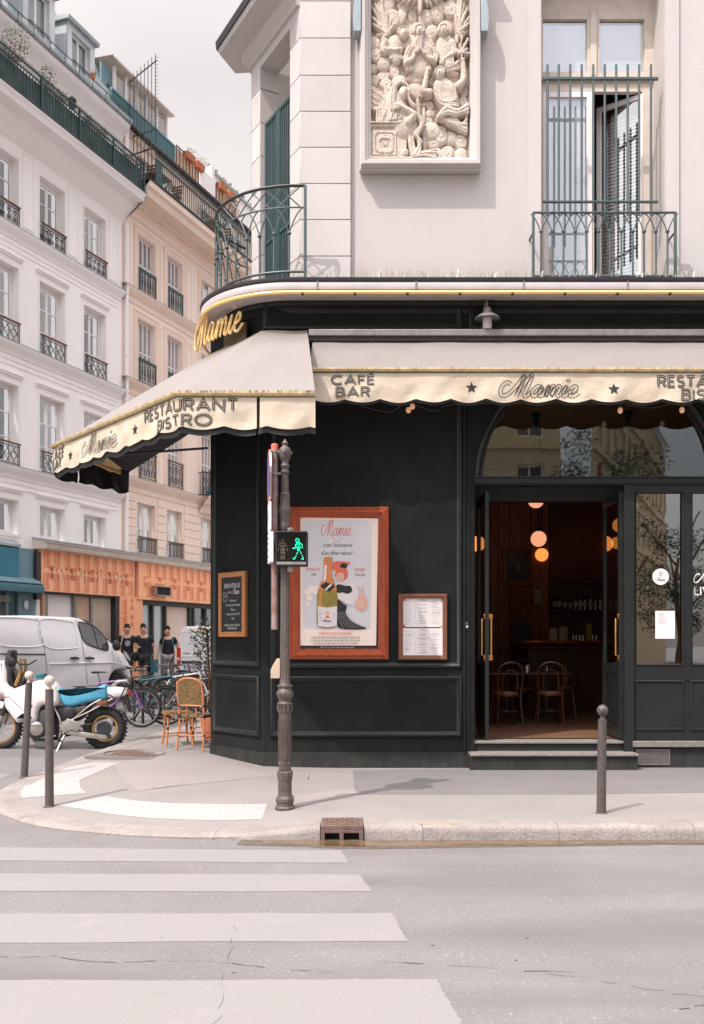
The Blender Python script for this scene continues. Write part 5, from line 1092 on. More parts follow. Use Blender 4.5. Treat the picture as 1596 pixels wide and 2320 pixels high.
r.poly('postblk', [(478, 1150), (515, 1130), (572, 1150), (575, 1165), (545, 1195), (520, 1195), (480, 1165)]); r.poly('postcr', [(508, 1178), (548, 1142), (556, 1152), (516, 1190)]); r.txt('postblk', 'SAISON', 532, 1175, 10, .7)
r.poly('postwhite', [(456, 1300), (520, 1310), (592, 1300), (592, 1440), (520, 1450), (458, 1440)]); r.el('postred', 523, 1352, 13, 13); r.el('postwhite', 523, 1354, 8, 8); r.poly('postred', [(508, 1385), (515, 1368), (532, 1368), (540, 1385)]); r.line('postblk', [(478, 1345), (470, 1365), (480, 1385)], .003); r.line('postblk', [(568, 1345), (575, 1365), (566, 1385)], .003)
a_, b_ = q3(486, 1410); r.mb.use('postblk'); r.z += .001
for st_ in mamie(a_, b_, .028, .118, .3): ribbon(r.mb, st_, .003, r.z)
r.txt('postred', 'MAMIE RESTAURANT', 583, 1503, 22, .82)
for i, t_ in enumerate(['35 BOULEVARD DE BONNE NOUVELLE, 75002 PARIS', '21 RUE DU FAUBOURG MONTMARTRE, 75009 PARIS', '75 RUE DU FAUBOURG ST-DENIS, 75010 PARIS']): r.txt('postblk', t_, 582, 1528+i*21, 13, .84)
r.z = .0125; r.txt('postwhite', 'Prix T.T.C. - TVA 10% et 20% incluse - Service compris', 595, 1595, 9, .85); r.mb.build('print', None, ps, smooth=False)
# menu case
mc_ = thing('menu_case', 'brown glazed menu case with two printed menu sheets beside the door', 'menu', (fx(958), 11.65, fz(1495)))
mb = MB(FA); mb.frame(fx(903), fx(1013), fz(1495), fz(1346), [(0, 0), (0, .05), (.008, .06), (.03, .06), (.04, .05), (.055, .048), (.055, .02)]); mb.build('frame', 'brownwood', mc_, ang=35)
r = Pr(); r.z = .024
for i, (y0_, y1_) in enumerate(((1243, 1448), (1456, 1655))):
    r.poly('paper', [(1058, y1_), (1340, y1_), (1342, y0_), (1056, y0_)]); r.mb.use('ink'); a_, b_ = q3(1178, y0_+18)
    r.txt('postblk', 'Mamie', 1200, y0_+17, 11, 1, .3)
    for col, (c0, c1) in enumerate(((1068, 1130), (1160, 1240), (1258, 1330))):
        y = y0_+(20 if col != 1 else 40)
        while y < y1_-22:
            for k in range(random.choice((1, 2, 3))):
                w_ = (c1-c0)*random.uniform(.45, 1); s_ = c0+(c1-c0-w_)/2 if col == 1 else c0; r.line('metal', [(s_, y), (s_+w_, y)], .0028, 0); y += 6
            y += 9
    r.line('metal', [(1148, y0_+24), (1246, y0_+24), (1246, y1_-30), (1148, y1_-30), (1148, y0_+24)], .0015, 0)
r.mb.build('menu_print', None, mc_, smooth=False)
mb = MB(FA)
for x, y, m in ((1068, 1252, 'postred'), (1328, 1254, 'neon'), (1068, 1440, 'postred'), (1068, 1460, 'postred'), (1325, 1444, 'neon'), (1330, 1456, 'neon'), (1068, 1645, 'postred'), (1322, 1646, 'neon')): a_, b_ = q3(x, y); mb.use(m); mb.ball((a_, b_, .032), .016, 8, (1, 1, .4))
mb.build('magnet', None, mc_); bx('glazing', 'clear', mc_, FA, fx(912), fx(1004), fz(1487), fz(1355), .044, .047, bev=0)
db = thing('door_bell', 'small black oval intercom button on the black post left of the door', 'doorbell', (fx(1058), 11.68, fz(1420))); mb = MB(FA); mb.ball((fx(1058.5), fz(1419), .012), .03, 10, (1, 1.9, .6)); mb.build('housing', 'plastic', db); mb = MB(FA); mb.lathe([(.014, .03), (.012, .034), (.008, .03)], (fx(1058.5), 0, 0), 12) if False else mb.poly([(fx(1058.5)+.011*math.cos(t), fz(1420)+.011*math.sin(t)) for t in np.linspace(0, 6.28, 13)[:-1]], .029, .033); mb.build('button', 'paper', db)
# chalkboard on the chamfer
ch = thing('chalkboard', 'wood framed chalkboard reading BIENVENUE on the angled black corner panel', 'chalkboard', (-1.6, 12.3, 2.1))
a0, z0 = cpt(501, 1443); a1, z1 = cpt(561, 1443); zt0 = cpt(501, 1299)[1]
K_ = FC
mb = MB(K_); mb.frame(a0, a1, z0, zt0, [(0, 0), (0, .04), (.004, .044), (.062, .044), (.066, .03)]); mb.build('frame', 'wood', ch, ang=35); bx('slate', 'chalk', ch, K_, a0+.06, a1-.06, z0+.06, zt0-.06, .0, .03, bev=0)
mb = MB(K_); mb.use('chalkw'); cw = a1-a0; cxm = (a0+a1)/2; hh = zt0-z0
def ct(t, v, s, dx=0, sx=.8, sh=.15): put_text(mb, t, cxm+dx, z0+hh*v, .0325, s, 'CENTER', sx, sh)
ct('BIENVENUE', .755, .085); ct('chez', .67, .052, -.05, .9, .3); [ribbon(mb, s_, .005, .0325) for s_ in mamie(cxm+.02, z0+hh*.66, .075, .15, .3)]
ct('7/7', .60, .05, -.155); ribbon(mb, [(cxm-.155+(.055+.008*math.cos(t*9))*math.cos(t), z0+hh*.618+(.055+.008*math.cos(t*9))*math.sin(t)) for t in np.linspace(0, 6.28, 40)], .004, .0325)
for i, t in enumerate(('• Petit-déjeuner', '• Brunch le samedi / dimanche', '• Déjeuner', '• Happy Hour de 16h à 19h', '• Dîner')): ct(t, .545-.07*i, .043, .02, .62)
ct('BURGERS - SALADES - PLANCHES', .165, .04, 0, .58); ct('CUISINE FRANÇAISE', .115, .04, 0, .62); mb.build('chalk_writing', None, ch, smooth=False, kind='stuff')
# stickers on the window
st = thing('round_sticker', 'round white sticker with a small portrait stuck on the right window pane', 'sticker', (fx(1498), 11.75, fz(1306))); FT = Fr((0, 11.752, 0))
cxs, czs = fx(1498)*1.004, fz(1306)
mb = MB(FT); mb.use('paper').poly([(cxs+.1*math.cos(t), czs+.1*math.sin(t)) for t in np.linspace(0, 6.28, 33)[:-1]], 0, .001); mb.use('brownwood'); mb.poly([(cxs+.022*math.cos(t), czs+.03+.026*math.sin(t)) for t in np.linspace(0, 6.28, 14)[:-1]], .0015); mb.use('paper').poly([(cxs+.012*math.cos(t), czs+.028+.016*math.sin(t)) for t in np.linspace(0, 6.28, 12)[:-1]], .002); mb.use('brownwood')
[ribbon(mb, s_, .004, .002) for s_ in mamie(cxs-.062, czs-.055, .045, .125, .3)]; mb.build('print', None, st, smooth=False)
nt_ = thing('paper_notice', 'white typed paper notice taped inside the right window pane', 'notice', (fx(1507), 11.76, fz(1447))); mb = MB(FT); a, b, c, d = fx(1486)*1.004, fx(1530)*1.004, fz(1447), fz(1384)
mb.use('paper').box(a, b, c, d, 0, .002); mb.use('metal')
for i in range(10): w_ = random.uniform(.08, .16); ribbon(mb, [(a+.03, d-.03-i*.014), (a+.03+w_*(.9 if i else .9), d-.03-i*.014)], .004, .003)
mb.build('print', None, nt_, smooth=False)
wlt = thing('window_lettering', 'white script lettering over LIVE on the far right window pane', 'lettering', (fx(1588), 11.75, fz(1325))); mb = MB(FT); mb.use('paper'); [ribbon(mb, s_, .014, 0) for s_ in mamie(fx(1575), fz(1320), .16, .55, .3)]; put_text(mb, 'LIVE', fx(1575), fz(1348), 0, .15, 'LEFT'); mb.build('letters', None, wlt, smooth=False)
# ---- interior
XI0, XI1, YI1, ZC = .35, 8.5, 20, 5.2
room = thing('cafe_room', 'dim wood lined cafe room seen through the open door', 'room', (3, 14, zs))
bx('room_floor', 'parquet', room, None, XI0, XI1, 11.98, YI1, zs-.1, zs, bev=0)
bx('ceiling', 'ceil', room, None, XI0, XI1, 11.96, YI1, ZC, ZC+.1, bev=0); bx('back_wall', 'roomwall', room, None, XI0, XI1, YI1, YI1+.1, zs, ZC, bev=0); bx('side_wall', 'roomwall', room, None, XI0-.1, XI0, 11.96, YI1, zs, ZC, bev=0); bx('side_wall', 'roomwall', room, None, XI1, XI1+.1, 11.96, YI1, zs, ZC, bev=0)
bx('header_beam', 'lining', room, None, 1.3, 4.2, 12.45, 12.62, 3.49, 3.70)
Yw = 18.0
def iw(d, Y): return (d-CX)/FD*Y
def iz(d, Y): return CZ+(HY-d)/FD*Y
x = iw(1100, Yw)-1.2
while x < iw(1247, Yw)-.05: w_ = random.uniform(.14, .24); bx('wall_plank', 'wallwood', room, None, x, x+w_-.008, Yw, Yw+.04+random.uniform(0, .01), zs, 4.4); x += w_
bx('service_door', 'slate', room, None, iw(1160, 17.9), iw(1205, 17.9), 17.92, 17.97, zs, iz(1410, 17.9), bev=.01)
bx('cabinet', 'darkwood', room, None, iw(1248, 18.2), 8, 18.2, 19.4, zs, 4.6)
for z in (2.2, 2.75): bx('shelf', 'darkwood', room, None, iw(1245, 18), 7.5, 17.95, 18.2, z, z+.04)
bot = None
for i in range(16):
    Yb = 18.06; bxx = iw(1258+i*11.5+random.uniform(-1, 1), Yb); 
    if bot is None:
        bot = thing('liquor_bottle', 'x', 'bottle', (0, 0, 0), 'bottles on the back bar shelf', world=False); mb = MB(); mb.lathe([(.038, 0), (.04, .02), (.04, .19), (.032, .22), (.015, .25), (.014, .30), (.017, .305), (.017, .33)], (0, 0, 0), 10); mb.build('glass_body', 'bottle', bot); mb = MB(); mb.lathe([(.0405, .05), (.0405, .15)], (0, 0, 0), 10); mb.build('paper_label', 'label', bot); o = bot; o.location = (bxx, Yb, 2.24)
    else: o = copy_tree(bot, (bxx, Yb, 2.24)); s_ = random.uniform(.85, 1.12); o.scale = (s_, s_, s_)
    o['label'] = ('first second third fourth fifth sixth seventh eighth ninth tenth eleventh twelfth thirteenth fourteenth fifteenth sixteenth'.split()[i])+' liquor bottle from the left on the back bar shelf'
# bar
bar = thing('bar_counter', 'dark bar counter with shining copper edge across the back of the room', 'bar counter', (4, 16.6, zs)); Yb = 16.5
bx('counter_body', 'darkwood', bar, None, iw(1200, Yb), 8, Yb+.1, Yb+.7, zs, 1.60); bx('counter_top', 'copper', bar, None, iw(1183, Yb), 8, Yb-.05, Yb+.8, 1.615, 1.66, bev=.015)
mb = MB(); mb.tube([(iw(1182, Yb), Yb+.8, 1.625), (iw(1182, Yb), Yb-.06, 1.625), (8, Yb-.06, 1.625)], .028, 8); mb.tube([(iw(1185, Yb), Yb+.8, 1.54), (iw(1185, Yb), Yb-.02, 1.54), (8, Yb-.02, 1.54)], .02, 8); mb.build('copper_rail', 'copper', bar)
for i, (d0, d1, y0_, nm, m, lb) in enumerate([(1245, 1262, 1424, 'napkin_box', 'label', 'small pale box at the left end of the bar'), (1267, 1285, 1422, 'napkin_box', 'label', 'second pale box beside the first on the bar'), (1328, 1340, 1415, 'tin', 'postgreen', 'yellow green tin standing on the bar')]):
    t = thing(nm, lb, 'box' if nm != 'tin' else 'tin', (iw(d0, 16.8), 16.8, 1.66)); bx('body', m, t, None, iw(d0, 16.8), iw(d1, 16.8), 16.75, 16.9, 1.66, iz(y0_, 16.8), bev=.004); bx('lid', m, t, None, iw(d0, 16.8)+.004, iw(d1, 16.8)-.004, 16.754, 16.896, iz(y0_, 16.8), iz(y0_, 16.8)+.012)
for i in range(9):
    xx = iw(1290+i*7.5, 16.9); t = thing('bar_glass', 'clear glass in the cluster standing on the copper bar', 'glass', (xx, 16.85, 1.66), 'glasses on the bar'); mb = MB(); mb.lathe([(.028, 0), (.03, .10), (.027, .10), (.025, .01)], (xx, 16.85, 1.66), 10); mb.build('tumbler', 'clear', t)
ptr = thing('framed_portrait', 'gilt framed dark portrait hanging on the wood wall left of the bar', 'painting', (iw(1172, 17.95), 17.95, iz(1325, 17.95))); FP = Fr((0, 17.98, 0)); a, b, c, d = iw(1140, 17.98), iw(1206, 17.98), iz(1326, 17.98), iz(1243, 17.98)
mb = MB(FP); mb.frame(a, b, c, d, [(0, 0), (0, .05), (.02, .06), (.035, .04), (.05, .045), (.065, .02)]); mb.build('frame', 'giltframe', ptr); bx('canvas', 'canvas', ptr, FP, a+.05, b-.05, c+.05, d-.05, .01, .02, bev=0)
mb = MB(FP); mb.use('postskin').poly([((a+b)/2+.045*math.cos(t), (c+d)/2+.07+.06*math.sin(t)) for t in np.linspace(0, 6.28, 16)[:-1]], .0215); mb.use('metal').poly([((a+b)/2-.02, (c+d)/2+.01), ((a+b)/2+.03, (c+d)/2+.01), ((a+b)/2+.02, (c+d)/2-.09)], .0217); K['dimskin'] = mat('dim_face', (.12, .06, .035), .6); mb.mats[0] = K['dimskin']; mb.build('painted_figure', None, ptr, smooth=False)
bk = thing('wicker_basket', 'wicker basket tilted against the wall beside the bar', 'basket', (iw(1186, 17.5), 17.5, 2.1)); mb = MB()
for k in range(8):
    z = iz(1402, 17.5)+k*.09; mb.tube([(iw(1186, 17.5)+(.16+.01*k)*math.cos(t), 17.6+.12*math.sin(t), z+.03*math.cos(t)) for t in np.linspace(0, 6.28, 17)[:-1]], .012, 4, closed=True)
for k in range(12): t = k/12*6.28; mb.tube([(iw(1186, 17.5)+.15*math.cos(t), 17.6+.12*math.sin(t), iz(1402, 17.5)), (iw(1186, 17.5)+.24*math.cos(t), 17.6+.12*math.sin(t), iz(1345, 17.5))], .009, 4)
mb.build('weave', 'wicker', bk)
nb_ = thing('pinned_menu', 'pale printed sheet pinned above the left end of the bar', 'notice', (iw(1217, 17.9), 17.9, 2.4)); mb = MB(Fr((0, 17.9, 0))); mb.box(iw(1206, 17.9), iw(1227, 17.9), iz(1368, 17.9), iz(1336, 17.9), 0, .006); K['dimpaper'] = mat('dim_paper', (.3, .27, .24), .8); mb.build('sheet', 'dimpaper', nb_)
# pendant globes on chains
gl = []
for i, (dx, dy, Y, rr_, m, lb) in enumerate([(1215, 1133, 14.84, .125, 'globe', 'pink globe lamp just below the door head, nearest of the central row'), (1221, 1221, 16.7, .138, 'globe', 'pink globe lamp above an orange one over the bar'), (1228, 1257, 18.0, .125, 'globeo', 'orange globe lamp, lowest in the middle of the doorway'),
    (1425, 1145, 14.7, .14, 'globe', 'large pink globe lamp behind the right window pane'), (1405, 1190, 16.5, .125, 'globeo', 'orange globe lamp seen through the right door leaf'), (1399, 1230, 17.9, .115, 'globeo', 'small orange globe lamp lowest behind the right door leaf'), (1083, 1232, 16.7, .135, 'globeo', 'orange globe lamp behind the left door leaf')]):
    p = P(dx, dy, Y); t = thing('globe_lamp', lb, 'lamp', p, 'globe lamps hanging in the cafe'); mb = MB(); mb.ball(p, rr_, 20); mb.build('globe', m, t)
    mb = MB(); z = p.z+rr_
    mb.lathe([(.03, z-.02), (.055, z), (.04, z+.05), (.012, z+.09)], (p.x, p.y, 0), 10); mb.lathe([(.012, ZC-.22), (.02, ZC-.2), (.07, ZC-.03), (.07, ZC-.002)], (p.x, p.y, 0), 10)
    mb.build('fitting', 'gutter', t)
    mb = MB(); k = 0; zz = z+.09
    while zz < ZC-.2:
        R_ = .02; h_ = .035; mb.tube([(p.x+(R_*.6*math.cos(a) if k % 2 else 0), p.y+(0 if k % 2 else R_*.6*math.cos(a)), zz+h_*math.sin(a)) for a in np.linspace(0, 6.28, 9)[:-1]], .0065, 4, closed=True); zz += .052; k += 1
    mb.build('chain', 'gutter', t)
# bentwood chairs and small tables
def bentwood(label, loc, rz, first=None, mseat='tapest'):
    if first: c = copy_tree(first, loc, rz, label); return c
    t = thing('bentwood_chair', label, 'chair', (0, 0, 0), 'bentwood chairs inside the cafe', world=False)
    mb = MB(); mb.lathe([(.19, .43), (.205, .44), (.205, .462), (.19, .47)], (0, 0, 0), 20); mb.build('seat_ring', 'darkwood', t)
    mb = MB(); mb.lathe([(.18, .462), (.175, .485), (.10, .495), (.01, .497)], (0, 0, 0), 16); mb.build('seat_pad', mseat, t)
    for sx, sy in ((-1, 1), (1, 1)): mb = MB(); mb.tube(crom([(sx*.15, sy*.14, .44), (sx*.165, sy*.16, .25), (sx*.19, sy*.2, 0)], 4), .014, 6); mb.build('leg', 'darkwood', t)
    mb = MB(); mb.tube(crom([(-.19, -.22, 0), (-.17, -.18, .25), (-.165, -.165, .46), (-.185, -.2, .70), (-.15, -.225, .86), (0, -.235, .92), (.15, -.225, .86), (.185, -.2, .70), (.165, -.165, .46), (.17, -.18, .25), (.19, -.22, 0)], 5), .0145, 6); mb.build('back_hoop', 'darkwood', t)
    mb = MB(); mb.tube(crom([(-.09, -.17, .46), (-.11, -.195, .66), (-.06, -.215, .79), (0, -.22, .81), (.06, -.215, .79), (.11, -.195, .66), (.09, -.17, .46)], 5), .010, 6); mb.build('inner_hoop', 'darkwood', t)
    mb = MB(); mb.tube([(.15*math.cos(a), .15*math.sin(a), .22) for a in np.linspace(0, 6.28, 19)[:-1]], .009, 5, closed=True); mb.build('leg_ring', 'darkwood', t)
    t.location = loc; t.rotation_euler = (0, 0, rz); return t
def rtable(label, loc, first=None):
    if first: return copy_tree(first, loc, 0, label)
    t = thing('cafe_table', label, 'table', (0, 0, 0), 'tables inside the cafe', world=False)
    bx('table_top', 'darkwood', t, None, -.32, .32, -.32, .32, .72, .75, bev=.006); mb = MB(); mb.lathe([(.02, .04), (.035, .1), (.022, .3), (.035, .5), (.025, .72)], (0, 0, 0), 10); mb.build('pedestal', 'gutter', t); mb = MB()
    for k in range(4): a = k*math.pi/2+.7; mb.tube(crom([(0, 0, .14), (.12*math.cos(a), .12*math.sin(a), .1), (.27*math.cos(a), .27*math.sin(a), .01)], 4), .018, 6)
    mb.build('foot', 'gutter', t); t.location = loc; return t
Yc = 13.7; c0 = bentwood('bentwood chair with floral seat, left in the doorway', (iw(1147, Yc), Yc, zs), .15)
bentwood('bentwood chair turned with its back to the street, middle of the doorway', (iw(1249, Yc), Yc+.1, zs), -.1, c0); bentwood('bentwood chair behind the left table', (iw(1185, 15.1), 15.1, zs), 2.9, c0); bentwood('bentwood chair behind the right table', (iw(1270, 15.2), 15.2, zs), 3.3, c0); bentwood('bentwood chair inside near the right window', (iw(1470, 13.6), 13.9, zs), 2.2, c0); bentwood('bentwood chair inside at the far right window table', (iw(1520, 13.6), 14.2, zs), -2.2, c0)
t0 = rtable('small dark table behind the floral seated chair', (iw(1150, 14.4), 14.4, zs)); rtable('small dark table in the middle of the doorway', (iw(1240, 14.4), 14.45, zs), t0); rtable('small dark table inside behind the right window', (iw(1500, 13.2), 13.2, zs), t0)
gk = 0
for dx in (1136, 1142, 1148, 1154, 1226, 1233, 1240):
    xx = iw(dx, 14.3); t = thing('tumbler', 'clear tumbler in the group on the left cafe table' if dx < 1200 else 'clear tumbler in the group on the middle cafe table', 'glass', (xx, 14.3, zs+.75), 'tumblers on the left cafe table' if dx < 1200 else 'tumblers on the middle cafe table'); mb = MB(); mb.lathe([(.03, 0), (.035, .095), (.032, .095), (.027, .012)], (xx, 14.3+(gk % 2)*.05, zs+.75), 10); mb.build('glass', 'clear', t); gk += 1
for dx, m, lb in ((1195, 'paper', 'white salt shaker on the left cafe table'), (1199, 'brownwood', 'brown pepper shaker on the left cafe table'), (1478, 'brownwood', 'brown pepper mill on the window table'), (1487, 'paper', 'white salt shaker on the window table')):
    Y_ = 14.25 if dx < 1300 else 13.0; t = thing('shaker', lb, 'shaker', (iw(dx, Y_), Y_, zs+.75)); mb = MB(); mb.lathe([(.018, 0), (.02, .07), (.014, .09)], (iw(dx, Y_), Y_, zs+.75), 10); mb.build('body', m, t); mb = MB(); mb.lathe([(.015, .09), (.012, .11), (.004, .115)], (iw(dx, Y_), Y_, zs+.75), 10); mb.build('cap', 'steel', t)
# ---------------------------------------------------------------- street furniture
pb = gp(646, 1833); PX, PY, PZ = pb
post = thing('signal_post', 'ornate brown cast iron post carrying the lit green pedestrian signal', 'traffic light', pb)
pf = [(.098, 0), (.098, .02), (.085, .03), (.083, .06), (.09, .075), (.088, .10), (.078, .118), (.072, .125), (.068, .14), (.065, .17), (.068, .18), (.066, .26), (.07, .27), (.073, .30), (.079, .33), (.079, .35), (.07, .36)]
mb = MB(); mb.lathe([(r*1.02, h) for r, h in pf], pb, 8); mb.build('base', 'post', post, bev=.004, ang=20)
mb = MB(); mb.lathe([(.063, .36), (.061, .90), (.064, .92)], pb, 8); o = mb.build('pedestal', 'post', post, bev=.005, ang=20)
mb = MB(); 
for k in range(8):
    a = (k+.5)/8*6.283+.3927; c, s = math.cos(a), math.sin(a); F = Fr((PX+c*.0575, PY+s*.0575, PZ), (-s, c)); m_ = MB(F); m_.frame(-.014, .014, .46, .84, [(0, 0), (0, .006), (.005, .006), (.007, 0)]); m_.ball((0, .43, .002), .014, 6, (1, 1.4, .5)); mb.add(m_.v, m_.f)
mb.build('panel_relief', 'post', post, kind='stuff')
mb = MB(); mb.lathe([(.064, .91), (.068, .93), (.06, .96), (.066, .985), (.07, .99), (.066, 1.0), (.060, 1.01), (.058, 1.02), (.064, 1.04), (.074, 1.055), (.079, 1.08), (.077, 1.10), (.066, 1.12), (.058, 1.135), (.062, 1.15), (.064, 1.16), (.056, 1.175), (.05, 1.19), (.048, 1.22)], pb, 20); mb.build('collar', 'post', post, ang=40)
mb = MB()
for k in range(12):
    a = k/12*6.283; c, s = math.cos(a), math.sin(a)
    mb.ball((PX+.07*c, PY+.07*s, PZ+1.085), .013, 6, (1, 1, 1.6)); mb.tube([(PX+.064*c, PY+.064*s, PZ+.99), (PX+.072*c, PY+.072*s, PZ+.955), (PX+.066*c, PY+.066*s, PZ+.925)], .007, 4)
for k in range(24):
    a = k/24*6.283
    for h in (.992, 1.158): mb.ball((PX+.069*math.cos(a), PY+.069*math.sin(a), PZ+h), .0075, 5)
mb.build('beading', 'post', post, kind='stuff')
mb = MB(); mb.lathe([(.046, 1.2), (.044, 1.9), (.043, 2.35), (.043, 2.58)], pb, 24, flute=.09); mb.build('shaft', 'post', post, ang=15)
mb = MB(); mb.lathe([(.034, 2.58), (.036, 2.62), (.048, 2.64), (.05, 2.68), (.044, 2.70), (.05, 2.73), (.046, 2.76), (.055, 2.79), (.059, 2.82), (.052, 2.84), (.045, 2.88), (.048, 2.92), (.046, 2.95), (.05, 2.965), (.036, 2.98)], pb, 16); mb.build('capital', 'post', post, ang=40)
mb = MB(); mb.lathe([(.036, 2.975), (.033, 3.16)], pb, 20, flute=.12); mb.build('upper_shaft', 'post', post, ang=15)
mb = MB(); mb.lathe([(.034, 3.155), (.043, 3.165), (.043, 3.18), (.034, 3.19), (.036, 3.21), (.046, 3.23), (.036, 3.25), (.034, 3.27), (.05, 3.30), (.055, 3.32), (.055, 3.385), (.048, 3.40), (.03, 3.41), (.024, 3.425), (.032, 3.445), (.02, 3.46), (.002, 3.485)], pb, 16)
for a in (0, 1.57, 3.14, 4.71): mb.lathe([(.018, 0), (.018, .01), (.002, .03)], (0, 0, 0), 4) if False else mb.ball((PX+.055*math.cos(a), PY+.055*math.sin(a), PZ+3.352), .02, 6)
mb.build('finial', 'post', post, ang=40)
# signal head (box, visor, two displays)
def qs(x, y, Y): return P((900+x*.5013)/1.5664, (1500+y*.5013)/1.5664, Y)
Ys = PY-.13; a, b = qs(155, 1015, Ys), qs(383, 778, Ys); F = Fr((0, Ys, 0))
mb = MB(F); mb.frame(a.x, b.x, a.z, b.z, [(.02, -.16), (0, -.13), (0, -.01), (.008, 0), (.014, 0), (.018, -.012)]); mb.box(a.x+.012, b.x-.012, a.z+.012, b.z-.012, -.14, -.02); mb.build('signal_head', 'plastic', post, bev=.006)
mb = MB(F); mb.box(a.x+.012, b.x-.012, a.z+.012, a.z+.038, -.02, .004); mb.build('lower_trim', 'metal', post, bev=.004); K['lens'] = mat('dark_lens', (.006, .006, .007), .2)
for x0_, x1_, x2, nm, m in ((a.x+.016, (a.x+b.x)/2-.004, 208, 'red_figure', 'ledoff'), ((a.x+b.x)/2+.004, b.x-.016, 317, 'green_figure', 'ledon')):
    mb = MB(F); mb.box(x0_, x1_, a.z+.042, b.z-.016, -.02, -.008); lens = mb.build('lens', 'lens', post)
    mb = MB(F); c = qs(x2, 895, Ys); u = .5013/1.5664/FD*Ys
    def led(pts, n):
        p = crom([(c.x+px*u, c.z-py*u, 0) for px, py in pts], 6); 
        for k in range(n): q = p[int(k/(max(1, n-1))*(len(p)-1))]; mb.ball((q.x, q.y, -.006), .0052 if m == 'ledon' else .0048, 6)
    if m == 'ledon':
        led([(-12+12*math.cos(t)+6, -64+11*math.sin(t)) for t in np.linspace(0, 6.28, 9)], 9); led([(-8, -48), (-18, -30), (-22, -8), (-38, -6)], 8); led([(4, -48), (24, -36), (28, -10)], 6); led([(-12, -40), (-8, -10), (-2, 10), (-12, 40), (-26, 68), (-36, 66)], 13); led([(10, -40), (12, -10), (8, 5), (24, 35), (36, 68), (26, 70)], 13); led([(0, -40), (2, 0)], 5); led([(2, 10), (2, 0)], 2)
    else:
        led([(8*math.cos(t), -60+11*math.sin(t)) for t in np.linspace(0, 6.28, 8)], 8)
        for xx in (-14, -5, 5, 14): led([(xx, -44), (xx*.9, -5), (xx*.9, 25), (xx*.85, 70)], 13)
        led([(-20, -42), (-30, -10), (-32, 10)], 6); led([(20, -42), (30, -10), (32, 10)], 6)
    mb.build(nm, m, lens, smooth=True)
mb = MB(F); mb.box(a.x-.0, b.x+.0, b.z-.004, b.z+.008, -.12, .05); mb.build('visor', 'plastic', post, bev=.003); c = qs(262, 760, Ys)
mb = MB(); mb.box(c.x-.028, c.x+.025, Ys+.02, PY, c.z-.03, c.z+.02); mb.tube([(c.x, Ys+.01, c.z+.01), (c.x, Ys+.06, c.z+.01)], .016, 8); mb.box(c.x-.03, c.x+.02, Ys+.03, PY, a.z-.05, a.z-.0); mb.build('bracket', 'metal', post, bev=.003)
# push-button box on the left of the post
c = P((900+157*.5013)/1.5664, (2300+145*.5013)/1.5664, PY); u = .5013/1.5664/FD*PY; F = Fr((0, PY+.03, 0))
mb = MB(F); mb.poly([(c.x+px*u, c.z-py*u) for px, py in [(-34, 70), (28, 70), (33, 60), (33, -70), (10, -70), (-20, -20), (-34, 10)]], -.02, .05); K['boxcream'] = mat('cream_plastic', (.55, .42, .32), .5); mb.build('request_box', 'boxcream', post, bev=.004)
# neighbouring rusty pole with street signs seen edge-on, strapped to the post
sp_ = thing('sign_pole', 'chipped grey and red pole strapped beside the signal post, carrying edge-on road signs', 'sign pole', (PX-.095, PY+.02, PZ+1.69)); sx0, sy0 = PX-.098, PY+.01
mb = MB(); mb.lathe([(.032, 1.69), (.032, 3.36), (.032, 3.43), (.028, 3.44)], (sx0, sy0, PZ), 14); mb.build('pole', 'redpole', sp_, ang=50); mb = MB(); mb.lathe([(.0335, 3.38), (.0335, 3.435), (.02, 3.443)], (sx0, sy0, PZ), 14); mb.build('cap', 'postred', sp_, ang=50)
mb = MB()
for h in (3.37, 3.16, 2.55): mb.lathe([(.036, h-.012), (.036, h+.012)], (sx0, sy0, PZ), 14); mb.box(sx0, PX, sy0-.02, sy0-.005, PZ+h-.01, PZ+h+.01)
mb.build('strap', 'steel', sp_)
FSg = Fr((sx0-.05, sy0+.10, PZ), (.22, -1)) 
def disc(name, prof, m0, z0):
    mb = MB(FSg); mb.use('steel'); mb.poly(prof, -.02, .0); mb.mats.append(K['paper']) if False else None; return mb
FSg = Fr((sx0-.05, sy0, PZ), (.13, -.99))                        # u towards viewer, w towards the left street
mb = MB(FSg); R0 = .255
mb.use('steel').poly([(R0*math.cos(t), 3.13+R0*math.sin(t)) for t in np.linspace(0, 6.283, 29)[:-1]], -.012, .008); mb.use('postred').poly([(R0*.98*math.cos(t), 3.13+R0*.98*math.sin(t)) for t in np.linspace(0, 6.283, 29)[:-1]], .009); K['signblue'] = mat('sign_blue', (.02, .10, .45), .4); mb.use('signblue').poly([(R0*.8*math.cos(t), 3.13+R0*.8*math.sin(t)) for t in np.linspace(0, 6.283, 29)[:-1]], .0100); mb.use('postred').bar((-.14, 2.99, .0105), (.14, 3.27, .0105), .045, .001); mb.build('round_sign', None, sp_, smooth=False)
mb = MB(FSg); mb.use('paper').poly([(-.14, 2.62), (.14, 2.62), (.14, 2.88), (-.14, 2.88)], -.012, .008); mb.use('ink'); ribbon(mb, [(-.08, 2.7), (.0, 2.8), (.08, 2.7)], .02, .0095); mb.build('lower_sign', None, sp_)
mb = MB(FSg); mb.use('paper').poly([(-.15, 2.32), (.15, 2.32), (.15, 2.60), (-.15, 2.60)], -.03, .008); mb.use('ink'); [ribbon(mb, [(-.1, z), (.1, z)], .012, .0095) for z in (2.38, 2.44, 2.5, 2.55)]; mb.build('lower_sign', None, sp_)
mb = MB()                                                        # cobweb strands left out; small clamp blocks instead
for h in (2.75, 2.45, 3.13): mb.box(sx0-.055, sx0, sy0-.02, sy0+.02, PZ+h-.015, PZ+h+.015)
mb.build('clamp', 'steel', sp_)
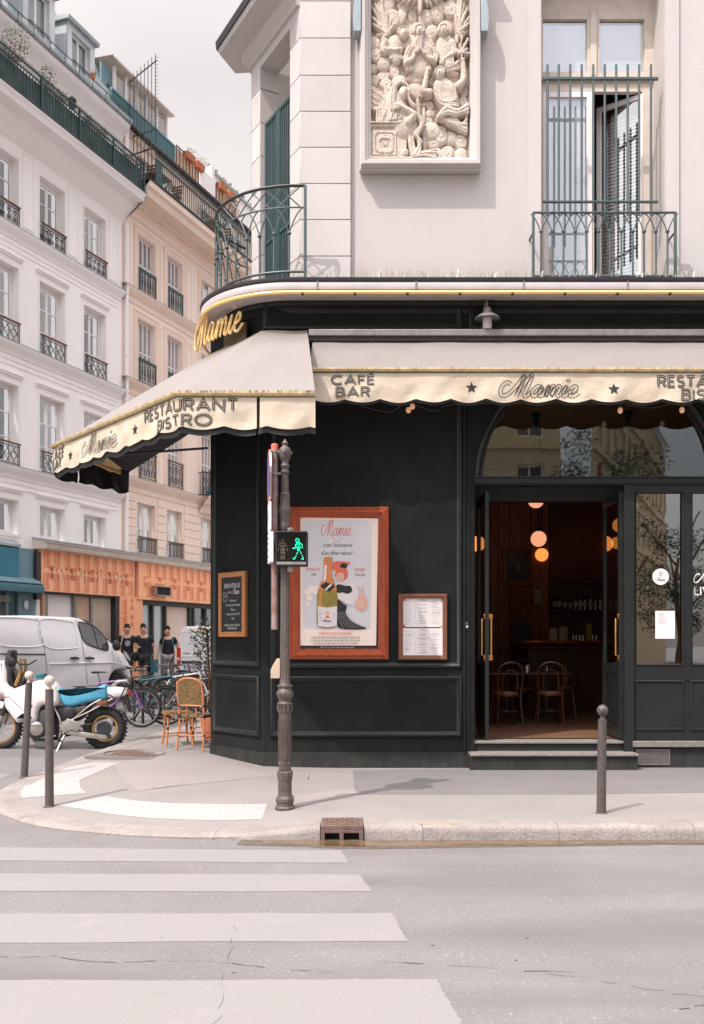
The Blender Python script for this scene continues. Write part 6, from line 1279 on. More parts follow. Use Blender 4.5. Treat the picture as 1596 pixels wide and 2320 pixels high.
# bollards
def bollard(dx, dy, H, ballm, label, lean=(0, 0)):
    b = gp(dx, dy); t = thing('bollard', label, 'bollard', b, 'bollards along the pavement edge')
    ax = Vector((lean[0], lean[1], 1)); r = .041; mb = MB(); n = 8
    mb.tube([b+ax*h for h in (-.02, .1, .3, .6, H-.15)], [.043, .042, .041, .040, .039], 20); mb.tube([b+ax*h for h in (H-.15, H-.14, H-.135)], [.039, .042, .03], 20); mb.build('post', 'bollard', t, ang=50)
    mb = MB(); mb.tube([b+ax*h for h in (H-.137, H-.12, H-.10)], [.026, .022, .024], 12); q = b+ax*(H-.055); mb.ball(q, .052, 20); mb.build('ball', ballm, t, ang=60)
    mb = MB(); mb.lathe([(.06, -.01), (.058, .004), (.044, .008)], b, 16); mb.build('collar', 'ironcast', t); return t
bollard(1363, 1843, .99, 'bollard', 'grey bollard with ball top in front of the cafe steps', (.012, 0)); bollard(112, 1828, 1.285, 'ballwhite', 'taller white topped bollard nearest the crossing, right of the pair', (0, 0)); bollard(55, 1761, 1.24, 'ballwhite', 'white topped bollard leaning slightly, left of the pair beside the motorcycle', (.05, 0))
# rattan bistro chair and stool at the corner
def rat(par, pts, r=.014, nm='leg', m='rattan'): mb = MB(); mb.tube(crom(pts, 4), r, 8); return mb.build(nm, m, par)
def wrap(par, pts): mb = MB(); [mb.ball(p, .019, 8, (1, 1, 1.3)) for p in pts]; return mb.build('binding', 'plastic', par, kind='stuff')
c = gp(452, 1696); cy_ = 12.95; cpos = Vector((iw(450, 12.95), 12.95, pz(iw(450, 12.95), 12.95)))
rc = thing('rattan_chair', 'rattan bistro chair with black and yellow woven back against the corner wall', 'chair', (0, 0, 0), world=False)
for s in (-1, 1):
    rat(rc, [(s*.19, -.2, 0), (s*.185, -.18, .25), (s*.175, -.165, .45)]); rat(rc, [(s*.20, .24, 0), (s*.19, .19, .25), (s*.185, .185, .45), (s*.19, .21, .68), (s*.185, .25, .92)])
    rat(rc, [(s*.19, -.19, .17), (s*.195, .2, .17)], .009, 'stretcher'); rat(rc, [(s*.18, -.165, .43), (s*.13, -.17, .30), (s*.185, -.18, .2)], .007, 'brace'); rat(rc, [(s*.12, .17, .42), (s*.16, .2, .3), (s*.19, .21, .2)], .007, 'brace')
rat(rc, [(-.19, -.18, .2), (.19, -.18, .2)], .009, 'stretcher'); rat(rc, [(-.195, .21, .2), (.195, .21, .2)], .009, 'stretcher')
mb = MB(); mb.puffy([(-.2, -.19), (.2, -.19), (.21, .17), (-.21, .17)], .018, .01); mb.v = [(x, z, y+.455) for x, y, z in mb.v]; mb.build('seat', 'weave', rc, ang=50)
mb = MB(); bw = crom([(-.185, .20, .60), (-.19, .22, .75), (-.16, .25, .92), (0, .262, .965), (.16, .25, .92), (.19, .22, .75), (.185, .20, .60)], 5); mb.tube(bw, .016, 8); mb.build('back_hoop', 'rattan', rc)
mb = MB(); vs = [(p.x*.97, p.y+.0, p.z) for p in bw]; n = len(vs); mb.add(vs+[(x, y+.012, z) for x, y, z in vs], [tuple(range(n)), tuple(range(n, 2*n))[::-1]]); mb.build('woven_back', 'weave', rc)
rat(rc, [(-.185, .2, .60), (0, .215, .6), (.185, .2, .60)], .012, 'rail')
for x in (-.07, .07): rat(rc, [(x, .185, .46), (x, .215, .75), (x, .255, .93)], .01, 'slat')
wrap(rc, [(s*.19, .20, h) for s in (-1, 1) for h in (.6, .46, .2)]+[(s*.18, -.17, h) for s in (-1, 1) for h in (.44, .2)])
rc.location = cpos; rc.rotation_euler = (0, 0, math.radians(160))
rs = thing('rattan_stool', 'low backless rattan stool with woven top left of the rattan chair', 'stool', (0, 0, 0), world=False)
for s in (-1, 1):
    for q in (-1, 1): rat(rs, [(s*.18, q*.18, 0), (s*.155, q*.155, .25), (s*.15, q*.15, .44)])
    rat(rs, [(s*.175, -.17, .15), (s*.175, .17, .15)], .009, 'stretcher'); rat(rs, [(-.17, s*.17, .15), (.17, s*.17, .15)], .009, 'stretcher')
    for q in (-1, 1): rat(rs, [(s*.15, q*.06, .42), (s*.155, q*.14, .34), (s*.16, q*.16, .25)], .007, 'brace'); rat(rs, [(q*.06, s*.15, .42), (q*.14, s*.155, .34), (q*.16, s*.16, .25)], .007, 'brace')
mb = MB(); mb.puffy([(-.19, -.19), (.19, -.19), (.19, .19), (-.19, .19)], .018, .012); mb.v = [(x, z, y+.455) for x, y, z in mb.v]; mb.build('seat', 'weave', rs, ang=50); mb = MB(); mb.tube([(-.19, -.19, .445), (.19, -.19, .445), (.19, .19, .445), (-.19, .19, .445)], .012, 6, closed=True); mb.build('seat_rim', 'rattan', rs)
wrap(rs, [(s*.16, q*.16, h) for s in (-1, 1) for q in (-1, 1) for h in (.25, .42)]); xx = iw(402, 13.35); rs.location = (xx, 13.35, pz(xx, 13.35)); rs.rotation_euler = (0, 0, .35)
# leafy plant
def leaves(mb, c, R_, n, s, flat=.5, sh=(1, 1, 1), up=.3):
    for i in range(n):
        while True:
            d = Vector((random.uniform(-1, 1), random.uniform(-1, 1), random.uniform(-1, 1)))
            if .25 < d.length < 1: break
        p = Vector(c)+Vector((d.x*R_*sh[0], d.y*R_*sh[1], d.z*R_*sh[2])); a = Vector((random.gauss(0, 1), random.gauss(0, 1), random.gauss(up, .6))).normalized(); b = a.cross(Vector((random.gauss(0, 1), random.gauss(0, 1), random.gauss(0, 1)))).normalized()
        l_, w_ = s*random.uniform(.7, 1.4), s*flat*random.uniform(.5, .9)
        mb.add([p, p+a*l_*.5+b*w_*.5, p+a*l_, p+a*l_*.5-b*w_*.5], [(0, 1, 2, 3)])
pl = thing('potted_olive', 'leafy potted shrub poking out left of the black corner wall behind the chair', 'plant', (-2.25, 13.9, .2)); pc = Vector((iw(466, 13.9), 13.9, 0)); gz0 = pz(pc.x, pc.y)
mb = MB(); mb.lathe([(.13, 0), (.18, .35), (.19, .36), (.17, .36), (.165, .3)], (pc.x+.1, pc.y, gz0), 16); mb.build('pot', 'terra', pl)
mb = MB(); mb.tube(crom([(pc.x+.1, pc.y, gz0+.3), (pc.x+.06, pc.y, gz0+.8), (pc.x+.02, pc.y, gz0+1.6)], 4), [.016]*9, 6)
for k in range(9): a = random.uniform(0, 6.28); mb.tube([(pc.x+.06, pc.y, gz0+.75+k*.09), (pc.x+.06+.3*math.cos(a), pc.y+.25*math.sin(a), gz0+1.05+k*.08)], .005, 4)
mb.build('stem', 'brownwood', pl); mb = MB(); leaves(mb, (pc.x+.05, pc.y, gz0+1.42), .34, 420, .085, .34, (.75, .7, 1.0)); mb.build('foliage', 'leaf', pl, smooth=False, kind='stuff')
# ---------------------------------------------------------------- wheels
def wheel(par, c, r, rt_, m_rim, spokes, hub=.03, tyre='rubber', knob=0, yw=.0, brake=None, F=None):
    """wheel in the local xz plane at c"""
    mb = MB(F); c = Vector(c); N = 40
    mb.tube([(c.x+(r-rt_)*math.cos(t), c.y, c.z+(r-rt_)*math.sin(t)) for t in np.linspace(0, 2*math.pi, N+1)[:-1]], rt_, 8, closed=True)
    if knob:
        for k in range(knob):
            t = k/knob*6.283
            for y in (-.6, 0, .6):
                t2 = t+(.03 if y == 0 else 0); q = Vector((c.x+(r-rt_*.12*abs(y))*math.cos(t2), c.y+y*rt_*1.1, c.z+(r-rt_*.12*abs(y))*math.sin(t2))); d = Vector((-math.sin(t2), 0, math.cos(t2))); mb.bar(q-d*.013, q+d*.013, rt_*.55, .02, (math.cos(t2), 0, math.sin(t2)))
    ty = mb.build('tyre', tyre, par, ang=50)
    mb = MB(F); mb.tube([(c.x+(r-rt_*2.05)*math.cos(t), c.y, c.z+(r-rt_*2.05)*math.sin(t)) for t in np.linspace(0, 2*math.pi, N+1)[:-1]], rt_*.32, 6, closed=True); mb.lathe([(hub*.6, -.045), (hub, -.04), (hub*.6, 0), (hub, .04), (hub*.6, .045)], c, 10, axis='y'); mb.build('rim', m_rim, par)
    mb = MB(F)
    for k in range(spokes): t = k/spokes*6.283; t2 = t+(.5 if k % 2 else -.5); y = .03*(1 if k % 4 < 2 else -1); mb.tube([(c.x+hub*math.cos(t2), c.y+y, c.z+hub*math.sin(t2)), (c.x+(r-rt_*2.1)*math.cos(t), c.y, c.z+(r-rt_*2.1)*math.sin(t))], .0016, 3, cap=False)
    mb.build('spokes', 'steel', par, kind='stuff')
# ---------------------------------------------------------------- motorcycle
mt = thing('motorcycle', 'white trail motorcycle with sky blue seat and red HONDA lettering parked behind the bollards', 'motorcycle', (0, 0, 0), world=False)
MK = 491.0
def m2(x, y): return ((x-745)/MK, (1700-y)/MK)
def part(nm, m, pts, hw, y=0, bev=.03, smooth_pts=0, zt=None, par=None, **k):
    p = [m2(*q) for q in pts]
    if smooth_pts: p = [(v.x, v.y) for v in crom([(a, b, 0) for a, b in p], smooth_pts, True)]
    mb = MB(Matrix.Translation((0, y, 0))); mb.puffy(p, hw, bev, zt=zt); return mb.build(nm, m, par or mt, ang=50, **k)
def mtube(nm, m, pts, r, sm=1, n=8, par=None):
    p = [(m2(x, z)[0], y, m2(x, z)[1]) for x, z, y in pts]; mb = MB(); mb.tube(crom(p, 5) if sm else p, r, n); return mb.build(nm, m, par or mt)
wheel(mt, (m2(745, 1560)[0], 0, .30), .305, .062, 'gold', 32, .055, knob=34); wheel(mt, (m2(-2, 1555)[0], 0, .315), .325, .05, 'gold', 32, .05, knob=36)
mb = MB(); cx0 = m2(745, 1560)[0]; mb.lathe([(.10, -.07), (.11, -.068), (.11, -.06), (.1, -.058)], (cx0, 0, .30), 28, axis='y'); mb.lathe([(.07, .05), (.08, .06), (.05, .08)], (cx0, 0, .3), 20, axis='y'); mb.build('sprocket', 'irond', mt)
part('swingarm', 'alloy', [(540, 1565), (770, 1598), (775, 1628), (700, 1625), (540, 1600), (480, 1590), (470, 1560)], .022, -.115, .01); part('swingarm', 'alloy', [(540, 1565), (770, 1598), (775, 1628), (700, 1625), (540, 1600), (480, 1590), (470, 1560)], .022, .115, .01)
mtube('chain', 'irond', [(480, 1540, -.09), (620, 1525, -.09), (745, 1512, -.09)], .008); mtube('chain', 'irond', [(480, 1590, -.09), (620, 1600, -.09), (745, 1610, -.09)], .008)
part('engine', 'irond', [(300, 1420), (400, 1400), (410, 1500), (420, 1600), (380, 1640), (260, 1640), (215, 1590), (230, 1530), (290, 1500)], .15, 0, .03); part('cylinder_fins', 'plastic', [(290, 1400), (340, 1380), (380, 1480), (310, 1510)], .11, 0, .01)
mb = MB()
for k in range(7): a_, b_ = m2(292+k*3, 1400+k*15), m2(352+k*4, 1385+k*15); mb.bar((a_[0], -.12, a_[1]), (b_[0], -.12, b_[1]), .012, .006); 
mb.build('fin', 'irond', mt, kind='stuff')
mb = MB(); q = m2(285, 1552); mb.lathe([(.10, -.15), (.10, -.172), (.085, -.182), (.03, -.184), (.028, -.19), (.005, -.19)], (q[0], 0, q[1]), 28, axis='y'); mb.build('clutch_cover', 'alloy', mt)
mb = MB(Fr((q[0], -.186, q[1]))); mb.use('ink'); put_text(mb, 'HONDA', 0, .03, 0, .045); mb.build('cover_lettering', None, mt, smooth=False)
part('skid_plate', 'alloy', [(215, 1580), (260, 1630), (420, 1632), (430, 1650), (260, 1652), (205, 1600)], .12, 0, .01)
part('airbox', 'plastic', [(420, 1400), (600, 1385), (660, 1390), (600, 1470), (560, 1500), (440, 1500), (415, 1450)], .10, 0, .03); mb = MB(); q = m2(505, 1440); mb.lathe([(.085, -.1), (.085, -.12), (.06, -.13), (.02, -.132)], (q[0], 0, q[1]), 24, axis='y'); mb.build('side_cover', 'plastic', mt)
for y in (-.12, .12):
    mtube('frame_tube', 'alloy', [(395, 1400, y*.8), (440, 1480, y), (450, 1560, y), (440, 1610, y)], .019); mtube('frame_tube', 'alloy', [(440, 1560, y), (520, 1500, y), (650, 1390, y), (760, 1330, y*.8)], .012); mtube('frame_tube', 'alloy', [(500, 1500, y), (650, 1430, y), (800, 1345, y*.8), (880, 1310, y*.6)], .010)
part('footpeg_plate', 'alloy', [(440, 1530), (500, 1480), (560, 1500), (600, 1540), (570, 1570), (530, 1560), (470, 1580)], .012, -.145, .006); mtube('footpeg', 'irond', [(450, 1612, -.14), (452, 1615, -.24)], .014, 0); mtube('gear_lever', 'steel', [(420, 1600, -.17), (340, 1612, -.19), (330, 1612, -.23)], .007)
mtube('kickstand', 'alloy', [(475, 1600, -.13), (455, 1660, -.20), (430, 1745, -.30)], .013, 0); mtube('stand_foot', 'alloy', [(424, 1748, -.27), (448, 1748, -.33)], .016, 0)
def taper(x, z): return 1-.35*max(0, min(1, (z-.62)/.4))
part('fuel_tank', 'bikew', [(90, 1285), (180, 1250), (250, 1225), (330, 1210), (400, 1240), (430, 1290), (440, 1340), (430, 1380), (380, 1400), (340, 1385), (310, 1395), (290, 1440), (285, 1490), (262, 1508), (235, 1505), (215, 1470), (175, 1500), (150, 1510), (120, 1480), (90, 1440), (62, 1400), (55, 1340), (60, 1300)], .20, 0, .07, 3)
part('front_fairing', 'bikew', [(-60, 1160), (-10, 1100), (40, 1075), (70, 1150), (75, 1230), (120, 1280), (100, 1330), (40, 1320), (0, 1290), (-50, 1260)], .16, 0, .06, 3)
part('headlight_panel', 'plastic', [(38, 1090), (70, 1100), (100, 1140), (110, 1250), (80, 1275), (45, 1240)], .13, 0, .02); part('windscreen', 'plastic', [(70, 995), (96, 1000), (98, 1060), (85, 1110), (50, 1160), (42, 1110), (55, 1040)], .14, 0, .012, zt=lambda x, z: .9)
part('seat', 'blueseat', [(415, 1275), (430, 1262), (460, 1290), (520, 1300), (600, 1288), (690, 1262), (748, 1246), (766, 1255), (768, 1335), (700, 1352), (620, 1370), (540, 1392), (490, 1396), (455, 1372), (425, 1310)], .135, 0, .045, 3)
part('tail', 'bikew', [(768, 1262), (860, 1262), (905, 1275), (905, 1310), (860, 1330), (780, 1335)], .11, 0, .03, 2); part('tail_box', 'brownwood', [(690, 1360), (775, 1350), (770, 1390), (700, 1398)], .07, -.05, .01)
part('rear_mudguard', 'plastic', [(850, 1320), (900, 1300), (925, 1400), (930, 1440), (910, 1430), (890, 1370)], .07, 0, .01)
for y in (-.10, -.03, .04, .10): mtube('rack_bar', 'steel', [(790, 1262, y), (835, 1222, y), (900, 1218, y), (925, 1240, y)], .009)
for x in (820, 850, 880, 905): mtube('rack_crossbar', 'steel', [(x, 1228, -.11), (x, 1228, .11)], .008, 0)
mtube('rack_support', 'irond', [(780, 1310, -.11), (850, 1345, -.11), (890, 1270, -.11), (905, 1225, -.11)], .009); part('tail_light', 'redlens', [(908, 1285), (930, 1288), (930, 1320), (908, 1318)], .05, 0, .005); part('luggage_pouch', 'plastic', [(905, 1200), (940, 1195), (948, 1260), (935, 1290), (905, 1270)], .07, 0, .02)
for y in (-.10, .10): mtube('fork', 'gold', [(150, 1060, y), (158, 1140, y), (120, 1250, y)], .022); mtube('fork_gaiter', 'plastic', [(85, 1310, y), (55, 1390, y), (30, 1460, y)], .033); mtube('fork_lower', 'alloy', [(40, 1440, y), (0, 1552, y)], .028)
part('front_mudguard', 'bikew', [(-80, 1390), (10, 1360), (80, 1400), (95, 1440), (50, 1420), (-20, 1410)], .07, 0, .015, 2); mb = MB(); q = m2(-2, 1555); mb.lathe([(.11, -.085), (.11, -.08)], (q[0], 0, .315), 24, axis='y'); mb.build('brake_disc', 'steel', mt)
mtube('handlebar', 'irond', [(165, 1100, 0), (160, 1095, -.2), (150, 1045, -.34), (150, 1010, -.42)], .012); mtube('handlebar', 'irond', [(165, 1100, 0), (165, 1100, .2), (175, 1075, .38), (180, 1070, .44)], .012); mtube('grip', 'rubber', [(150, 1045, -.34), (152, 1008, -.43)], .019, 0); mtube('lever', 'steel', [(155, 1065, -.3), (110, 1040, -.36), (98, 1040, -.42)], .006)
part('mirror', 'plastic', [(115, 1060), (160, 1060), (165, 1085), (125, 1095)], .05, -.3, .01); mtube('cable', 'plastic', [(130, 1080, -.2), (100, 1150, -.15), (110, 1230, -.12), (150, 1240, -.1)], .006); mtube('cable', 'plastic', [(145, 1090, -.1), (180, 1160, -.16), (240, 1200, -.14)], .006); part('dash', 'plastic', [(100, 1150), (140, 1140), (150, 1230), (110, 1260)], .08, 0, .01); part('key_pouch', 'tealb', [(250, 1168), (310, 1165), (312, 1200), (252, 1202)], .06, .05, .01)
mb = MB(Fr((m2(122, 1340)[0], -.198, m2(122, 1342)[1]))); mb.use('redlens'); put_text(mb, 'HONDA', 0, 0, 0, .066, 'CENTER', 1.25); 
M0 = Matrix.Translation(Vector((m2(122, 1340)[0], -.202, m2(122, 1342)[1]))) @ Matrix.Rotation(.09, 4, 'Y')
o = mb.build('lettering', None, mt, smooth=False)
mb = MB(); mb.lathe([(.022, 0), (.022, .006)], (m2(250, 1392)[0], -.205, m2(250, 1392)[1]), 12, axis='y'); mb.build('tank_bolt', 'plastic', mt)
ex = mtube('exhaust', 'irond', [(330, 1500, -.05), (260, 1540, .1), (300, 1620, .15), (480, 1600, .16)], .025); part('silencer', 'steel', [(620, 1470), (860, 1390), (880, 1430), (650, 1520)], .05, .17, .02)
Ym = 13.8; xm = (373/1.5664-CX)/FD*Ym; mt.location = (xm, Ym, terr(xm, Ym)-.01); mt.rotation_euler = (math.radians(-2), 0, 0)
# ---------------------------------------------------------------- bicycles
def bike(label, x, Y, rz, fr, rimm='steel', bar='flat', basket=0, saddle='plastic', lean=-.08, sz=.335, tail=None, flip=1):
    t = thing('bicycle', label, 'bicycle', (0, 0, 0), 'bicycles parked along the left street', world=False); wb = 1.04; R_ = sz
    wheel(t, (-wb/2, 0, R_), R_, .022, rimm, 28, .02); wheel(t, (wb/2, 0, R_), R_, .022, rimm, 28, .02)
    bb = Vector((-.08, 0, .29)); st = Vector((-.22, 0, .82)); hd = Vector((.33, 0, .86)); hb = Vector((.37, 0, .72)); fw = Vector((wb/2, 0, R_)); rw = Vector((-wb/2, 0, R_))
    def T(nm, p, r, m=fr): mb = MB(); mb.tube(p, r, 8); return mb.build(nm, m, t)
    T('top_tube', [st+Vector((.01, 0, -.06)), hd+Vector((0, 0, -.03))], .016); T('down_tube', [bb, hb], .018); T('seat_tube', [bb, st], .015); T('head_tube', [hd+Vector((-.01, 0, .03)), hb+Vector((.01, 0, -.03))], .02)
    for s in (-1, 1): T('seat_stay', [st+Vector((.0, .015*s, -.07)), rw+Vector((0, .055*s, 0))], .008); T('chain_stay', [bb, rw+Vector((0, .055*s, 0))], .009); T('fork', [hb+Vector((0, .03*s, -.05)), hb+Vector((.05, .05*s, -.12)), fw+Vector((0, .055*s, 0))], .010)
    T('seat_post', [st, st+Vector((-.035, 0, .14))], .013, 'steel'); mb = MB(); mb.puffy([(-.36, .955), (-.30, .97), (-.2, .965), (-.10, .955), (-.10, .94), (-.22, .93), (-.34, .925)], .07, .02, zt=lambda x, z: 1 if x < -.27 else .35); mb.build('saddle', saddle, t, ang=60)
    T('stem', [hd+Vector((0, 0, .02)), hd+Vector((-.02, 0, .12)), hd+Vector((.05, 0, .14))], .014, 'plastic'); c = hd+Vector((.05, 0, .14))
    if bar == 'flat': T('handlebar', [c+Vector((-.05, -.29, .02)), c+Vector((0, -.1, .0)), c+Vector((0, .1, 0)), c+Vector((-.05, .29, .02))], .011, 'plastic')
    else:
        for s in (-1, 1): T('handlebar', crom([c, c+Vector((.0, .2*s, 0)), c+Vector((.09, .21*s, -.02)), c+Vector((.09, .215*s, -.12)), c+Vector((.0, .22*s, -.13))], 4), .012, 'plastic')
    for s in (-1, 1): T('grip', [c+Vector((-.05, .19*s, .015)), c+Vector((-.06, .3*s, .02))], .016, 'rubber'); T('brake_lever', [c+Vector((-.01, .16*s, .0)), c+Vector((.05, .2*s, -.03)), c+Vector((.03, .28*s, -.03))], .005, 'steel'); T('pedal', [bb+Vector((.12*s, -.10*s, -.1*s)), bb+Vector((.12*s, -.17*s, -.1*s))], .022, 'plastic'); T('crank', [bb+Vector((0, -.07*s, 0)), bb+Vector((.12*s, -.08*s, -.1*s))], .009, 'steel')
    mb = MB(); mb.lathe([(.085, -.05), (.09, -.047), (.085, -.044)], bb, 24, axis='y'); mb.build('chainring', 'irond', t); mb = MB(); mb.tube([bb+Vector((0, -.05, .088)), rw+Vector((0, -.05, .03))], .004, 4); mb.tube([bb+Vector((0, -.05, -.088)), rw+Vector((0, -.05, -.03))], .004, 4); mb.build('chain', 'irond', t)
    for s, cx_ in ((1, -wb/2), (-1, wb/2)):
        mb = MB(); mb.tube([(cx_+(R_+.018)*math.cos(a), 0, R_+(R_+.018)*math.sin(a)) for a in np.linspace(.5 if s < 0 else 0.3, 2.7, 12)], .014, 5); mb.build('mudguard', 'plastic', t)
    if basket:
        mb = MB(); b0 = c+Vector((.12, 0, -.2))
        for z in (0, .08, .16, .22): mb.tube([(b0.x+(.13+z*.2)*math.cos(a), b0.y+(.15+z*.2)*math.sin(a), b0.z+z) for a in np.linspace(0, 6.28, 13)[:-1]], .004, 4, closed=True)
        for k in range(14): a = k/14*6.28; mb.tube([(b0.x+.13*math.cos(a), b0.y+.15*math.sin(a), b0.z), (b0.x+.175*math.cos(a), b0.y+.195*math.sin(a), b0.z+.22)], .003, 3)
        mb.build('basket', 'plastic', t)
    else:
        mb = MB(); [mb.tube([(-.2, y, .72), (-.68, y, .70)], .006, 4) for y in (-.05, .05)]; mb.tube([(-.62, -.05, .7), (rw.x, -.06, rw.z)], .005, 4); mb.tube([(-.62, .05, .7), (rw.x, .06, rw.z)], .005, 4); mb.build('rack', 'irond', t)
    if tail: mb = MB(); mb.box(-.62, -.34, -.06, .06, .71, .80); mb.build('pannier', tail, t, bev=.02)
    t.location = (x, Y, terr(x, Y)); t.rotation_euler = (lean, 0, rz); return t
def bx_(dx, Y): return (dx-CX)/FD*Y
bike('purple framed bicycle directly behind the motorcycle', bx_(252, 16.4), 16.4, .0, 'purple'); bike('teal framed bicycle in the middle of the row of parked bikes', bx_(345, 17.3), 17.3, .12, 'tealb', bar='drop', tail=None); bike('black bicycle with the red lettered tyre side leaning at the rack', bx_(312, 18.2), 18.2, -.5, 'irond', lean=.1)
bike('white framed bicycle with black basket near the rattan chair', bx_(415, 18.8), 18.8, .35, 'bikew', basket=1); bike('grey bicycle with drop handlebars half hidden by the rattan chair', bx_(446, 16.9), 16.9, .25, 'metal', bar='drop'); bike('black bicycle furthest back in front of the second van', bx_(430, 20.5), 20.5, .2, 'irond', bar='flat', basket=1); bike('black bicycle just behind the white framed one', bx_(398, 20.4), 20.4, -.2, 'irond', lean=.06)
rk = None
for i, (dx, Y) in enumerate([(292, 16.9), (335, 17.8), (376, 18.0), (412, 17.3), (440, 19.2)]):
    x = bx_(dx, Y); z = terr(x, Y); t = thing('bike_rack', 'dark steel bike hoop '+['behind the purple bicycle', 'beside the black leaning bicycle', 'between the teal and white bicycles', 'beside the grey drop bar bicycle', 'furthest along by the second van'][i], 'bike rack', (x, Y, z), 'hoops for parking bicycles')
    d = Vector((.6, .8, 0)); p = Vector((x, Y, z)); mb = MB(); mb.tube([p-d*.32]+[p-d*.32*math.cos(a)+Vector((0, 0, .62+.16*math.sin(a))) for a in np.linspace(0, math.pi, 9)]+[p+d*.32], .028, 8); mb.build('hoop', 'irond', t); mb = MB(); mb.tube([p-d*.32+Vector((0, 0, .3)), p+d*.32+Vector((0, 0, .3))], .02, 6); mb.build('crossbar', 'irond', t)
# ---------------------------------------------------------------- pale buildings along the left street
FBL = Fr((-6.926, 28.76, 0), (U.x, U.y))
def yo(Y): return (Y-28.76)/.9385
def srcY(px): return 59500/(2500-px)
def sz(px, py): return CZ+(2262-py)/3400*srcY(px)
def bl(nm, m, par, x0, x1, z0, z1, w0, w1, bev=0, **k): mb = MB(FBL); mb.box(x0, x1, z0, z1, w0, w1); return mb.build(nm, m, par, bev=bev, **k)
def bandp(nm, m, par, x0, x1, prof):
    """horizontal moulding along the facade; prof = [(out, z)]"""
    mb = MB(FBL); vs = []
    for x in (x0, x1): vs += [(x, z, w) for w, z in prof]
    n = len(prof); mb.add(vs, [(i, n+i, n+i+1, i+1) for i in range(n-1)]+[tuple(range(n)), tuple(n+i for i in range(n))[::-1]]); return mb.build(nm, m, par, ang=40)
wb_ = thing('white_apartment_building', 'white plastered apartment building with grey zinc mansard roof above the white van', 'building', (-8, 26, 0))
bb_ = thing('beige_apartment_building', 'peach and beige stone apartment building with white shutters next to the white one', 'building', (-5.5, 32, 0))
colsW = [(yo(19.8), yo(20.8)), (yo(21.6), yo(22.62)), (yo(23.4), yo(24.43)), (yo(25.21), yo(26.2)), (yo(27.01), yo(27.99))]
rowsW = [(4.33, 5.20), (6.12, 8.12), (9.22, 11.11), (12.17, 13.89), (14.98, 16.44)]
mb = MB(FBL); wall(mb, -20, 0, 0, 17.2, [(a, b, c, d) for a, b in colsW for c, d in rowsW], 0, .30); mb.build('wall', 'white', wb_, smooth=False)
colsB = [(yo(29.57), yo(30.53)), (yo(31.2), yo(32.1)), (yo(33.3), yo(34.2)), (yo(35.3), yo(36.2)), (yo(37.4), yo(38.3)), (yo(39.6), yo(40.5))]
rowsB = [(4.35, 5.90), (6.68, 8.85), (9.65, 11.59), (12.45, 14.2), (15.5, 16.65)]
mb = MB(FBL); wall(mb, .002, 34, 6.3, 17.2, [(a, b, c, d) for a, b in colsB for c, d in rowsB if c > 6], 0, .30); mb.build('wall', 'peach', bb_, smooth=False)
mb = MB(FBL); wall(mb, .002, 34, 0, 6.3, [(a, b, c, d) for a, b in colsB for c, d in rowsB if c < 6], -.001, .30); mb.build('lower_wall', 'beige', bb_, smooth=False)
# rusticated stones on the beige first floor
segs = [.28]+[v for ab in colsB for v in ab]+[34]
for i in range(0, len(segs)-1, 2):
    a, b = segs[i]+(.12 if i else 0), min(segs[i+1]-.12, segs[i]+3)
    z = 4.32
    while z < 5.9: bl('facade_stone', 'beige', bb_, a, b, z, z+.245, -.05, .035, .012); z += .262
def windowunit(par, a, b, c, d, style, rail=None, open_=0):
    fr = MB(FBL); w = -.20; t = .06; mid = (a+b)/2; g = 'wglass'; fm = 'pvc'
    fr.box(a, a+t, c, d, w-.06, w); fr.box(b-t, b, c, d, w-.06, w); fr.box(a+t, b-t, d-t, d, w-.06, w); fr.box(a+t, b-t, c, c+t, w-.06, w)
    o = fr.build('window', fm, par)
    bl('curtain', random.choice(['curtain', 'curtain', 'greyroom']), o, a+.02, b-.02, c+.03, d-.02, w-.25, w-.22)
    lv = [(a+t, mid), (mid, b-t)]
    for i, (p, q) in enumerate(lv):
        if open_ and i == 1: bl('dark_interior', 'dark', o, p, q, c+t, d-t, w-.2, w-.19)
        s = MB(FBL); k = .045; s.box(p, p+k, c+t, d-t, w-.03, w+.02); s.box(q-k, q, c+t, d-t, w-.03, w+.02); s.box(p+k, q-k, d-t-k, d-t, w-.03, w+.02); s.box(p+k, q-k, c+t, c+t+k, w-.03, w+.02)
        nm_ = 3 if d-c > 1.6 else (1 if style else 2)
        for j in range(1, nm_): zz = c+t+(d-c-2*t)*j/nm_; s.box(p+k, q-k, zz-.014, zz+.014, w-.02, w+.012)
        s.build('sash', fm, o)
        for j in range(nm_): z0, z1 = c+t+(d-c-2*t)*j/nm_, c+t+(d-c-2*t)*(j+1)/nm_; bl('pane', g, o, p+k, q-k, z0+.02, z1-.02, w-.01, w-.006)
    return o
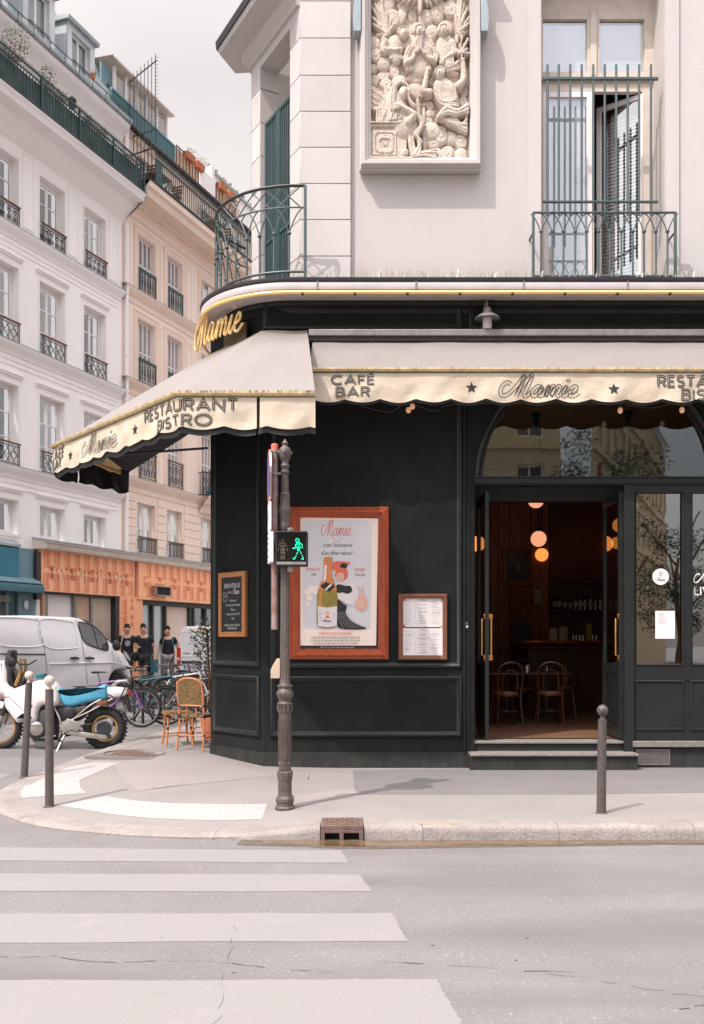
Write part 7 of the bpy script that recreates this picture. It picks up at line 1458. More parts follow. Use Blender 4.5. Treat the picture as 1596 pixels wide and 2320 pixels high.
def ironrail(par, a, b, z0, z1, w, style, m='irond'):
    mb = MB(FBL); r = .011
    if style != 'green': mb2 = MB(FBL); mb2.box(a-.02, b+.02, z1-.02, z1+.02, w-.03, w+.03); mb2.build('handrail', 'brownwood', par, bev=.006)
    else: mb.box(a, b, z1-.10, z1, w-.015, w+.015); 
    for z in (z1-.07, z0+.04): mb.bar((a, z, w), (b, z, w), .018, .018)
    for x in (a+.01, a+.07, b-.07, b-.01): mb.bar((x, z0, w), (x, z1, w), .014, .014)
    L_ = b-a-.14; n = 4; zt_, zb_ = z1-.07, z0+.04
    if style == 'lattice':
        for k in range(-1, n+1):
            for s in (1, -1):
                x0_ = a+.07+L_*k/n; x1_ = x0_+L_/n*1.6; p0, p1 = (x0_, zb_), (x1_, zt_)
                if s < 0: p0, p1 = (x0_, zt_), (x1_, zb_)
                t0 = max(0, (a+.07-p0[0])/(p1[0]-p0[0])); t1 = min(1, (b-.07-p0[0])/(p1[0]-p0[0]))
                if t1 > t0: mb.bar((p0[0]+(p1[0]-p0[0])*t0, p0[1]+(p1[1]-p0[1])*t0, w), (p0[0]+(p1[0]-p0[0])*t1, p0[1]+(p1[1]-p0[1])*t1, w), .013, .013)
        for k in range(n): mb.ball((a+.07+L_*(k+.4)/n, (zt_+zb_)/2+.08*(k % 2), w), .028, 6, (1, 1, .5))
    elif style in ('scroll', 'flower'):
        nn_ = 3 if style == 'scroll' else 4
        for k in range(nn_):
            cx2 = a+.07+L_*(k+.5)/nn_; R_ = L_/nn_/2*.85
            for s in (1, -1):
                cz2 = (zt_+zb_)/2+s*(zt_-zb_)*.25
                mb.tube([(cx2+(R_*(1-t/14))*math.cos(t+s), cz2+(zt_-zb_)*.23*(1-t/14)*math.sin(t+s), w) for t in np.linspace(0, 9, 16)], .009, 4)
                if style == 'flower': mb.ball((cx2, cz2, w), .03, 6, (1, 1, .5))
            mb.bar((cx2-R_, zb_, w), (cx2+R_, zt_, w), .011, .011)
    elif style == 'bars':
        for k in range(9): x = a+.08+L_*(k+.5)/9; mb.bar((x, zb_, w), (x, zt_, w), .02, .02)
        for k in range(18): x = a+.07+L_*k/18; mb.bar((x, zt_, w), (x+L_/18, z1-.01, w), .008, .008); mb.bar((x+L_/18, zt_, w), (x, z1-.01, w), .008, .008)
    elif style == 'green':
        for k in range(7): x = a+.04+(b-a-.08)*k/6; mb.tube([(x, z0, w), (x, z0+(z1-z0)*.3, w), (x, z0+(z1-z0)*.4, w), (x, z1-.1, w)], [.010, .010, .022, .010], 6)
    return mb.build('window_railing', m, par)
for ri, (c, d) in enumerate(rowsW):
    for ci, (a, b) in enumerate(colsW):
        if ci == 0: continue
        o = windowunit(wb_, a, b, c, d, ri == 0, open_=(ri == 3 and ci == 3))
        if 1 <= ri <= 3: ironrail(o, a+.02, b-.02, c-.06, c+(.47 if ri > 1 else .5), .07, ['', 'lattice', 'lattice', 'flower'][ri], 'irond')
        if ri <= 2:
            bl('lintel_moulding', 'whitet', wb_, a-.14, b+.14, d+.20, d+.25, 0, .05); bl('lintel_moulding', 'whitet', wb_, a-.16, b+.16, d+.25, d+.28, 0, .075)
        if ri == 3:
            mb = MB(FBL); mb.frame(b+.16, b+.62, c+.1, d+.3, [(0, 0), (0, .018), (.03, .018), (.035, 0)]); mb.build('panel_moulding', 'whitet', wb_)
        mb = MB(FBL); mb.frame(a-.07, b+.07, c-.06, d+.07, [(0, 0), (0, .018), (.066, .018), (.068, -.02)]); mb.build('architrave', 'whitet', wb_)
for z in (12.08, 9.14, 6.03):
    bandp('ledge', 'whitet', wb_, -20, -.02, [(0, z-.30), (.03, z-.28), (.04, z-.2), (.09, z-.15), (.15, z-.07), (.17, z-.03), (.17, z)])
    bandp('ledge_flashing', 'zinc', wb_, -20, 0, [(.0, z+.003), (.18, z+.003), (.18, z+.018), (0, z+.04)])
    for dz in (.55, .42): bl('string_line', 'whitet', wb_, -20, -.25, z-dz, z-dz+.02, 0, .018)
bandp('balcony_cornice', 'whitet', wb_, -20, .1, [(0, 14.25), (.05, 14.28), (.08, 14.36), (.2, 14.45), (.34, 14.6), (.38, 14.70), (.72, 14.74), (.76, 14.86), (.8, 14.90), (.8, 14.95)])
bl('balcony_floor', 'gutter', wb_, -20, .12, 14.952, 14.975, 0, .82)
bandp('cornice', 'whitet', wb_, -20, -.02, [(0, 16.55), (.05, 16.58), (.08, 16.68), (.22, 16.85), (.28, 16.92), (.32, 17.0), (.32, 17.06)])
mb = MB(FBL); mb.tube([(-20, 17.12, .34), (.0, 17.12, .34)], .075, 10); mb.build('gutter', 'zinc', wb_); mb = MB(FBL); mb.tube([(-20, 17.28, .42), (0, 17.28, .42)], .014, 5)
for i in range(30): x = -.15-i*.62; mb.tube([(x, 17.28, .42), (x, 17.05, .40)], .011, 5)
mb.build('gutter_rail', 'irond', wb_)
# balcony railings with individual bars
def longrail(label, x0, x1, z0, z1, w, xs_, m='irong', ends=1):
    o = thing('balcony_railing', label, 'balcony railing', FBL @ Vector((x1, z0, w)))
    for z, h in ((z1, .035), (z1-.17, .02), (z0+.05, .025)): mb = MB(FBL); mb.box(x0, x1, z-h/2, z+h/2, w-.018, w+.018); mb.build('rail', m, o)
    mb = MB(FBL)
    n = int((x1-xs_)/.105)
    for k in range(n):
        x = x1-.05-k*.105; mb.tube([(x+.04*math.cos(t), z1-.09+.055*math.sin(t), w) for t in np.linspace(0, 6.28, 7)[:-1]], .008, 4, closed=True); mb.bar((x-.05, z1-.16, w), (x+.05, z1-.02, w), .008, .008)
    mb.build('frieze', m, o, kind='stuff')
    me = None; x = x1-.03; k = 0
    while x > xs_:
        if me is None:
            b_ = MB(Matrix(FBL).to_3x3().to_4x4()); b_.box(-.009, .009, z0, z1-.17, -.009, .009); q = b_.build('baluster', m, o); me = q.data; q.matrix_parent_inverse = Matrix.Translation(-o.location); q.location = FBL @ Vector((x, 0, w))
        else: q = inst('baluster', me, o); q.location = FBL @ Vector((x, 0, w))
        if k % 14 == 0: mb = MB(FBL); mb.box(x-.025, x+.025, z0-.02, z1+.02, w-.025, w+.025); mb.build('post', m, o)
        x -= .112; k += 1
    if ends:
        for z in (z1, z1-.17, z0+.05): mb = MB(FBL); mb.box(x1-.015, x1+.015, z-.015, z+.015, 0, w); mb.build('rail', m, o)
        for k in range(1, 6): mb = MB(FBL); mb.box(x1-.009, x1+.009, z0, z1, w*k/6-.009, w*k/6+.009); mb.build('baluster', m, o)
    return o
r1_ = longrail('long green iron balcony railing lined with plants on the white building', -20, .1, 14.98, 15.86, .74, -6.6)
K['screen'] = mat('balcony_screen', (.10, .13, .13), .9, scale=2.5, col2=(.035, .06, .055), bump=.5, bscale=10)
bl('privacy_screen', 'screen', r1_, -20, 0, 15.02, 15.66, .66, .68)
r2_ = longrail('green iron balcony railing with ring frieze on the beige building', .62, 30, 15.5, 16.42, .80, 30)
r2b = None
mb = MB(FBL); 
x = .65; k = 0; me = None
while x < 9.6:
    if me is None: b_ = MB(Matrix(FBL).to_3x3().to_4x4()); b_.box(-.009, .009, 15.5, 16.25, -.009, .009); q = b_.build('baluster', 'irong', r2_); me = q.data; q.location = FBL @ Vector((x, 0, .8))
    else: q = inst('baluster', me, r2_); q.location = FBL @ Vector((x, 0, .8))
    x += .125; k += 1
mb = MB(FBL)
for k in range(95):
    x = .7+k*.105; mb.tube([(x+.04*math.cos(t), 16.33+.055*math.sin(t), .8) for t in np.linspace(0, 6.28, 7)[:-1]], .008, 4, closed=True)
mb.build('frieze', 'irong', r2_, kind='stuff')
for k in range(1, 6): mb = MB(FBL); mb.box(.62, .64, 15.5, 16.42, .8*k/6-.01, .8*k/6+.01); mb.build('baluster', 'irong', r2_)
mb = MB(FBL); mb.box(.66, .98, 15.55, 16.25, .79, .805); K['lattice'] = K['irong']; mb.build('lattice_panel', 'irong', r2_)
# beige building mouldings, shutters, windows
def shutter(par, a, b, c, d, w, n=4):
    o = MB(FBL); pw = (b-a)/n
    for i in range(n): p = a+i*pw+.004; q = a+(i+1)*pw-.004; o.box(p, p+.03, c, d, w-.02, w+.01); o.box(q-.03, q, c, d, w-.02, w+.01); [o.box(p+.03, q-.03, z, z+.06, w-.018, w+.008) for z in (c, (c+d)/2, d-.06)]
    s = o.build('shutter', 'shutter', par); m = MB(FBL)
    for i in range(n):
        p = a+i*pw+.034; q = a+(i+1)*pw-.034; z = c+.07
        while z < d-.08: m.add([(p, z, w+.008), (q, z, w+.008), (q, z+.045, w-.02), (p, z+.045, w-.02)], [(0, 1, 2, 3)]); z += .066
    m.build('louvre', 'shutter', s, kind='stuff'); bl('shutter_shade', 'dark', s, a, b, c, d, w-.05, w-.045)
    return s
for ri, (c, d) in enumerate(rowsB):
    for ci, (a, b) in enumerate(colsB):
        if ci > 3 and ri < 3: continue
        if ri in (1, 2, 3) and not (ci == 2 and ri == 3):
            s = shutter(bb_, a+.03, b-.03, c, d-.02, -.14); ironrail(s, a+.01, b-.01, c-.03, c+(.72 if ri > 1 else .8), .05, 'green' if ri > 1 else 'scroll', 'irong' if ri > 1 else 'irond')
        else:
            o = windowunit(bb_, a, b, c, d, 0)
            if ri == 0: ironrail(o, a+.01, b-.01, c-.02, c+.48, .06, 'bars', 'irond')
            if ri == 3: ironrail(o, a+.01, b-.01, c-.03, c+.72, .05, 'green', 'irong'); bl('open_shutter', 'shutter', o, b-.3, b-.02, c, d-.02, -.1, -.07)
        if ri in (1, 2, 3): mb = MB(FBL); mb.frame(a-.2, b+.2, c-.12, d+.22, [(0, 0), (0, .04), (.04, .05), (.06, .03), (.13, .025), (.19, .02), (.198, 0)]); mb.build('architrave', 'beiget', bb_)
        if ri in (2, 3) and ci < 5: mb = MB(FBL); mb.frame(b+.3, b+.62, c, d+.1, [(0, 0), (0, .012), (.02, .012), (.024, 0)]); mb.build('panel_moulding', 'beiget', bb_)
for z in (12.36, 9.56, 6.58):
    bandp('ledge', 'beiget', bb_, .01, 34, [(0, z-.42), (.03, z-.40), (.03, z-.25), (.08, z-.2), (.14, z-.1), (.18, z-.05), (.18, z)]); bandp('ledge_flashing', 'zinc', bb_, .01, 34, [(0, z+.003), (.19, z+.003), (.19, z+.016), (0, z+.04)])
bandp('balcony_cornice', 'beiget', bb_, .25, 34, [(0, 14.55), (.06, 14.58), (.10, 14.72), (.2, 14.78), (.24, 14.98), (.7, 15.02), (.74, 15.2), (.84, 15.26), (.84, 15.44)]); bl('balcony_floor', 'gutter', bb_, .22, 34, 15.443, 15.465, 0, .87)
mb = MB(FBL)
for k in range(150): x = .35+k*.12; mb.box(x, x+.06, 14.80, 14.90, .2, .27)
mb.build('dentil', 'beiget', bb_, kind='stuff')
bandp('cornice', 'beiget', bb_, .02, 34, [(0, 16.9), (.08, 16.94), (.12, 17.04), (.16, 17.1)]); mb = MB(FBL); mb.tube([(.1, 17.14, .2), (34, 17.14, .2)], .085, 10)
for k in range(60): x = .4+k*.35; mb.tube([(x, 17.14, .2), (x+.03, 17.14, .2)], .093, 10)
mb.build('gutter', 'gutter', bb_)
mb = MB(FBL)
for x, r in ((.13, .06),): mb.tube([(x, 4.3, .1), (x, 14.2, .1)], r, 10); [mb.tube([(x, z, .1), (x, z+.09, .1)], r+.014, 10) for z in (6.3, 8.3, 10.2, 12.2, 13.2)]; mb.tube([(x, 15.5, .12), (x, 16.9, .1), (x-.15, 17.1, .25)], .07, 8)
mb.build('downpipe', 'whitet', wb_)
for (px, py) in [(1120, 1480+1989), (1122, 355+4310), (1130, 1645+4310)]:
    X_ = px*.30164; Yp = srcY(X_); z_ = {0: 10.15, 1: 7.25, 2: 5.3}[[1120, 1122, 1130].index(px)]; mb = MB(FBL); mb.lathe([(.055, 0), (.05, .012), (.005, .014)], (0, 0, 0), 12) if False else mb.poly([(yo(Yp)+.055*math.cos(t), z_+.055*math.sin(t)) for t in np.linspace(0, 6.28, 13)[:-1]], 0, .012); mb.build('air_vent', 'whitet', wb_)
# bracket balcony on the beige building
xo = colsB[2]; bandp('bracket_balcony', 'beiget', bb_, xo[0]-.25, xo[1]+.6, [(0, 6.0), (.12, 6.05), (.16, 6.25), (.35, 6.35), (.4, 6.5), (.48, 6.52), (.48, 6.60)])
ob = thing('small_balcony_railing', 'ornate dark iron railing of the small stone balcony with a blue flower pot', 'balcony railing', FBL @ Vector((xo[0], 6.6, .44)))
ironrail(ob, xo[0]-.2, xo[1]+.5, 6.62, 7.45, .44, 'scroll'); mb = MB(FBL); [mb.box(xo[0]-.21, xo[0]-.19, z, z+.02, 0, .44) for z in (6.64, 7.4)]; [mb.box(xo[0]-.21, xo[0]-.19, 6.62, 7.42, w, w+.015) for w in (.08, .2, .32)]; mb.build('side_rail', 'irond', ob)
bp = thing('blue_pot', 'small blue pot standing on the ornate stone balcony', 'flower pot', FBL @ Vector((xo[0]+.1, 6.62, .3))); mb = MB(); q = FBL @ Vector((xo[0]+.12, 6.6, .28)); mb.lathe([(.08, 0), (.10, .16), (.11, .18), (.09, .18)], q, 12); mb.build('pot', 'teal', bp); mb = MB(); leaves(mb, q+Vector((0, 0, .28)), .12, 40, .06); mb.build('foliage', 'leafd', bp, kind='stuff', smooth=False)
# ---- mansard roof, dormers, chimneys
mb = MB(FBL); mb.add([(-20, 17.2, .1), (.25, 17.2, .1), (-.25, 19.3, -.95), (-20, 19.3, -.95), (-20, 20, -3.5), (-.25, 20, -3.5), (.25, 17.2, -6), (-.25, 20, -6)], [(0, 1, 2, 3), (3, 2, 5, 4), (1, 6, 7, 2)]); mb.build('mansard', 'zinc', wb_, smooth=False)
mb = MB(FBL)
for k in range(5): z0_ = 17.4+k*.42; mb.tube([(.27-.1*k, z0_, .02-.2*k), (.05-.1*k, z0_+.1, -.05-.2*k)], .012, 4)
mb.tube([(.2, 17.3, .1), (-.2, 19.2, -.85)], .03, 6); mb.build('roof_ladder', 'irond', wb_)
def dormer(Y0, Y1, zt, op=0):
    a, b = yo(Y0), yo(Y1); w = -.05
    mb = MB(FBL); mb.box(a, a+.09, 17.3, zt, -1.1, w); mb.build('dormer_cheek', 'zincl', wb_); mb = MB(FBL); mb.box(b-.09, b, 17.3, zt, -1.1, w); mb.build('dormer_cheek', 'zinc', wb_)
    mb = MB(FBL); wall(mb, a+.002, b-.002, 17.25, zt, [(a+.22, b-.22, 17.32, zt-.18)], w+.02, .16); mb.build('dormer_front', 'zincl', wb_, smooth=False)
    mb = MB(FBL); m_ = (a+b)/2; mb.add([(a-.08, zt, w+.12), (b+.08, zt, w+.12), (b+.08, zt+.10, w+.14), (a-.08, zt+.1, w+.14), (a-.08, zt, -1.5), (b+.08, zt, -1.5), (b+.08, zt+.25, -1.5), (a-.08, zt+.25, -1.5)], [(0, 1, 2, 3), (3, 2, 6, 7), (0, 4, 5, 1), (0, 3, 7, 4), (1, 5, 6, 2)]); mb.build('dormer_roof', 'zinc', wb_, smooth=False)
    o = MB(FBL); p, q, c, d = a+.22, b-.22, 17.32, zt-.18; w2 = w-.1
    for x0_, x1_ in ((p, p+.05), (q-.05, q), ((p+q)/2-.04, (p+q)/2+.04)): o.box(x0_, x1_, c, d, w2-.04, w2)
    o.box(p, q, d-.05, d, w2-.039, w2+.001); o.box(p, q, c, c+.05, w2-.039, w2+.001); f = o.build('window', 'pvc', wb_); bl('pane', 'wglass', f, p+.05, q-.05, c+.05, d-.05, w2-.02, w2-.015); bl('curtain', 'curtain', f, p, q, c, d, w2-.2, w2-.19)
    mb = MB(FBL); mb.bar((p, 17.75, w+.05), (q, 17.75, w+.05), .02, .02); mb.build('safety_bar', 'irond', f)
dormer(24.62, 25.85, 18.95); dormer(26.35, 27.55, 18.72); dormer(22.9, 24.1, 18.95)
fp = thing('window_flower_pot', 'small terracotta pot hanging on the sill bar of the right dormer window', 'flower pot', FBL @ Vector((yo(27.3), 17.75, .06))); q = FBL @ Vector((yo(27.3), 17.62, .1)); mb = MB(); mb.lathe([(.05, 0), (.075, .13), (.08, .14)], q, 12); mb.build('pot', 'terra', fp); mb = MB(); leaves(mb, q+Vector((0, 0, .2)), .1, 40, .05); mb.build('foliage', 'leafy', fp, kind='stuff', smooth=False)
mb = MB(FBL); mb.add([(yo(27.2), 18.4, -1.2), (yo(28.3), 18.4, -1.2), (yo(28.05), 19.7, -1.3), (yo(27.2), 20.0, -1.3), (yo(27.2), 18.4, -3.2), (yo(28.3), 18.4, -3.2), (yo(28.05), 19.7, -3.2), (yo(27.2), 20.0, -3.2)], [(0, 1, 2, 3), (1, 5, 6, 2), (3, 2, 6, 7), (0, 3, 7, 4)]); mb.build('gable_chimney', 'zincl', wb_, smooth=False)
def pots(par, pts, w, m='terra', cap=0):
    for x, z in pts:
        q = FBL @ Vector((x, z, w)); mb = MB(); mb.lathe([(.10, 0), (.105, .03), (.095, .05), (.09, .38), (.10, .39), (.10, .43), (.075, .43)], q, 12); o = mb.build('chimney_pot', m, par)
        if cap: mb = MB(); mb.lathe([(.07, .43), (.07, .52), (.11, .54), (.11, .6), (.02, .64)], q, 10); mb.build('cowl', 'steel', o)
bl('chimney_stack', 'whitet', bb_, .15, .95, 17.2, 19.05, -2.4, -1.6); bl('chimney_cap', 'zinc', bb_, .1, 1.0, 19.05, 19.13, -2.45, -1.55); pots(bb_, [(.25, 19.13), (.5, 19.15), (.78, 19.13)], -1.9)
# rooftop veranda
vr = thing('rooftop_veranda', 'white framed glass veranda above green metal panels on the beige roof', 'veranda', FBL @ Vector((1.5, 17.2, -.2)))
x0_, x1_ = yo(28.65), yo(31.75); x = x0_-.3
while x < x1_: bl('green_panel', 'teald', vr, x, x+.155, 17.22, 17.98, -.12, -.06, .008); x += .165
bl('panel_rail', 'tealg', vr, x0_-.3, x1_, 17.98, 18.04, -.14, -.04); bl('back_wall', 'beige', vr, x0_-.2, x1_, 17.2, 19.0, -2.6, -2.5)
nv = 5
for i in range(nv+1): x = x0_+.3+(x1_-x0_-.3)*i/nv; bl('mullion', 'pvc', vr, x-.04, x+.04, 18.04, 19.06, -.42, -.34)
for i in range(nv): a = x0_+.3+(x1_-x0_-.3)*i/nv; bl('pane', 'wglass', vr, a+.04, a+(x1_-x0_-.3)/nv-.04, 18.06, 19.0, -.39, -.385)
bl('rear_screen', 'creamf', vr, x0_+.3, x1_, 18.04, 19.0, -1.5, -1.45); mb = MB(FBL); mb.add([(x0_-.1, 19.08, -.15), (x1_+.15, 19.08, -.15), (x1_+.15, 19.2, -2.6), (x0_-.1, 19.2, -2.6), (x0_-.1, 19.14, -.15), (x1_+.15, 19.14, -.15), (x1_+.15, 19.27, -2.6), (x0_-.1, 19.27, -2.6)], [(0, 1, 5, 4), (4, 5, 6, 7), (0, 3, 2, 1), (1, 2, 6, 5)]); mb.build('roof', 'creamf', vr, smooth=False)
bl('side_panel', 'tealg', vr, yo(28.4), yo(28.9), 17.9, 18.9, -.5, -.45); bl('end_mullion', 'pvc', vr, x1_-.03, x1_+.03, 18.04, 19.06, -1.5, -.42)
sf = thing('spiked_guard', 'tall thin iron spike guard between the white and beige balconies', 'guard', FBL @ Vector((.3, 15.5, .4)))
for k in range(8): w = .95-k*.14; mb = MB(FBL); mb.tube([(.36+.02*k, 15.5+(.9 if k > 4 else 0), w), (.36+.02*k, 19.25-.06*k, w)], .012, 5); mb.build('rod', 'irond', sf)
mb = MB(FBL); mb.tube([(.36, 19.05, 1.0), (.55, 18.7, -.1)], .02, 6); mb.build('rail', 'irond', sf); mb = MB(FBL); mb.tube([(.36, 17.0, 1.0), (.55, 17.0, -.1)], .02, 6); mb.build('rail', 'irond', sf); mb = MB(FBL); mb.tube([(.36, 16.45, 1.0), (.55, 16.45, -.1)], .025, 6); mb.build('rail', 'irond', sf)
mb = MB(FBL)
for k in range(24): z = 16.6+k*.11; mb.tube([(.36, z, .97), (.44, z+.06, 1.02)], .006, 3); mb.tube([(.36, z, .97), (.28, z+.06, 1.0)], .006, 3)
mb.build('barb', 'irond', sf, kind='stuff')
def slats(label, Ya, Yb):
    o = thing('slat_screen', label, 'screen', FBL @ Vector((yo(Ya), 17.2, 0))); x = yo(Ya); me = None
    while x < yo(Yb):
        if me is None: b_ = MB(Matrix(FBL).to_3x3().to_4x4()); b_.box(-.026, .026, 17.22, 18.02, -.012, .012); q = b_.build('slat', 'board', o); me = q.data; q.location = FBL @ Vector((x, 0, -.05))
        else: q = inst('slat', me, o); q.location = FBL @ Vector((x, random.uniform(-.02, .02), -.05))
        x += .078
    bl('rail', 'irond', o, yo(Ya)-.03, yo(Yb), 18.04, 18.07, -.03, 0); bl('rail', 'irond', o, yo(Ya)-.03, yo(Yb), 17.25, 17.28, -.03, 0)
    for k in range(8): xx = yo(Ya)+(yo(Yb)-yo(Ya))*k/7; bl('rod', 'irond', o, xx-.008, xx+.008, 17.2, 18.07, -.03, -.015)
    return o
slats('light wooden slat screen on the beige roof right of the green panels', 31.8, 33.2); slats('light wooden slat screen beyond the white party wall on the beige roof', 34.4, 36.0)
bl('party_wall', 'whitet', bb_, yo(33.3), yo(34.3), 17.2, 18.1, -.6, -.02); bl('party_wall', 'whitet', bb_, yo(34.2), yo(34.4), 17.2, 18.6, -4, -.1)
for i, (Y, lb) in enumerate([(32.5, 'left terracotta flower box on the first slat screen of the roof'), (33.15, 'right terracotta flower box on the first slat screen of the roof'), (34.7, 'left terracotta flower box on the second slat screen of the roof'), (35.4, 'right terracotta flower box on the second slat screen of the roof')]):
    t = thing('flower_box', lb, 'flower box', FBL @ Vector((yo(Y), 17.95, .05)), 'terracotta flower boxes on the roof screens'); x = yo(Y); mb = MB(FBL); mb.add([(x-.22, 17.9, -.04), (x+.22, 17.9, -.04), (x+.22, 17.9, .1), (x-.22, 17.9, .1), (x-.27, 18.1, -.06), (x+.27, 18.1, -.06), (x+.27, 18.1, .14), (x-.27, 18.1, .14)], [(0, 1, 2, 3), (0, 1, 5, 4), (1, 2, 6, 5), (2, 3, 7, 6), (3, 0, 4, 7)]); mb.build('box', 'terra', t, bev=.01, smooth=False)
    mb = MB(); leaves(mb, FBL @ Vector((x, 18.17, .04)), .26, 160, .06, .4, (1, 1, .45)); mb.build('flowers', 'leafy', t, kind='stuff', smooth=False)
fc = thing('chimney_block', 'cream chimney wall with a row of capped terracotta pots far up the street', 'chimney', FBL @ Vector((11, 18, -3)))
bl('wall', 'whitet', fc, yo(38.3), yo(46), 17, 20.75, -4, -2.5); bl('wall', 'whitet', fc, yo(37), yo(38.3), 17, 20.2, -4, -2.2); bl('coping', 'zinc', fc, yo(38.25), yo(46), 20.75, 20.84, -4.1, -2.4)
pots(fc, [(yo(38.9+.6*k), 20.84+(k % 2)*.05) for k in range(8)], -3, cap=1); pots(fc, [(yo(37.2+.35*k), 20.2) for k in range(3)], -2.8, cap=1)
# balcony plants and furniture
for i, (Y, z, R_, m, w, lb) in enumerate([(23.75, 16.35, .34, 'leaf', .5, 'climbing plant with red flowers at the left end of the white balcony'), (24.95, 16.15, .25, 'leaf', .45, 'climbing green plant beside the second balcony window'), (25.45, 15.9, .22, 'leafy', .5, 'yellow green shrub spilling over the green railing'), (26.5, 15.85, .18, 'leafd', .5, 'small grey green bush on the white balcony'), (27.1, 15.85, .22, 'leafy', .5, 'light bush in front of the right balcony window'), (28.3, 15.75, .15, 'leafd', .5, 'sparse spiky plant at the right end of the white balcony'), (32.6, 15.95, .28, 'leafd', .5, 'dark ivy column on the beige balcony'), (33.0, 15.7, .25, 'leafy', .55, 'round yellowish bush on the beige balcony')]):
    q = FBL @ Vector((yo(Y), z, w)); t = thing('balcony_plant', lb, 'plant', q); mb = MB(); leaves(mb, q, R_, int(260*R_/.25), .075, .45, (1, 1, 1.5 if i in (0, 1) else 2.2 if i == 6 else 1)); mb.build('foliage', m, t, kind='stuff', smooth=False)
    if i == 0: mb = MB(); leaves(mb, q-Vector((0, 0, .3)), .25, 60, .05, .8); mb.build('flowers', 'redfl', t, kind='stuff', smooth=False)
    zf = 14.98 if Y < 29 else 15.47; mb = MB(); q2 = FBL @ Vector((yo(Y), zf, w)); mb.lathe([(.10, 0), (.14, .25), (.15, .27), (.12, .27)], q2, 12); mb.build('pot', 'terra', t); mb = MB(); mb.tube([q2+Vector((0, 0, .2)), q], .012, 5); mb.build('stem', 'brownwood', t)
lt = thing('balcony_lantern', 'black wall lantern above the plants on the white balcony', 'lantern', FBL @ Vector((yo(25.9), 15.9, .3))); q = FBL @ Vector((yo(25.95), 15.95, .45)); mb = MB(); mb.lathe([(.05, 0), (.09, .02), (.11, .22), (.13, .24), (.05, .33), (.01, .36)], q, 6); mb.build('lantern_body', 'irond', lt); mb = MB(); mb.tube([q+Vector((0, 0, .3)), FBL @ Vector((yo(25.95), 16.2, 0))], .012, 5); mb.build('bracket', 'irond', lt)
for i, (Y, lb) in enumerate([(30.2, 'dark slatted folding table at the left end of the beige balcony'), (33.6, 'lighter slatted folding table at the far end of the beige balcony')]):
    c = yo(Y); t = thing('folding_table', lb, 'table', FBL @ Vector((c, 15.47, .4)), 'folding furniture on the beige balcony')
    for k in range(6): bl('slat', 'brownwood', t, c-.35, c+.35, 16.12, 16.14, .15+k*.085, .21+k*.085)
    mb = MB(FBL)
    for s in (-1, 1): mb.tube([(c-.3, 15.47, .4+s*.2), (c+.3, 16.12, .4+s*.2)], .012, 5); mb.tube([(c+.3, 15.47, .4+s*.2), (c-.3, 16.12, .4+s*.2)], .012, 5)
    mb.build('leg', 'irond', t)
for i, (Y, lb) in enumerate([(31.0, 'folding slatted chair right of the dark balcony table'), (34.2, 'folding chair beyond the lighter balcony table'), (29.6, 'folding chair in the corner of the beige balcony')]):
    c = yo(Y); t = thing('folding_chair', lb, 'chair', FBL @ Vector((c, 15.47, .4)), 'folding furniture on the beige balcony')
    for k in range(4): bl('seat_slat', 'brownwood', t, c-.2, c+.2, 15.9, 15.915, .2+k*.1, .28+k*.1)
    for k in range(3): bl('back_slat', 'brownwood', t, c+.19, c+.205, 16.08+k*.1, 16.14+k*.1, .2, .58)
    mb = MB(FBL)
    for s in (0, 1): w = .22+s*.36; mb.tube([(c-.2, 15.47, w), (c+.22, 16.35, w)], .010, 5); mb.tube([(c+.2, 15.47, w), (c-.18, 15.9, w)], .010, 5)
    mb.build('leg', 'irond', t)
# ---- ground floor shopfronts
os_ = thing('orange_shopfront', 'boarded shopfront under renovation, clad in orange plywood with red Chinese characters', 'shopfront', FBL @ Vector((0, .3, .2)))
ya, yd = yo(24.95), yo(42)
bandp('canopy', 'creamf', os_, ya, yd, [(0, 4.02), (.40, 4.02), (.42, 4.05), (.42, 4.17), (.46, 4.19), (.46, 4.22), (0, 4.30)]); bandp('canopy_flashing', 'zinc', os_, ya-.02, yd, [(0, 4.302), (.47, 4.222), (.475, 4.25), (0, 4.34)])
pw = 1.22; x = yo(25.02)
while x < yo(29.05): bl('plywood_panel', 'osb', os_, x, min(x+pw, yo(29.08))-.006, 2.93, 4.02, .1, .24); x += pw
x = yo(29.2)
while x < yo(41): bl('plywood_panel', 'osb', os_, x, x+pw-.006, 2.88, 4.02, .1, .30); x += pw
bl('recess', 'gutter', os_, yo(29.08), yo(29.2), 2.9, 4.02, .05, .12); bl('corner_board', 'gutter', os_, yo(24.85), yo(25.0), 2.7, 3.95, .02, .22); bl('plywood_pillar', 'osb', os_, yo(28.37), yo(29.5), .1, 2.93, .05, .235)
txts = [('福', '柳'), ('精', '緻'), ('膠', '合'), ('板', '材')]
def pcol(x, z, big):
    mb = MB(FBL); mb.use('redink'); w = .3035 if x > yo(29.15) else .2435
    if big: put_text(mb, '福', x, z, w, .17); put_text(mb, '柳', x, z+.2, w, .17)
    else:
        for k, c in enumerate('優質膠合板'): put_text(mb, c, x, z+.09*(4-k), w, .085)
        for j in range(4):
            for k in range(11): mb.box(x+.07+j*.035, x+.092+j*.035, z+k*.042, z+k*.042+.026, w, w+.001)
    mb.build('printed_characters', None, os_, smooth=False, kind='stuff')
x = yo(25.1); i = 0
while x < yo(34):
    if not yo(28.95) < x < yo(29.25):
        pcol(x, 2.97, 0); pcol(x+.02, 3.55, 0)
        pcol(x-.12 if i % 2 else x+.27, 3.28, 1)
    x += .44; i += 1
for z in (.6, 1.25, 1.9, 2.4): pcol(yo(28.5), z, 0); pcol(yo(28.95), z+.15, 1 if z > 1 else 0)
mb = MB(FBL)
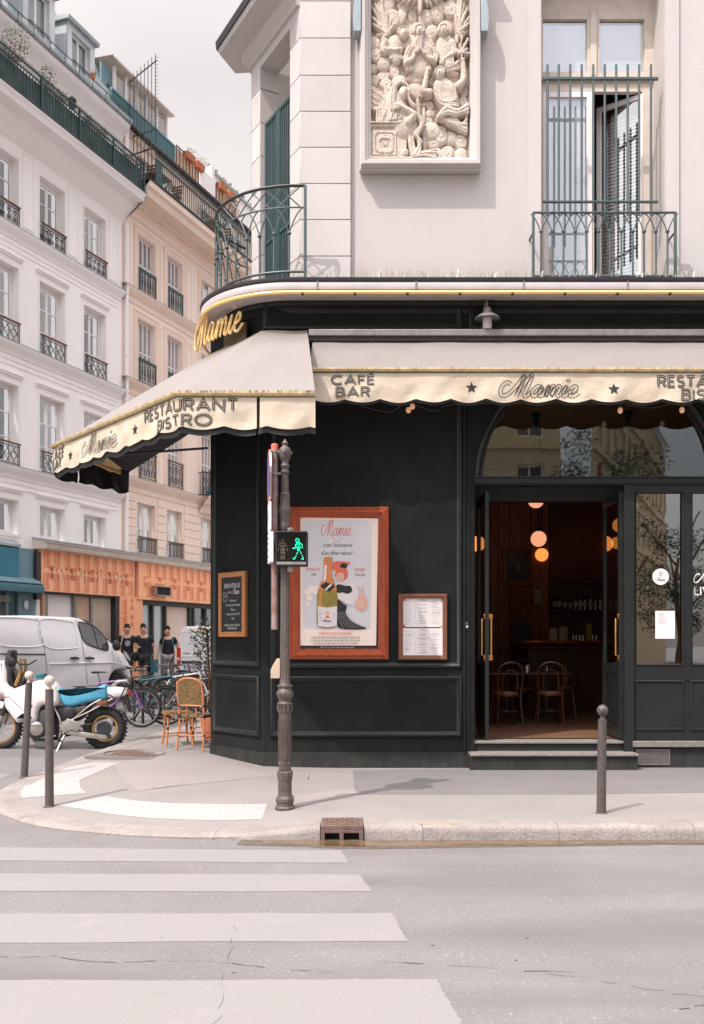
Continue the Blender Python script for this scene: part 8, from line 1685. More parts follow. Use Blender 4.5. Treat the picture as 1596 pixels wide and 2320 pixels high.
for k in range(18): x = yo(25.4)+k*.2; z = 3.55+random.uniform(-.06, .06); mb.tube(crom([(x, z, .25), (x+random.uniform(-.05, .05), z-.1, .29), (x+random.uniform(-.06, .06), z-random.uniform(.12, .3), .27)], 4), .006, 4); mb.ball((x, z+.02, .25), .02, 5)
mb.build('loose_wires', 'gutter', os_, kind='stuff')
bl('interior', 'dark', os_, yo(25.35), yo(28.3), .1, 2.93, -1.5, -1.4); bl('damaged_pier', 'whitet', os_, yo(24.95), yo(25.1), .1, 2.93, 0, .12, .01); bl('timber_post', 'board', os_, yo(25.2), yo(25.28), .1, 2.93, .02, .12); bl('timber_post', 'wood', os_, yo(25.12), yo(25.17), .1, 2.93, .05, .16)
bl('steel_post', 'metal', os_, yo(25.3), yo(25.42), .1, 2.93, 0, .1); bl('steel_post', 'metal', os_, yo(26.48), yo(26.58), .1, 2.93, 0, .1); bl('board_infill', 'board', os_, yo(26.58), yo(27.18), 2.0, 2.9, .02, .05); bl('steel_post', 'metal', os_, yo(27.2), yo(27.28), .1, 2.93, 0, .1); bl('board_infill', 'tanmdf', os_, yo(27.3), yo(28.18), .1, 2.85, .02, .05); bl('door_frame', 'gutter', os_, yo(28.2), yo(28.36), .1, 2.93, 0, .2); bl('lintel', 'gutter', os_, yo(25.3), yo(28.3), 2.86, 2.93, 0, .14)
fx0, fx1 = yo(29.5), yo(36)
bl('shop_glazing_frame', 'slate', os_, fx0, fx1, 2.72, 2.88, -.05, .12); bl('shop_glazing_frame', 'slate', os_, fx0, fx1, .1, .25, -.05, .12)
for Y in (29.5, 30.2, 30.92, 32.4, 32.62, 33.4, 34.5): bl('shop_mullion', 'slate', os_, yo(Y), yo(Y)+.09, .25, 2.72, -.05, .12)
for a, b, m in ((29.6, 30.2, 'blind'), (30.3, 30.92, 'blind'), (32.7, 33.4, 'greyroom'), (33.5, 34.5, 'greyroom')): bl('backing_film', m, os_, yo(a), yo(b), .25, 2.72, -.03, 0); bl('pane', 'wglass', os_, yo(a), yo(b), .25, 2.72, .02, .026)
bl('doorway', 'dark', os_, yo(31.0), yo(32.4), .15, 2.72, -1.2, -1.1)
ad = thing('window_advert', 'dark red advertising picture of long red hair seen in the shop doorway', 'poster', FBL @ Vector((yo(31.6), .5, -.3))); mb = MB(FBL @ Matrix.Translation((0, 0, -.35))); K['adred'] = mat('advert_red', (.35, .04, .02), .6); K['adhair'] = mat('advert_hair', (.16, .03, .02), .6, scale=9, col2=(.05, .01, .01))
c0_ = yo(31.6); mb.use('postblk').box(c0_-.7, c0_+.75, .3, 2.7, -.02, 0); mb.use('adred').poly([(c0_-.6, 1.2), (c0_+.6, 1.2), (c0_+.6, 2.3), (c0_, 2.45), (c0_-.6, 2.3)], .002); mb.use('postblk').poly([(c0_-.5, 1.3), (c0_+.5, 1.3), (c0_+.45, 2.1), (c0_, 2.25), (c0_-.45, 2.1)], .004); mb.use('adhair').poly([(v.x, v.y) for v in crom([(c0_-.35, .6, 0), (c0_-.45, 1.1, 0), (c0_-.3, 1.6, 0), (c0_-.05, 1.85, 0), (c0_+.2, 1.75, 0), (c0_+.4, 1.4, 0), (c0_+.35, 1.0, 0), (c0_+.2, .7, 0)], 4, True)], .006); mb.use('postskin').poly([(c0_+.3, .7), (c0_+.5, .75), (c0_+.42, 1.15), (c0_+.3, 1.1)], .008); mb.build('print', None, ad, smooth=False)
vb = thing('wall_ventilator', 'square black ventilation box mounted on the orange plywood fascia', 'ventilator', FBL @ Vector((yo(29.9), 3.05, .3))); mb = MB(FBL); mb.frame(yo(29.85), yo(30.65), 3.02, 3.32, [(0, .30), (0, .5), (.02, .5), (.03, .32)]); mb.build('housing', 'steel', vb); bl('louvre', 'dark', vb, yo(29.9), yo(30.6), 3.05, 3.29, .30, .42)
fp2 = thing('face_poster', 'small round window picture of a face on the grey shop window', 'poster', FBL @ Vector((yo(32.95), 1.9, .13))); mb = MB(FBL); c_ = yo(33.0); mb.use('paper').poly([(c_+.25*math.cos(t), 1.95+.2*math.sin(t)) for t in np.linspace(0, 6.28, 17)[:-1]], .03, .035); mb.use('postskin').poly([(c_+.1*math.cos(t), 1.93+.13*math.sin(t)) for t in np.linspace(0, 6.28, 13)[:-1]], .037); mb.use('brownwood').poly([(c_-.11, 1.98), (c_+.11, 1.98), (c_+.08, 2.08), (c_-.08, 2.08)], .039); mb.build('print', None, fp2, smooth=False)
bs_ = thing('blue_shopfront', 'teal blue painted shopfront with dark sign board left of the orange boards', 'shopfront', FBL @ Vector((-6, .2, .2)))
xe = yo(24.85); bl('pilaster', 'tealg', bs_, yo(24.3), xe, .1, 4.0, 0, .12, .01); bl('sign_board', 'teal', bs_, -14, yo(24.28), 3.22, 3.98, .02, .16, .01); bandp('hood', 'teald', bs_, -14, xe+.1, [(.1, 3.2), (.34, 3.08), (.40, 3.0), (.40, 2.86), (.1, 2.84)]); bandp('hood_top', 'tealg', bs_, -14, xe+.08, [(.1, 3.215), (.36, 3.09), (.36, 3.11), (.1, 3.26)]); bandp('zinc_cap', 'zinc', bs_, -14, yo(24.3), [(0, 4.0), (.2, 4.0), (.2, 4.06), (0, 4.2)])
bl('window_frame', 'teald', bs_, -14, yo(24.28), .1, 2.84, -.05, .05); bl('pane', 'greyroom', bs_, -14, yo(24.1), .9, 2.7, .055, .06); bl('mullion', 'tealg', bs_, yo(23.9), yo(23.98), .1, 2.84, .05, .1); mb = MB(FBL); mb.poly([(yo(24.55)+.09*math.cos(t), 2.55+.12*math.sin(t)) for t in np.linspace(0, 6.28, 17)[:-1]], .12, .15); mb.build('alarm_box', 'steel', bs_)
for k in range(5): x = yo(23.95)+.02-k*.14; mb = MB(FBL); mb.tube([(x, 2.76, .1), (x, 2.6, .1)], [.05, .045], 8); mb.build('hanging_lamp', 'steel', bs_)
# ---------------------------------------------------------------- vans
def van1():
    t = thing('white_van', 'large white panel van with side seam and black door handles parked behind the motorcycle', 'van', (-6, 20.5, .18))
    fr = Vector((-17.5+.36765*22.9+3.6/.9385, 22.9)); cen = Vector((fr.x-W.x*.95, fr.y-W.y*.95))
    M = Matrix.Identity(4); cols = [(U.x, U.y, 0), (-W.x, -W.y, 0), (0, 0, 1)]
    for j in range(3):
        for i in range(3): M[i][j] = cols[j][i]
    M[0][3], M[1][3] = cen.x, cen.y
    def q(zx, zy): px = zx*.50125; Y = 46478/(2500-px); return ((Y-22.9)/.9385, CZ-(1800+.50125*zy-2262)/3400*Y)
    def zt(x, z): return 1-.13*max(0, (z-1.15))-.10*max(0, x+.45)
    out = [(-4.95, .62), (-4.97, 1.2), (-4.9, 2.0), (-4.75, 2.13), (-3.5, 2.17), q(560, 780), q(610, 790), q(660, 822), q(720, 872), q(790, 943), q(830, 985), q(895, 1040), q(930, 1105), q(943, 1160), (.04, .62), (-.02, .45)]
    arch = [(-.55+.42*math.cos(a), .55+.42*math.sin(a)) for a in np.linspace(-.15, math.pi+.15, 12)]; arch2 = [(-3.95+.42*math.cos(a), .55+.42*math.sin(a)) for a in np.linspace(-.15, math.pi+.15, 12)]
    mb = MB(M); mb.puffy(out+arch+arch2+[(-4.9, .48)], .95, .07, zt=zt); body = mb.build('body', 'vanw', t, ang=55)
    mb = MB(M); mb.puffy([(-4.9, .40), (-4.9, .60), (-.05, .60), (-.05, .38)], .90, .01); mb.build('underbody', 'plastic', t)
    side = lambda x, z, e=.004: (x, -.95*zt(x, z)-e, z)
    def sline(nm, pts, w, m, close=0, sm=0, par=t, e=.003):
        p = [q(*a) for a in pts]
        if sm: p = [(v.x, v.y) for v in crom([(a, b, 0) for a, b in p], 5, bool(close))]
        if close: p = p+[p[0]]
        mb = MB(M); ribbon(mb, p, w, 0, lambda x, z, o: side(x, z, e)); return mb.build(nm, m, par)
    sline('panel_seam', [(295, 783), (310, 900), (325, 1000), (333, 1250)], .012, 'vanseam'); sline('panel_seam', [(565, 790), (590, 900), (600, 1060), (618, 1250)], .014, 'vanseam'); sline('panel_seam', [(800, 1010), (805, 1100), (790, 1200)], .010, 'vanseam'); sline('slide_rail', [(0, 1040), (328, 1044)], .03, 'vanseam')
    K['vanshade'] = mat('van_white_shade', (.62, .59, .60), .3)  # darker van white, shade painted into the door handle recesses
    for pts in ([(310, 800), (530, 812), (553, 840), (555, 960), (540, 1000), (330, 985)], [(-80, 785), (285, 795), (300, 880), (310, 980), (50, 985), (20, 940), (-60, 860)]):
        p = [q(*a) for a in pts]; p = [(v.x, v.y) for v in crom([(a, b, 0) for a, b in p], 5, True)]; mb = MB(M); pp = [Vector(side(x, z, -.004)) for x, z in p+[p[0]]]; mb.tube(pp[:-1], .016, 6, closed=True); mb.build('panel_swage', 'vanw', t)
    mb = MB(M); mb.tube([Vector(side(*q(*a), -.006)) for a in ((350, 1110), (600, 1105), (800, 1100), (930, 1130))], .016, 6); mb.build('panel_swage', 'vanw', t)
    win = [(583, 822), (600, 815), (665, 832), (700, 852), (735, 890), (765, 935), (775, 975), (768, 1012), (720, 1004), (645, 978), (610, 950), (592, 900)]
    p = [q(*a) for a in win]; p = [(v.x, v.y) for v in crom([(a, b, 0) for a, b in p], 3, True)]; mb = MB(M); mb.add([side(x, z, .006) for x, z in p], [tuple(range(len(p)))]); K['vanglass'] = mat('van_window_glass', (.06, .065, .065), .05, scale=3, col2=(.16, .165, .16), spec=1); wn_ = mb.build('side_window', 'vanglass', t)
    sline('window_seal', win, .03, 'plastic', 1, 1, wn_, .008); sline('window_pillar', [(672, 835), (690, 900), (704, 995)], .03, 'plastic', 0, 0, wn_, .009)
    mb = MB(M); a = [q(*b) for b in ((655, 905), (685, 905), (690, 925), (660, 928), (655, 905))]; ribbon(mb, a, .012, 0, lambda x, z, o: side(x, z, .0075)); mb.build('window_writing', 'metal', wn_)
    for xx in (527, 634):
        a, b = q(xx-26, 1070), q(xx+26, 1072); mb = MB(M); mb.tube([Vector(side(a[0], a[1], .02)), Vector(side((a[0]+b[0])/2, a[1]+.005, .035)), Vector(side(b[0], b[1], .02))], .024, 8); mb.build('door_handle', 'plastic', t)
        mb = MB(M); mb.ball(Vector(side((a[0]+b[0])/2, a[1], .0)), .07, 12, (1, .12, .75)); mb.build('handle_recess', 'vanshade', t)
    a = q(788, 992); mb = MB(M); mb.ball((a[0]+.05, -1.05, a[1]+.03), .12, 12, (.6, .9, 1)); mb.build('mirror', 'plastic', t); mb = MB(M); mb.ball((a[0]+.05, -1.04, a[1]+.06), .10, 12, (.5, .8, .9)); mb.build('mirror_cap', 'vanw', t)
    hl = [q(*b) for b in ((878, 1015), (905, 1030), (930, 1070), (928, 1092), (905, 1075), (885, 1045))]; K['headlamp'] = mat('headlamp', (.5, .48, .46), .12, .3, spec=1, scale=30, col2=(.15, .14, .13)); mb = MB(M); mb.add([side(x, z, .012) for x, z in hl], [tuple(range(6))]); mb.build('headlight', 'headlamp', t)
    for xw in (-.55, -3.95):
        for s in (-1, 1):
            mb = MB(M); mb.lathe([(.33, -.11), (.34, -.06), (.34, .06), (.33, .11)], (xw, s*.83, .34+.2), 32, axis='y'); wt = mb.build('wheel', 'rubber', t); mb = MB(M); mb.lathe([(.21, s*.10), (.20, s*.115), (.12, s*.10), (.06, s*.12), (.02, s*.12)], (xw, s*.83, .34+.2), 24, axis='y'); mb.build('hubcap', 'steel', wt)
    ws = [(-.60, 1.50), (-1.40, 1.98)]
    mb = MB(M); mb.add([(-.55, -.72, 1.49), (-.55, .72, 1.49), (-1.52, .66, 2.05), (-1.52, -.66, 2.05)], [(0, 1, 2, 3)]); mb.v = [tuple(Vector(v)+Vector((U.x*.10, U.y*.10, .06))) for v in mb.v]; mb.build('windscreen', 'vanglass', t)
van1()
def van2():
    t = thing('second_white_van', 'white van seen from behind with number plate ET-362-XT, standing past the three men', 'van', (-4.3, 29, .18))
    Yr = 28.0; c0 = Vector(((629-1250)/3400*Yr, Yr)); wv = 1.92; F = Fr((c0.x, c0.y, 0), (W.x, W.y)); g = .14     # local x across the rear, z out = towards the camera
    def zt(x, z): return 1
    cr = [(.02, .48), (0, .9), (.03, 1.5), (.13, 1.95), (.25, 2.04), (wv-.25, 2.04), (wv-.13, 1.95), (wv-.03, 1.5), (wv, .9), (wv-.02, .48)]
    mb = MB(F); n = len(cr)
    for d, ins in ((.0, .05), (-.03, .0), (-3.4, 0), (-4.4, .1)): mb.v += [tuple(F @ Vector((wv/2+(x-wv/2)*(1-ins), .48+(z-.48)*(1-ins*(.8 if d > -4 else 5)), d))) for x, z in cr]
    mb.f = [(r*n+i, r*n+(i+1) % n, (r+1)*n+(i+1) % n, (r+1)*n+i) for r in range(3) for i in range(n)]+[tuple(range(n)), tuple(3*n+i for i in range(n))[::-1]]; mb.m = [0]*len(mb.f); mb.build('body', 'vanw', t, ang=50)
    def b(nm, m, *a, bev=.004): mb = MB(F); mb.box(*a); return mb.build(nm, m, t, bev=bev)
    mb = MB(F); mb.frame(.14, .90, 1.15, 1.9, [(0, .0), (0, .012), (.02, .016), (.05, .004)]); mb.build('door_panel', 'vanw', t); mb = MB(F); mb.frame(1.02, 1.78, 1.15, 1.9, [(0, .0), (0, .012), (.02, .016), (.05, .004)]); mb.build('door_panel', 'vanw', t)
    b('door_seam', 'vanseam', .955, .965, .6, 2.0, 0, .004, bev=0); b('bumper', 'plastic', .02, wv-.02, .35, .60, -.1, .07, bev=.02); b('handle_bar', 'plastic', .16, .80, .96, 1.03, 0, .03); b('door_handle', 'plastic', .58, .80, 1.24, 1.28, 0, .04)
    for x in (.0, wv-.12):
        o = b('tail_light', 'redlens', x, x+.12, .90, 1.42, -.06, .03, bev=.012); mb = MB(F); mb.box(x+.02, x+.10, 1.05, 1.13, .028, .034); mb.build('lamp_segment', 'postwhite', o)
    b('brake_light', 'redlens', .7, .95, 1.96, 1.99, 0, .02); o = b('number_plate', 'postwhite', .24, .80, .80, .92, .0, .02)
    mb = MB(F); mb.use('signblue').box(.24, .28, .80, .92, .02, .0215); mb.use('signblue').box(.76, .80, .80, .92, .02, .0215); mb.use('postblk'); put_text(mb, 'ET-362-XT', .52, .83, .022, .115, 'CENTER', .80); mb.build('plate_lettering', None, o, smooth=False)
    mb = MB(F); mb.use('vanseam'); put_text(mb, 'EXPERT', .30, 1.22, .006, .075, 'CENTER', 1.1); mb.build('badge', None, t, smooth=False); b('hinge', 'steel', .0, .04, 1.48, 1.56, -.02, .02); b('hinge', 'steel', .0, .04, 1.18, 1.24, -.02, .02)
    for x in (.18, wv-.18):
        mb = MB(F); mb.lathe([(.32, -.1), (.33, -.05), (.33, .05), (.32, .1)], (0, 0, 0), 24, axis='x'); mb.v = []; mb.f = []; mb.m = []; mb.lathe([(.32, -.1), (.33, -.05), (.33, .05), (.32, .1)], (x, .48, -.9), 24, axis='x'); mb.build('wheel', 'rubber', t)
van2()
# ---------------------------------------------------------------- people
def skin(name, m, V, E_, par, sub=2, world=None, **kw):
    names = list(V); me = bpy.data.meshes.new(name); me.from_pydata([tuple(V[k][0]) for k in names], [(names.index(a), names.index(b)) for a, b in E_], [])
    o = bpy.data.objects.new(name, me); sc.collection.objects.link(o); mo = o.modifiers.new('s', 'SKIN'); mo.use_smooth_shade = True; sv = me.skin_vertices[0].data
    for i, k in enumerate(names): r = V[k][1]; sv[i].radius = (r if isinstance(r, tuple) else (r, r)); sv[i].use_root = (i == 0)
    ss = o.modifiers.new('u', 'SUBSURF'); ss.levels = ss.render_levels = sub
    dg = bpy.context.evaluated_depsgraph_get(); em = bpy.data.meshes.new_from_object(o.evaluated_get(dg)); bpy.data.objects.remove(o); bpy.data.meshes.remove(me)
    em.materials.clear(); em.materials.append(K[m]); em.polygons.foreach_set('use_smooth', [True]*len(em.polygons)); return link(name, em, par, **kw)
def person(label, loc, rz, arms, legs, bottom, bot_m, look=(0, 0), s=1.0, sleeve=.62, extra=None, feet='shoe'):
    t = thing('person', label, 'person', (0, 0, 0), world=False); v = Vector
    J = {'pel': (v((0, 0, .94)), (.165, .12)), 'sp': (v((0, -.0, 1.1)), (.16, .12)), 'ch': (v((0, -.005, 1.28)), (.18, .13)), 'ub': (v((0, 0, 1.40)), (.15, .10)), 'nk': (v((0, -.01, 1.50)), .055), 'hd0': (v((look[0]*.02, -.035, 1.565)), .082), 'hd1': (v((look[0]*.03, -.05, 1.63)), (.096, .108)), 'hd2': (v((look[0]*.03, -.03, 1.70)), (.09, .10))}
    Ed = [('pel', 'sp'), ('sp', 'ch'), ('ch', 'ub'), ('ub', 'nk'), ('nk', 'hd0'), ('hd0', 'hd1'), ('hd1', 'hd2')]
    for sd, (el, wr) in zip(('L', 'R'), arms):
        sg = -1 if sd == 'L' else 1; J['sh'+sd] = (v((sg*.185, 0, 1.41)), .058); J['el'+sd] = (v(el), .042); J['wr'+sd] = (v(wr), .027); d = (v(wr)-v(el)).normalized(); J['ha'+sd] = (v(wr)+d*.06, (.036, .018)); Ed += [('ub', 'sh'+sd), ('sh'+sd, 'el'+sd), ('el'+sd, 'wr'+sd), ('wr'+sd, 'ha'+sd)]
        for k in range(4): J['f%d%s' % (k, sd)] = (v(wr)+d*(.115+.012*(1 if k in (1, 2) else 0))+v((.0, (k-1.5)*.019, -.0)), .008); J['g%d%s' % (k, sd)] = (v(wr)+d*.155+v((sg*-.015, (k-1.5)*.021, -.005)), .007); Ed += [('ha'+sd, 'f%d%s' % (k, sd)), ('f%d%s' % (k, sd), 'g%d%s' % (k, sd))]
        J['th'+sd] = (v(wr)+d*.05+v((-sg*.03, -.03, -.01)), .010); J['ti'+sd] = (v(wr)+d*.09+v((-sg*.035, -.035, -.01)), .009); Ed += [('wr'+sd, 'th'+sd), ('th'+sd, 'ti'+sd)]
    for sd, (kn, an) in zip(('L', 'R'), legs):
        sg = -1 if sd == 'L' else 1; J['hp'+sd] = (v((sg*.09, 0, .88)), .092); J['kn'+sd] = (v(kn), .056); J['cf'+sd] = (v(kn).lerp(v(an), .3)+v((0, .02, 0)), .055); J['an'+sd] = (v(an), .036); J['hl'+sd] = (v(an)+v((0, .02, -.055)), .036); J['to'+sd] = (v(an)+v((0, -.15, -.062)), (.042, .028)); Ed += [('pel', 'hp'+sd), ('hp'+sd, 'kn'+sd), ('kn'+sd, 'cf'+sd), ('cf'+sd, 'an'+sd), ('an'+sd, 'hl'+sd), ('an'+sd, 'to'+sd)]
    skin('body', 'skin', J, Ed, t)
    g = lambda k, e: (J[k][0], tuple(x+e for x in J[k][1]) if isinstance(J[k][1], tuple) else J[k][1]+e)
    T = {'hem': (v((0, 0, .83)), (.205, .16)), 'pel': (J['pel'][0]-v((0, 0, .0)), (.20, .155)), 'sp': g('sp', .03), 'ch': g('ch', .022), 'ub': g('ub', .018), 'nb': (v((0, 0, 1.49)), .078)}; TE = [('hem', 'pel'), ('pel', 'sp'), ('sp', 'ch'), ('ch', 'ub'), ('ub', 'nb')]
    for sd in 'LR': T['sh'+sd] = g('sh'+sd, .016); T['sl'+sd] = (J['sh'+sd][0].lerp(J['el'+sd][0], sleeve), .066); TE += [('ub', 'sh'+sd), ('sh'+sd, 'sl'+sd)]
    sh = skin('tshirt', 'tee', T, TE, t)
    B_ = {'pel': g('pel', .02)}; BE = []
    for sd in 'LR':
        B_['hp'+sd] = g('hp'+sd, .022); BE.append(('pel', 'hp'+sd))
        if bottom == 'shorts': B_['th'+sd] = (J['hp'+sd][0].lerp(J['kn'+sd][0], .9), .088); BE.append(('hp'+sd, 'th'+sd))
        else: B_['kn'+sd] = g('kn'+sd, .025); B_['ca'+sd] = (J['an'+sd][0].lerp(J['kn'+sd][0], .15), .065); BE += [('hp'+sd, 'kn'+sd), ('kn'+sd, 'ca'+sd)]
    skin(bottom, bot_m, B_, BE, t)
    hc = J['hd2'][0]; mb = MB(); mb.ball((hc.x, hc.y+.022, hc.z+.004), .108, 18, (.86, .98, .86)); mb.v = [(x, y, z) for x, y, z in mb.v]
    mb.f = [f for f in mb.f if not all(mb.v[i][1] < hc.y-.03 and mb.v[i][2] < hc.z+.035 for i in f)]; mb.m = [0]*len(mb.f)
    for k in range(46): a, b = random.uniform(0, 6.28), random.uniform(.1, 1.1); p = v((hc.x+.08*math.sin(b)*math.cos(a), hc.y+.015+.09*math.sin(b)*math.sin(a), hc.z+.02+.078*math.cos(b))); mb.tube([p, p+v((random.uniform(-.02, .02), random.uniform(-.03, .0), .022))], .008, 4)
    mb.build('hair', 'hair', t)
    f = J['hd1'][0]; mb = MB(); mb.ball((f.x, f.y-.098, f.z-.005), .016, 8, (.8, 1, 1.5)); mb.ball((f.x-.085, f.y+.01, f.z), .022, 8, (.4, .7, 1.3)); mb.ball((f.x+.085, f.y+.01, f.z), .022, 8, (.4, .7, 1.3)); mb.build('nose_and_ears', 'skin', t, kind='stuff')
    mb = MB(); [mb.ball((f.x+e*.032, f.y-.088, f.z+.018), .010, 8, (1.3, .5, .6)) for e in (-1, 1)]; [mb.bar((f.x+e*.018, f.y-.088, f.z+.038), (f.x+e*.048, f.y-.08, f.z+.036), .006, .006) for e in (-1, 1)]; mb.build('eyes_and_brows', 'hair', t, kind='stuff'); mb = MB(); mb.ball((f.x, f.y-.082, f.z-.052), .02, 8, (1, .5, .3)); K.setdefault('lips', mat('lips', (.35, .12, .09), .6)); mb.build('mouth', 'lips', t)
    for sd in 'LR':
        a = J['an'+sd][0]; mb = MB(Matrix.Translation(a)); mb.puffy([(.05, -.09), (.06, -.03), (.0, -.02), (-.06, -.045), (-.15, -.06), (-.19, -.075), (-.19, -.092)], .046, .02); mb.v = [tuple(a+Matrix.Rotation(math.pi/2, 3, 'Z') @ (v(p)-a)) for p in mb.v]; mb.build('shoe', feet, t)
    if extra: extra(t, J)
    t.location = loc; t.rotation_euler = (0, 0, rz); t.scale = (s, s, s); return t
def strap(t, pts, m, w=.02, nm='strap'): mb = MB(); mb.tube(crom(pts, 5), w, 6); mb.build(nm, m, t)
def ex1(t, J):
    strap(t, [(-.12, -.10, 1.46), (-.16, -.15, 1.25), (-.22, -.10, 1.0)], 'tote', .016); f = J['hd1'][0]; mb = MB()
    for e in (-1, 1): mb.tube([(f.x+e*.034+.026*math.cos(a), f.y-.10, f.z+.014+.02*math.sin(a)) for a in np.linspace(0, 6.28, 11)[:-1]], .003, 4, closed=True)
    mb.build('glasses', 'steel', t); F = Fr((.02, -.148, 1.24)); mb = MB(F); mb.tube([(.07*math.cos(a), .07*math.sin(a), .004) for a in np.linspace(0, 6.28, 21)[:-1]], .010, 4, closed=True); mb.poly([(x*.042, z*.042) for x, z in ((0, -1), (.9, .1), (.85, .7), (.4, .95), (0, .5), (-.4, .95), (-.85, .7), (-.9, .1))], .0, .008); mb.build('shirt_print', 'postwhite', t); mb = MB(); w = J['wrR'][0]; mb.lathe([(.032, -.012), (.032, .012)], w+Vector((0, 0, .02)), 10); mb.build('watch', 'plastic', t)
def ex2(t, J):
    strap(t, [(.14, -.06, 1.45), (0, -.15, 1.28), (-.15, -.13, 1.08), (-.2, -.06, .98)], 'hair', .013); mb = MB(); mb.ball((-.24, -.05, .86), .13, 12, (.7, .6, 1.1)); mb.build('hip_bag', 'tee', t); w = J['wrL'][0]; mb = MB(); mb.box(w.x-.03, w.x+.05, w.y-.13, w.y-.02, w.z-.01, w.z+.0); mb.build('phone', 'postwhite', t)
def ex3(t, J):
    for s in (-1, 1): strap(t, [(s*.12, -.08, 1.46), (s*.145, -.145, 1.3), (s*.17, -.10, 1.12)], 'bagblue', .014)
    mb = MB(); mb.ball((0, .17, 1.25), .19, 12, (.85, .5, 1.15)); mb.build('backpack', 'bagblue', t)
Y1, Y2, Y3 = 27.9, 27.6, 28.4
def at(px, Y, dz=0): x = (px-1250)/3400*Y; return Vector((x, Y, .30+dz))
person('left man of three in black T-shirt with white heart logo, glasses and canvas shoulder bag', at(452, Y1), .15, (((-.26, .02, 1.14), (-.24, -.06, .9)), ((.28, -.04, 1.13), (.33, -.22, .93))), (((-.1, -.06, .5), (-.1, .03, .09)), ((.11, -.18, .52), (.1, -.06, .09))), 'shorts', 'shorts', (0, 0), 1.0, extra=ex1)
person('middle man of three walking in black T-shirt and charcoal shorts, looking at his phone', at(513, Y2), .1, (((-.27, .03, 1.15), (-.14, -.22, 1.14)), ((.29, .0, 1.13), (.31, -.12, .88))), (((-.10, .06, .51), (-.05, .28, .16)), ((.06, -.14, .53), (.06, -.06, .09))), 'shorts', 'shorts', (-1, 0), 1.0, extra=ex2)
p3 = person('right man of three in black T-shirt and grey trousers with blue backpack and bags', at(598, Y3), .1, (((-.28, .02, 1.12), (-.33, -.12, .88)), ((.28, .03, 1.14), (.30, -.02, .88))), (((-.09, -.10, .51), (-.09, -.02, .09)), ((.10, .02, .5), (.11, .12, .10))), 'trousers', 'jeans', (-1, 0), .97, extra=ex3)
for i, (dx, lb, m) in enumerate([(-.42, 'blue and teal shopping bag held nearest the right man', 'bagblue'), (-.62, 'blue paper shopping bag hanging between the two right men', 'bagblue')]):
    q = at(598, Y3)+Vector((dx, -.18, .0)); t = thing('shopping_bag', lb, 'bag', q, 'shopping bags carried by the right man'); mb = MB(); z0_ = q.z+.38-.05*i; mb.box(q.x-.14, q.x+.14, q.y-.07, q.y+.07, z0_, z0_+.40); mb.build('bag', m, t, bev=.01)
    mb = MB(); [mb.tube(crom([(q.x-.08, q.y+e, z0_+.40), (q.x-.03, q.y+e*.3, z0_+.50), (q.x+.03, q.y+e*.3, z0_+.50), (q.x+.08, q.y+e, z0_+.40)], 4), .007, 4) for e in (-.06, .06)]; mb.build('handle', 'postwhite', t)
# ---------------------------------------------------------------- the other side of the street, mirrored in the shop glass
ob1 = thing('ochre_building', 'tall ochre stone building across the street, seen only as a reflection in the shop windows', 'building', (8, -16, 0))
def simple_facade(par, F, x0, x1, z1, nfl, bay, wm, fm='pvc', sh=0):
    hs = []; h0 = 3.6
    for fl in range(nfl):
        x = x0+bay*.3
        while x+1.1 < x1: hs.append((x, x+1.05, h0+fl*3.1, h0+fl*3.1+2.0)); x += bay
    mb = MB(F); wall(mb, x0, x1, 0, z1, hs, 0, .25); mb.build('wall', wm, par, smooth=False)
    for h in hs: mb = MB(F); mb.frame(h[0], h[1], h[2], h[3], [(0, -.2), (0, -.14), (.08, -.14), (.08, -.2)]); mb.box((h[0]+h[1])/2-.03, (h[0]+h[1])/2+.03, h[2], h[3], -.19, -.145); o = mb.build('window', fm, par); mb = MB(F); mb.box(h[0]+.08, h[1]-.08, h[2]+.08, h[3]-.08, -.19, -.18); mb.build('pane', 'greyroom', o)
    for fl in range(nfl+1): mb = MB(F); mb.box(x0, x1, h0-.5+fl*3.1, h0-.3+fl*3.1, 0, .15); mb.build('ledge', wm, par)
simple_facade(ob1, Fr((8.4, -15, 0), (-1, 0)), 0, 14, 18, 4, 2.3, 'ochre')
FS2 = Fr((21.5, -42, 0), (-.40, .915)); simple_facade(ob1, FS2, 0, 29.5, 14.5, 3, 2.2, 'ochre')
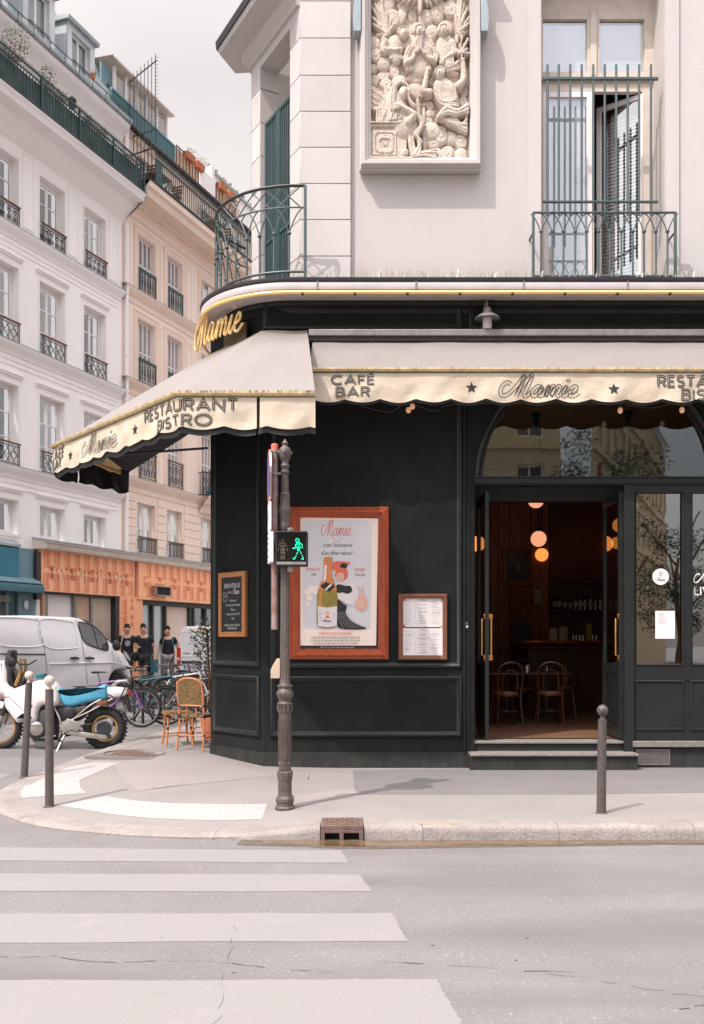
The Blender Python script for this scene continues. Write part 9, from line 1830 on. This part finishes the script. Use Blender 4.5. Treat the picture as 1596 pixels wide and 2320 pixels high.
mb = MB(FS2); mb.add([(0, 14.5, .4), (29.5, 14.5, .4), (29.5, 16.5, -2), (0, 16.5, -2), (29.5, 14.5, -6), (29.5, 16.5, -6)], [(0, 1, 2, 3), (1, 4, 5, 2)]); mb.build('roof', 'zinc', ob1, smooth=False)
mb = MB(FS2); mb.box(26, 27.2, 15, 18.5, -4, -2.5); [mb.box(26.1+k*.3, 26.25+k*.3, 18.5, 19.1, -3.4, -3.2) for k in range(3)]; mb.build('chimney', 'ochre', ob1)
ob2 = thing('red_roofed_building', 'white building with steep red tiled roof, mirrored in the right shop window', 'building', (25, -42, 0))
F2_ = Fr((48, -46, 0), (-1, 0)); simple_facade(ob2, F2_, 0, 22, 11.5, 3, 2.6, 'white'); mb = MB(F2_); mb.add([(0, 11.5, .5), (22, 11.5, .5), (20.5, 16, -3.5), (1.5, 16, -3.5)], [(0, 1, 2, 3)]); mb.build('roof', 'redroof', ob2, smooth=False)
mb = MB(F2_); [mb.box(3+k*5, 4+k*5, 14.2, 17.2, -4.2, -3) for k in range(4)]; mb.build('chimney', 'ochre', ob2)
for k, (x, y, H_, R_, lb) in enumerate([(8.3, -8.5, 8.6, 2.0, 'tall street tree across the road, mirrored in the fanlight and side window'), (15.5, -22, 6.5, 2.0, 'lower street tree further off across the road, mirrored in the side window')]):
    t = thing('street_tree', lb, 'tree', (x, y, 0), 'street trees across the road'); mb = MB(); mb.tube(crom([(x, y, 0), (x+.1, y, 2), (x-.1, y+.1, 4.5), (x, y, H_-1)], 5), [.18-.009*i for i in range(16)], 8); [mb.tube(crom([(x, y, 2.6+i*.6), (x+1.0*math.cos(i*2.4), y+1.0*math.sin(i*2.4), 3.6+i*.7), (x+1.6*math.cos(i*2.4), y+1.6*math.sin(i*2.4), 4.4+i*.7)], 3), .05, 5) for i in range(6)]; mb.build('trunk', 'brownwood', t)
    mb = MB()
    for i in range(20): a = random.uniform(0, 6.28); z = random.uniform(H_*.35, H_); rr_ = R_*math.sqrt(max(.1, 1-((z-H_*.62)/(H_*.42))**2))*random.uniform(.3, 1); leaves(mb, (x+rr_*math.cos(a), y+rr_*math.sin(a), z), random.uniform(.5, .85), 260, .15, .55)
    mb.build('crown', 'leafd', t, kind='stuff', smooth=False)
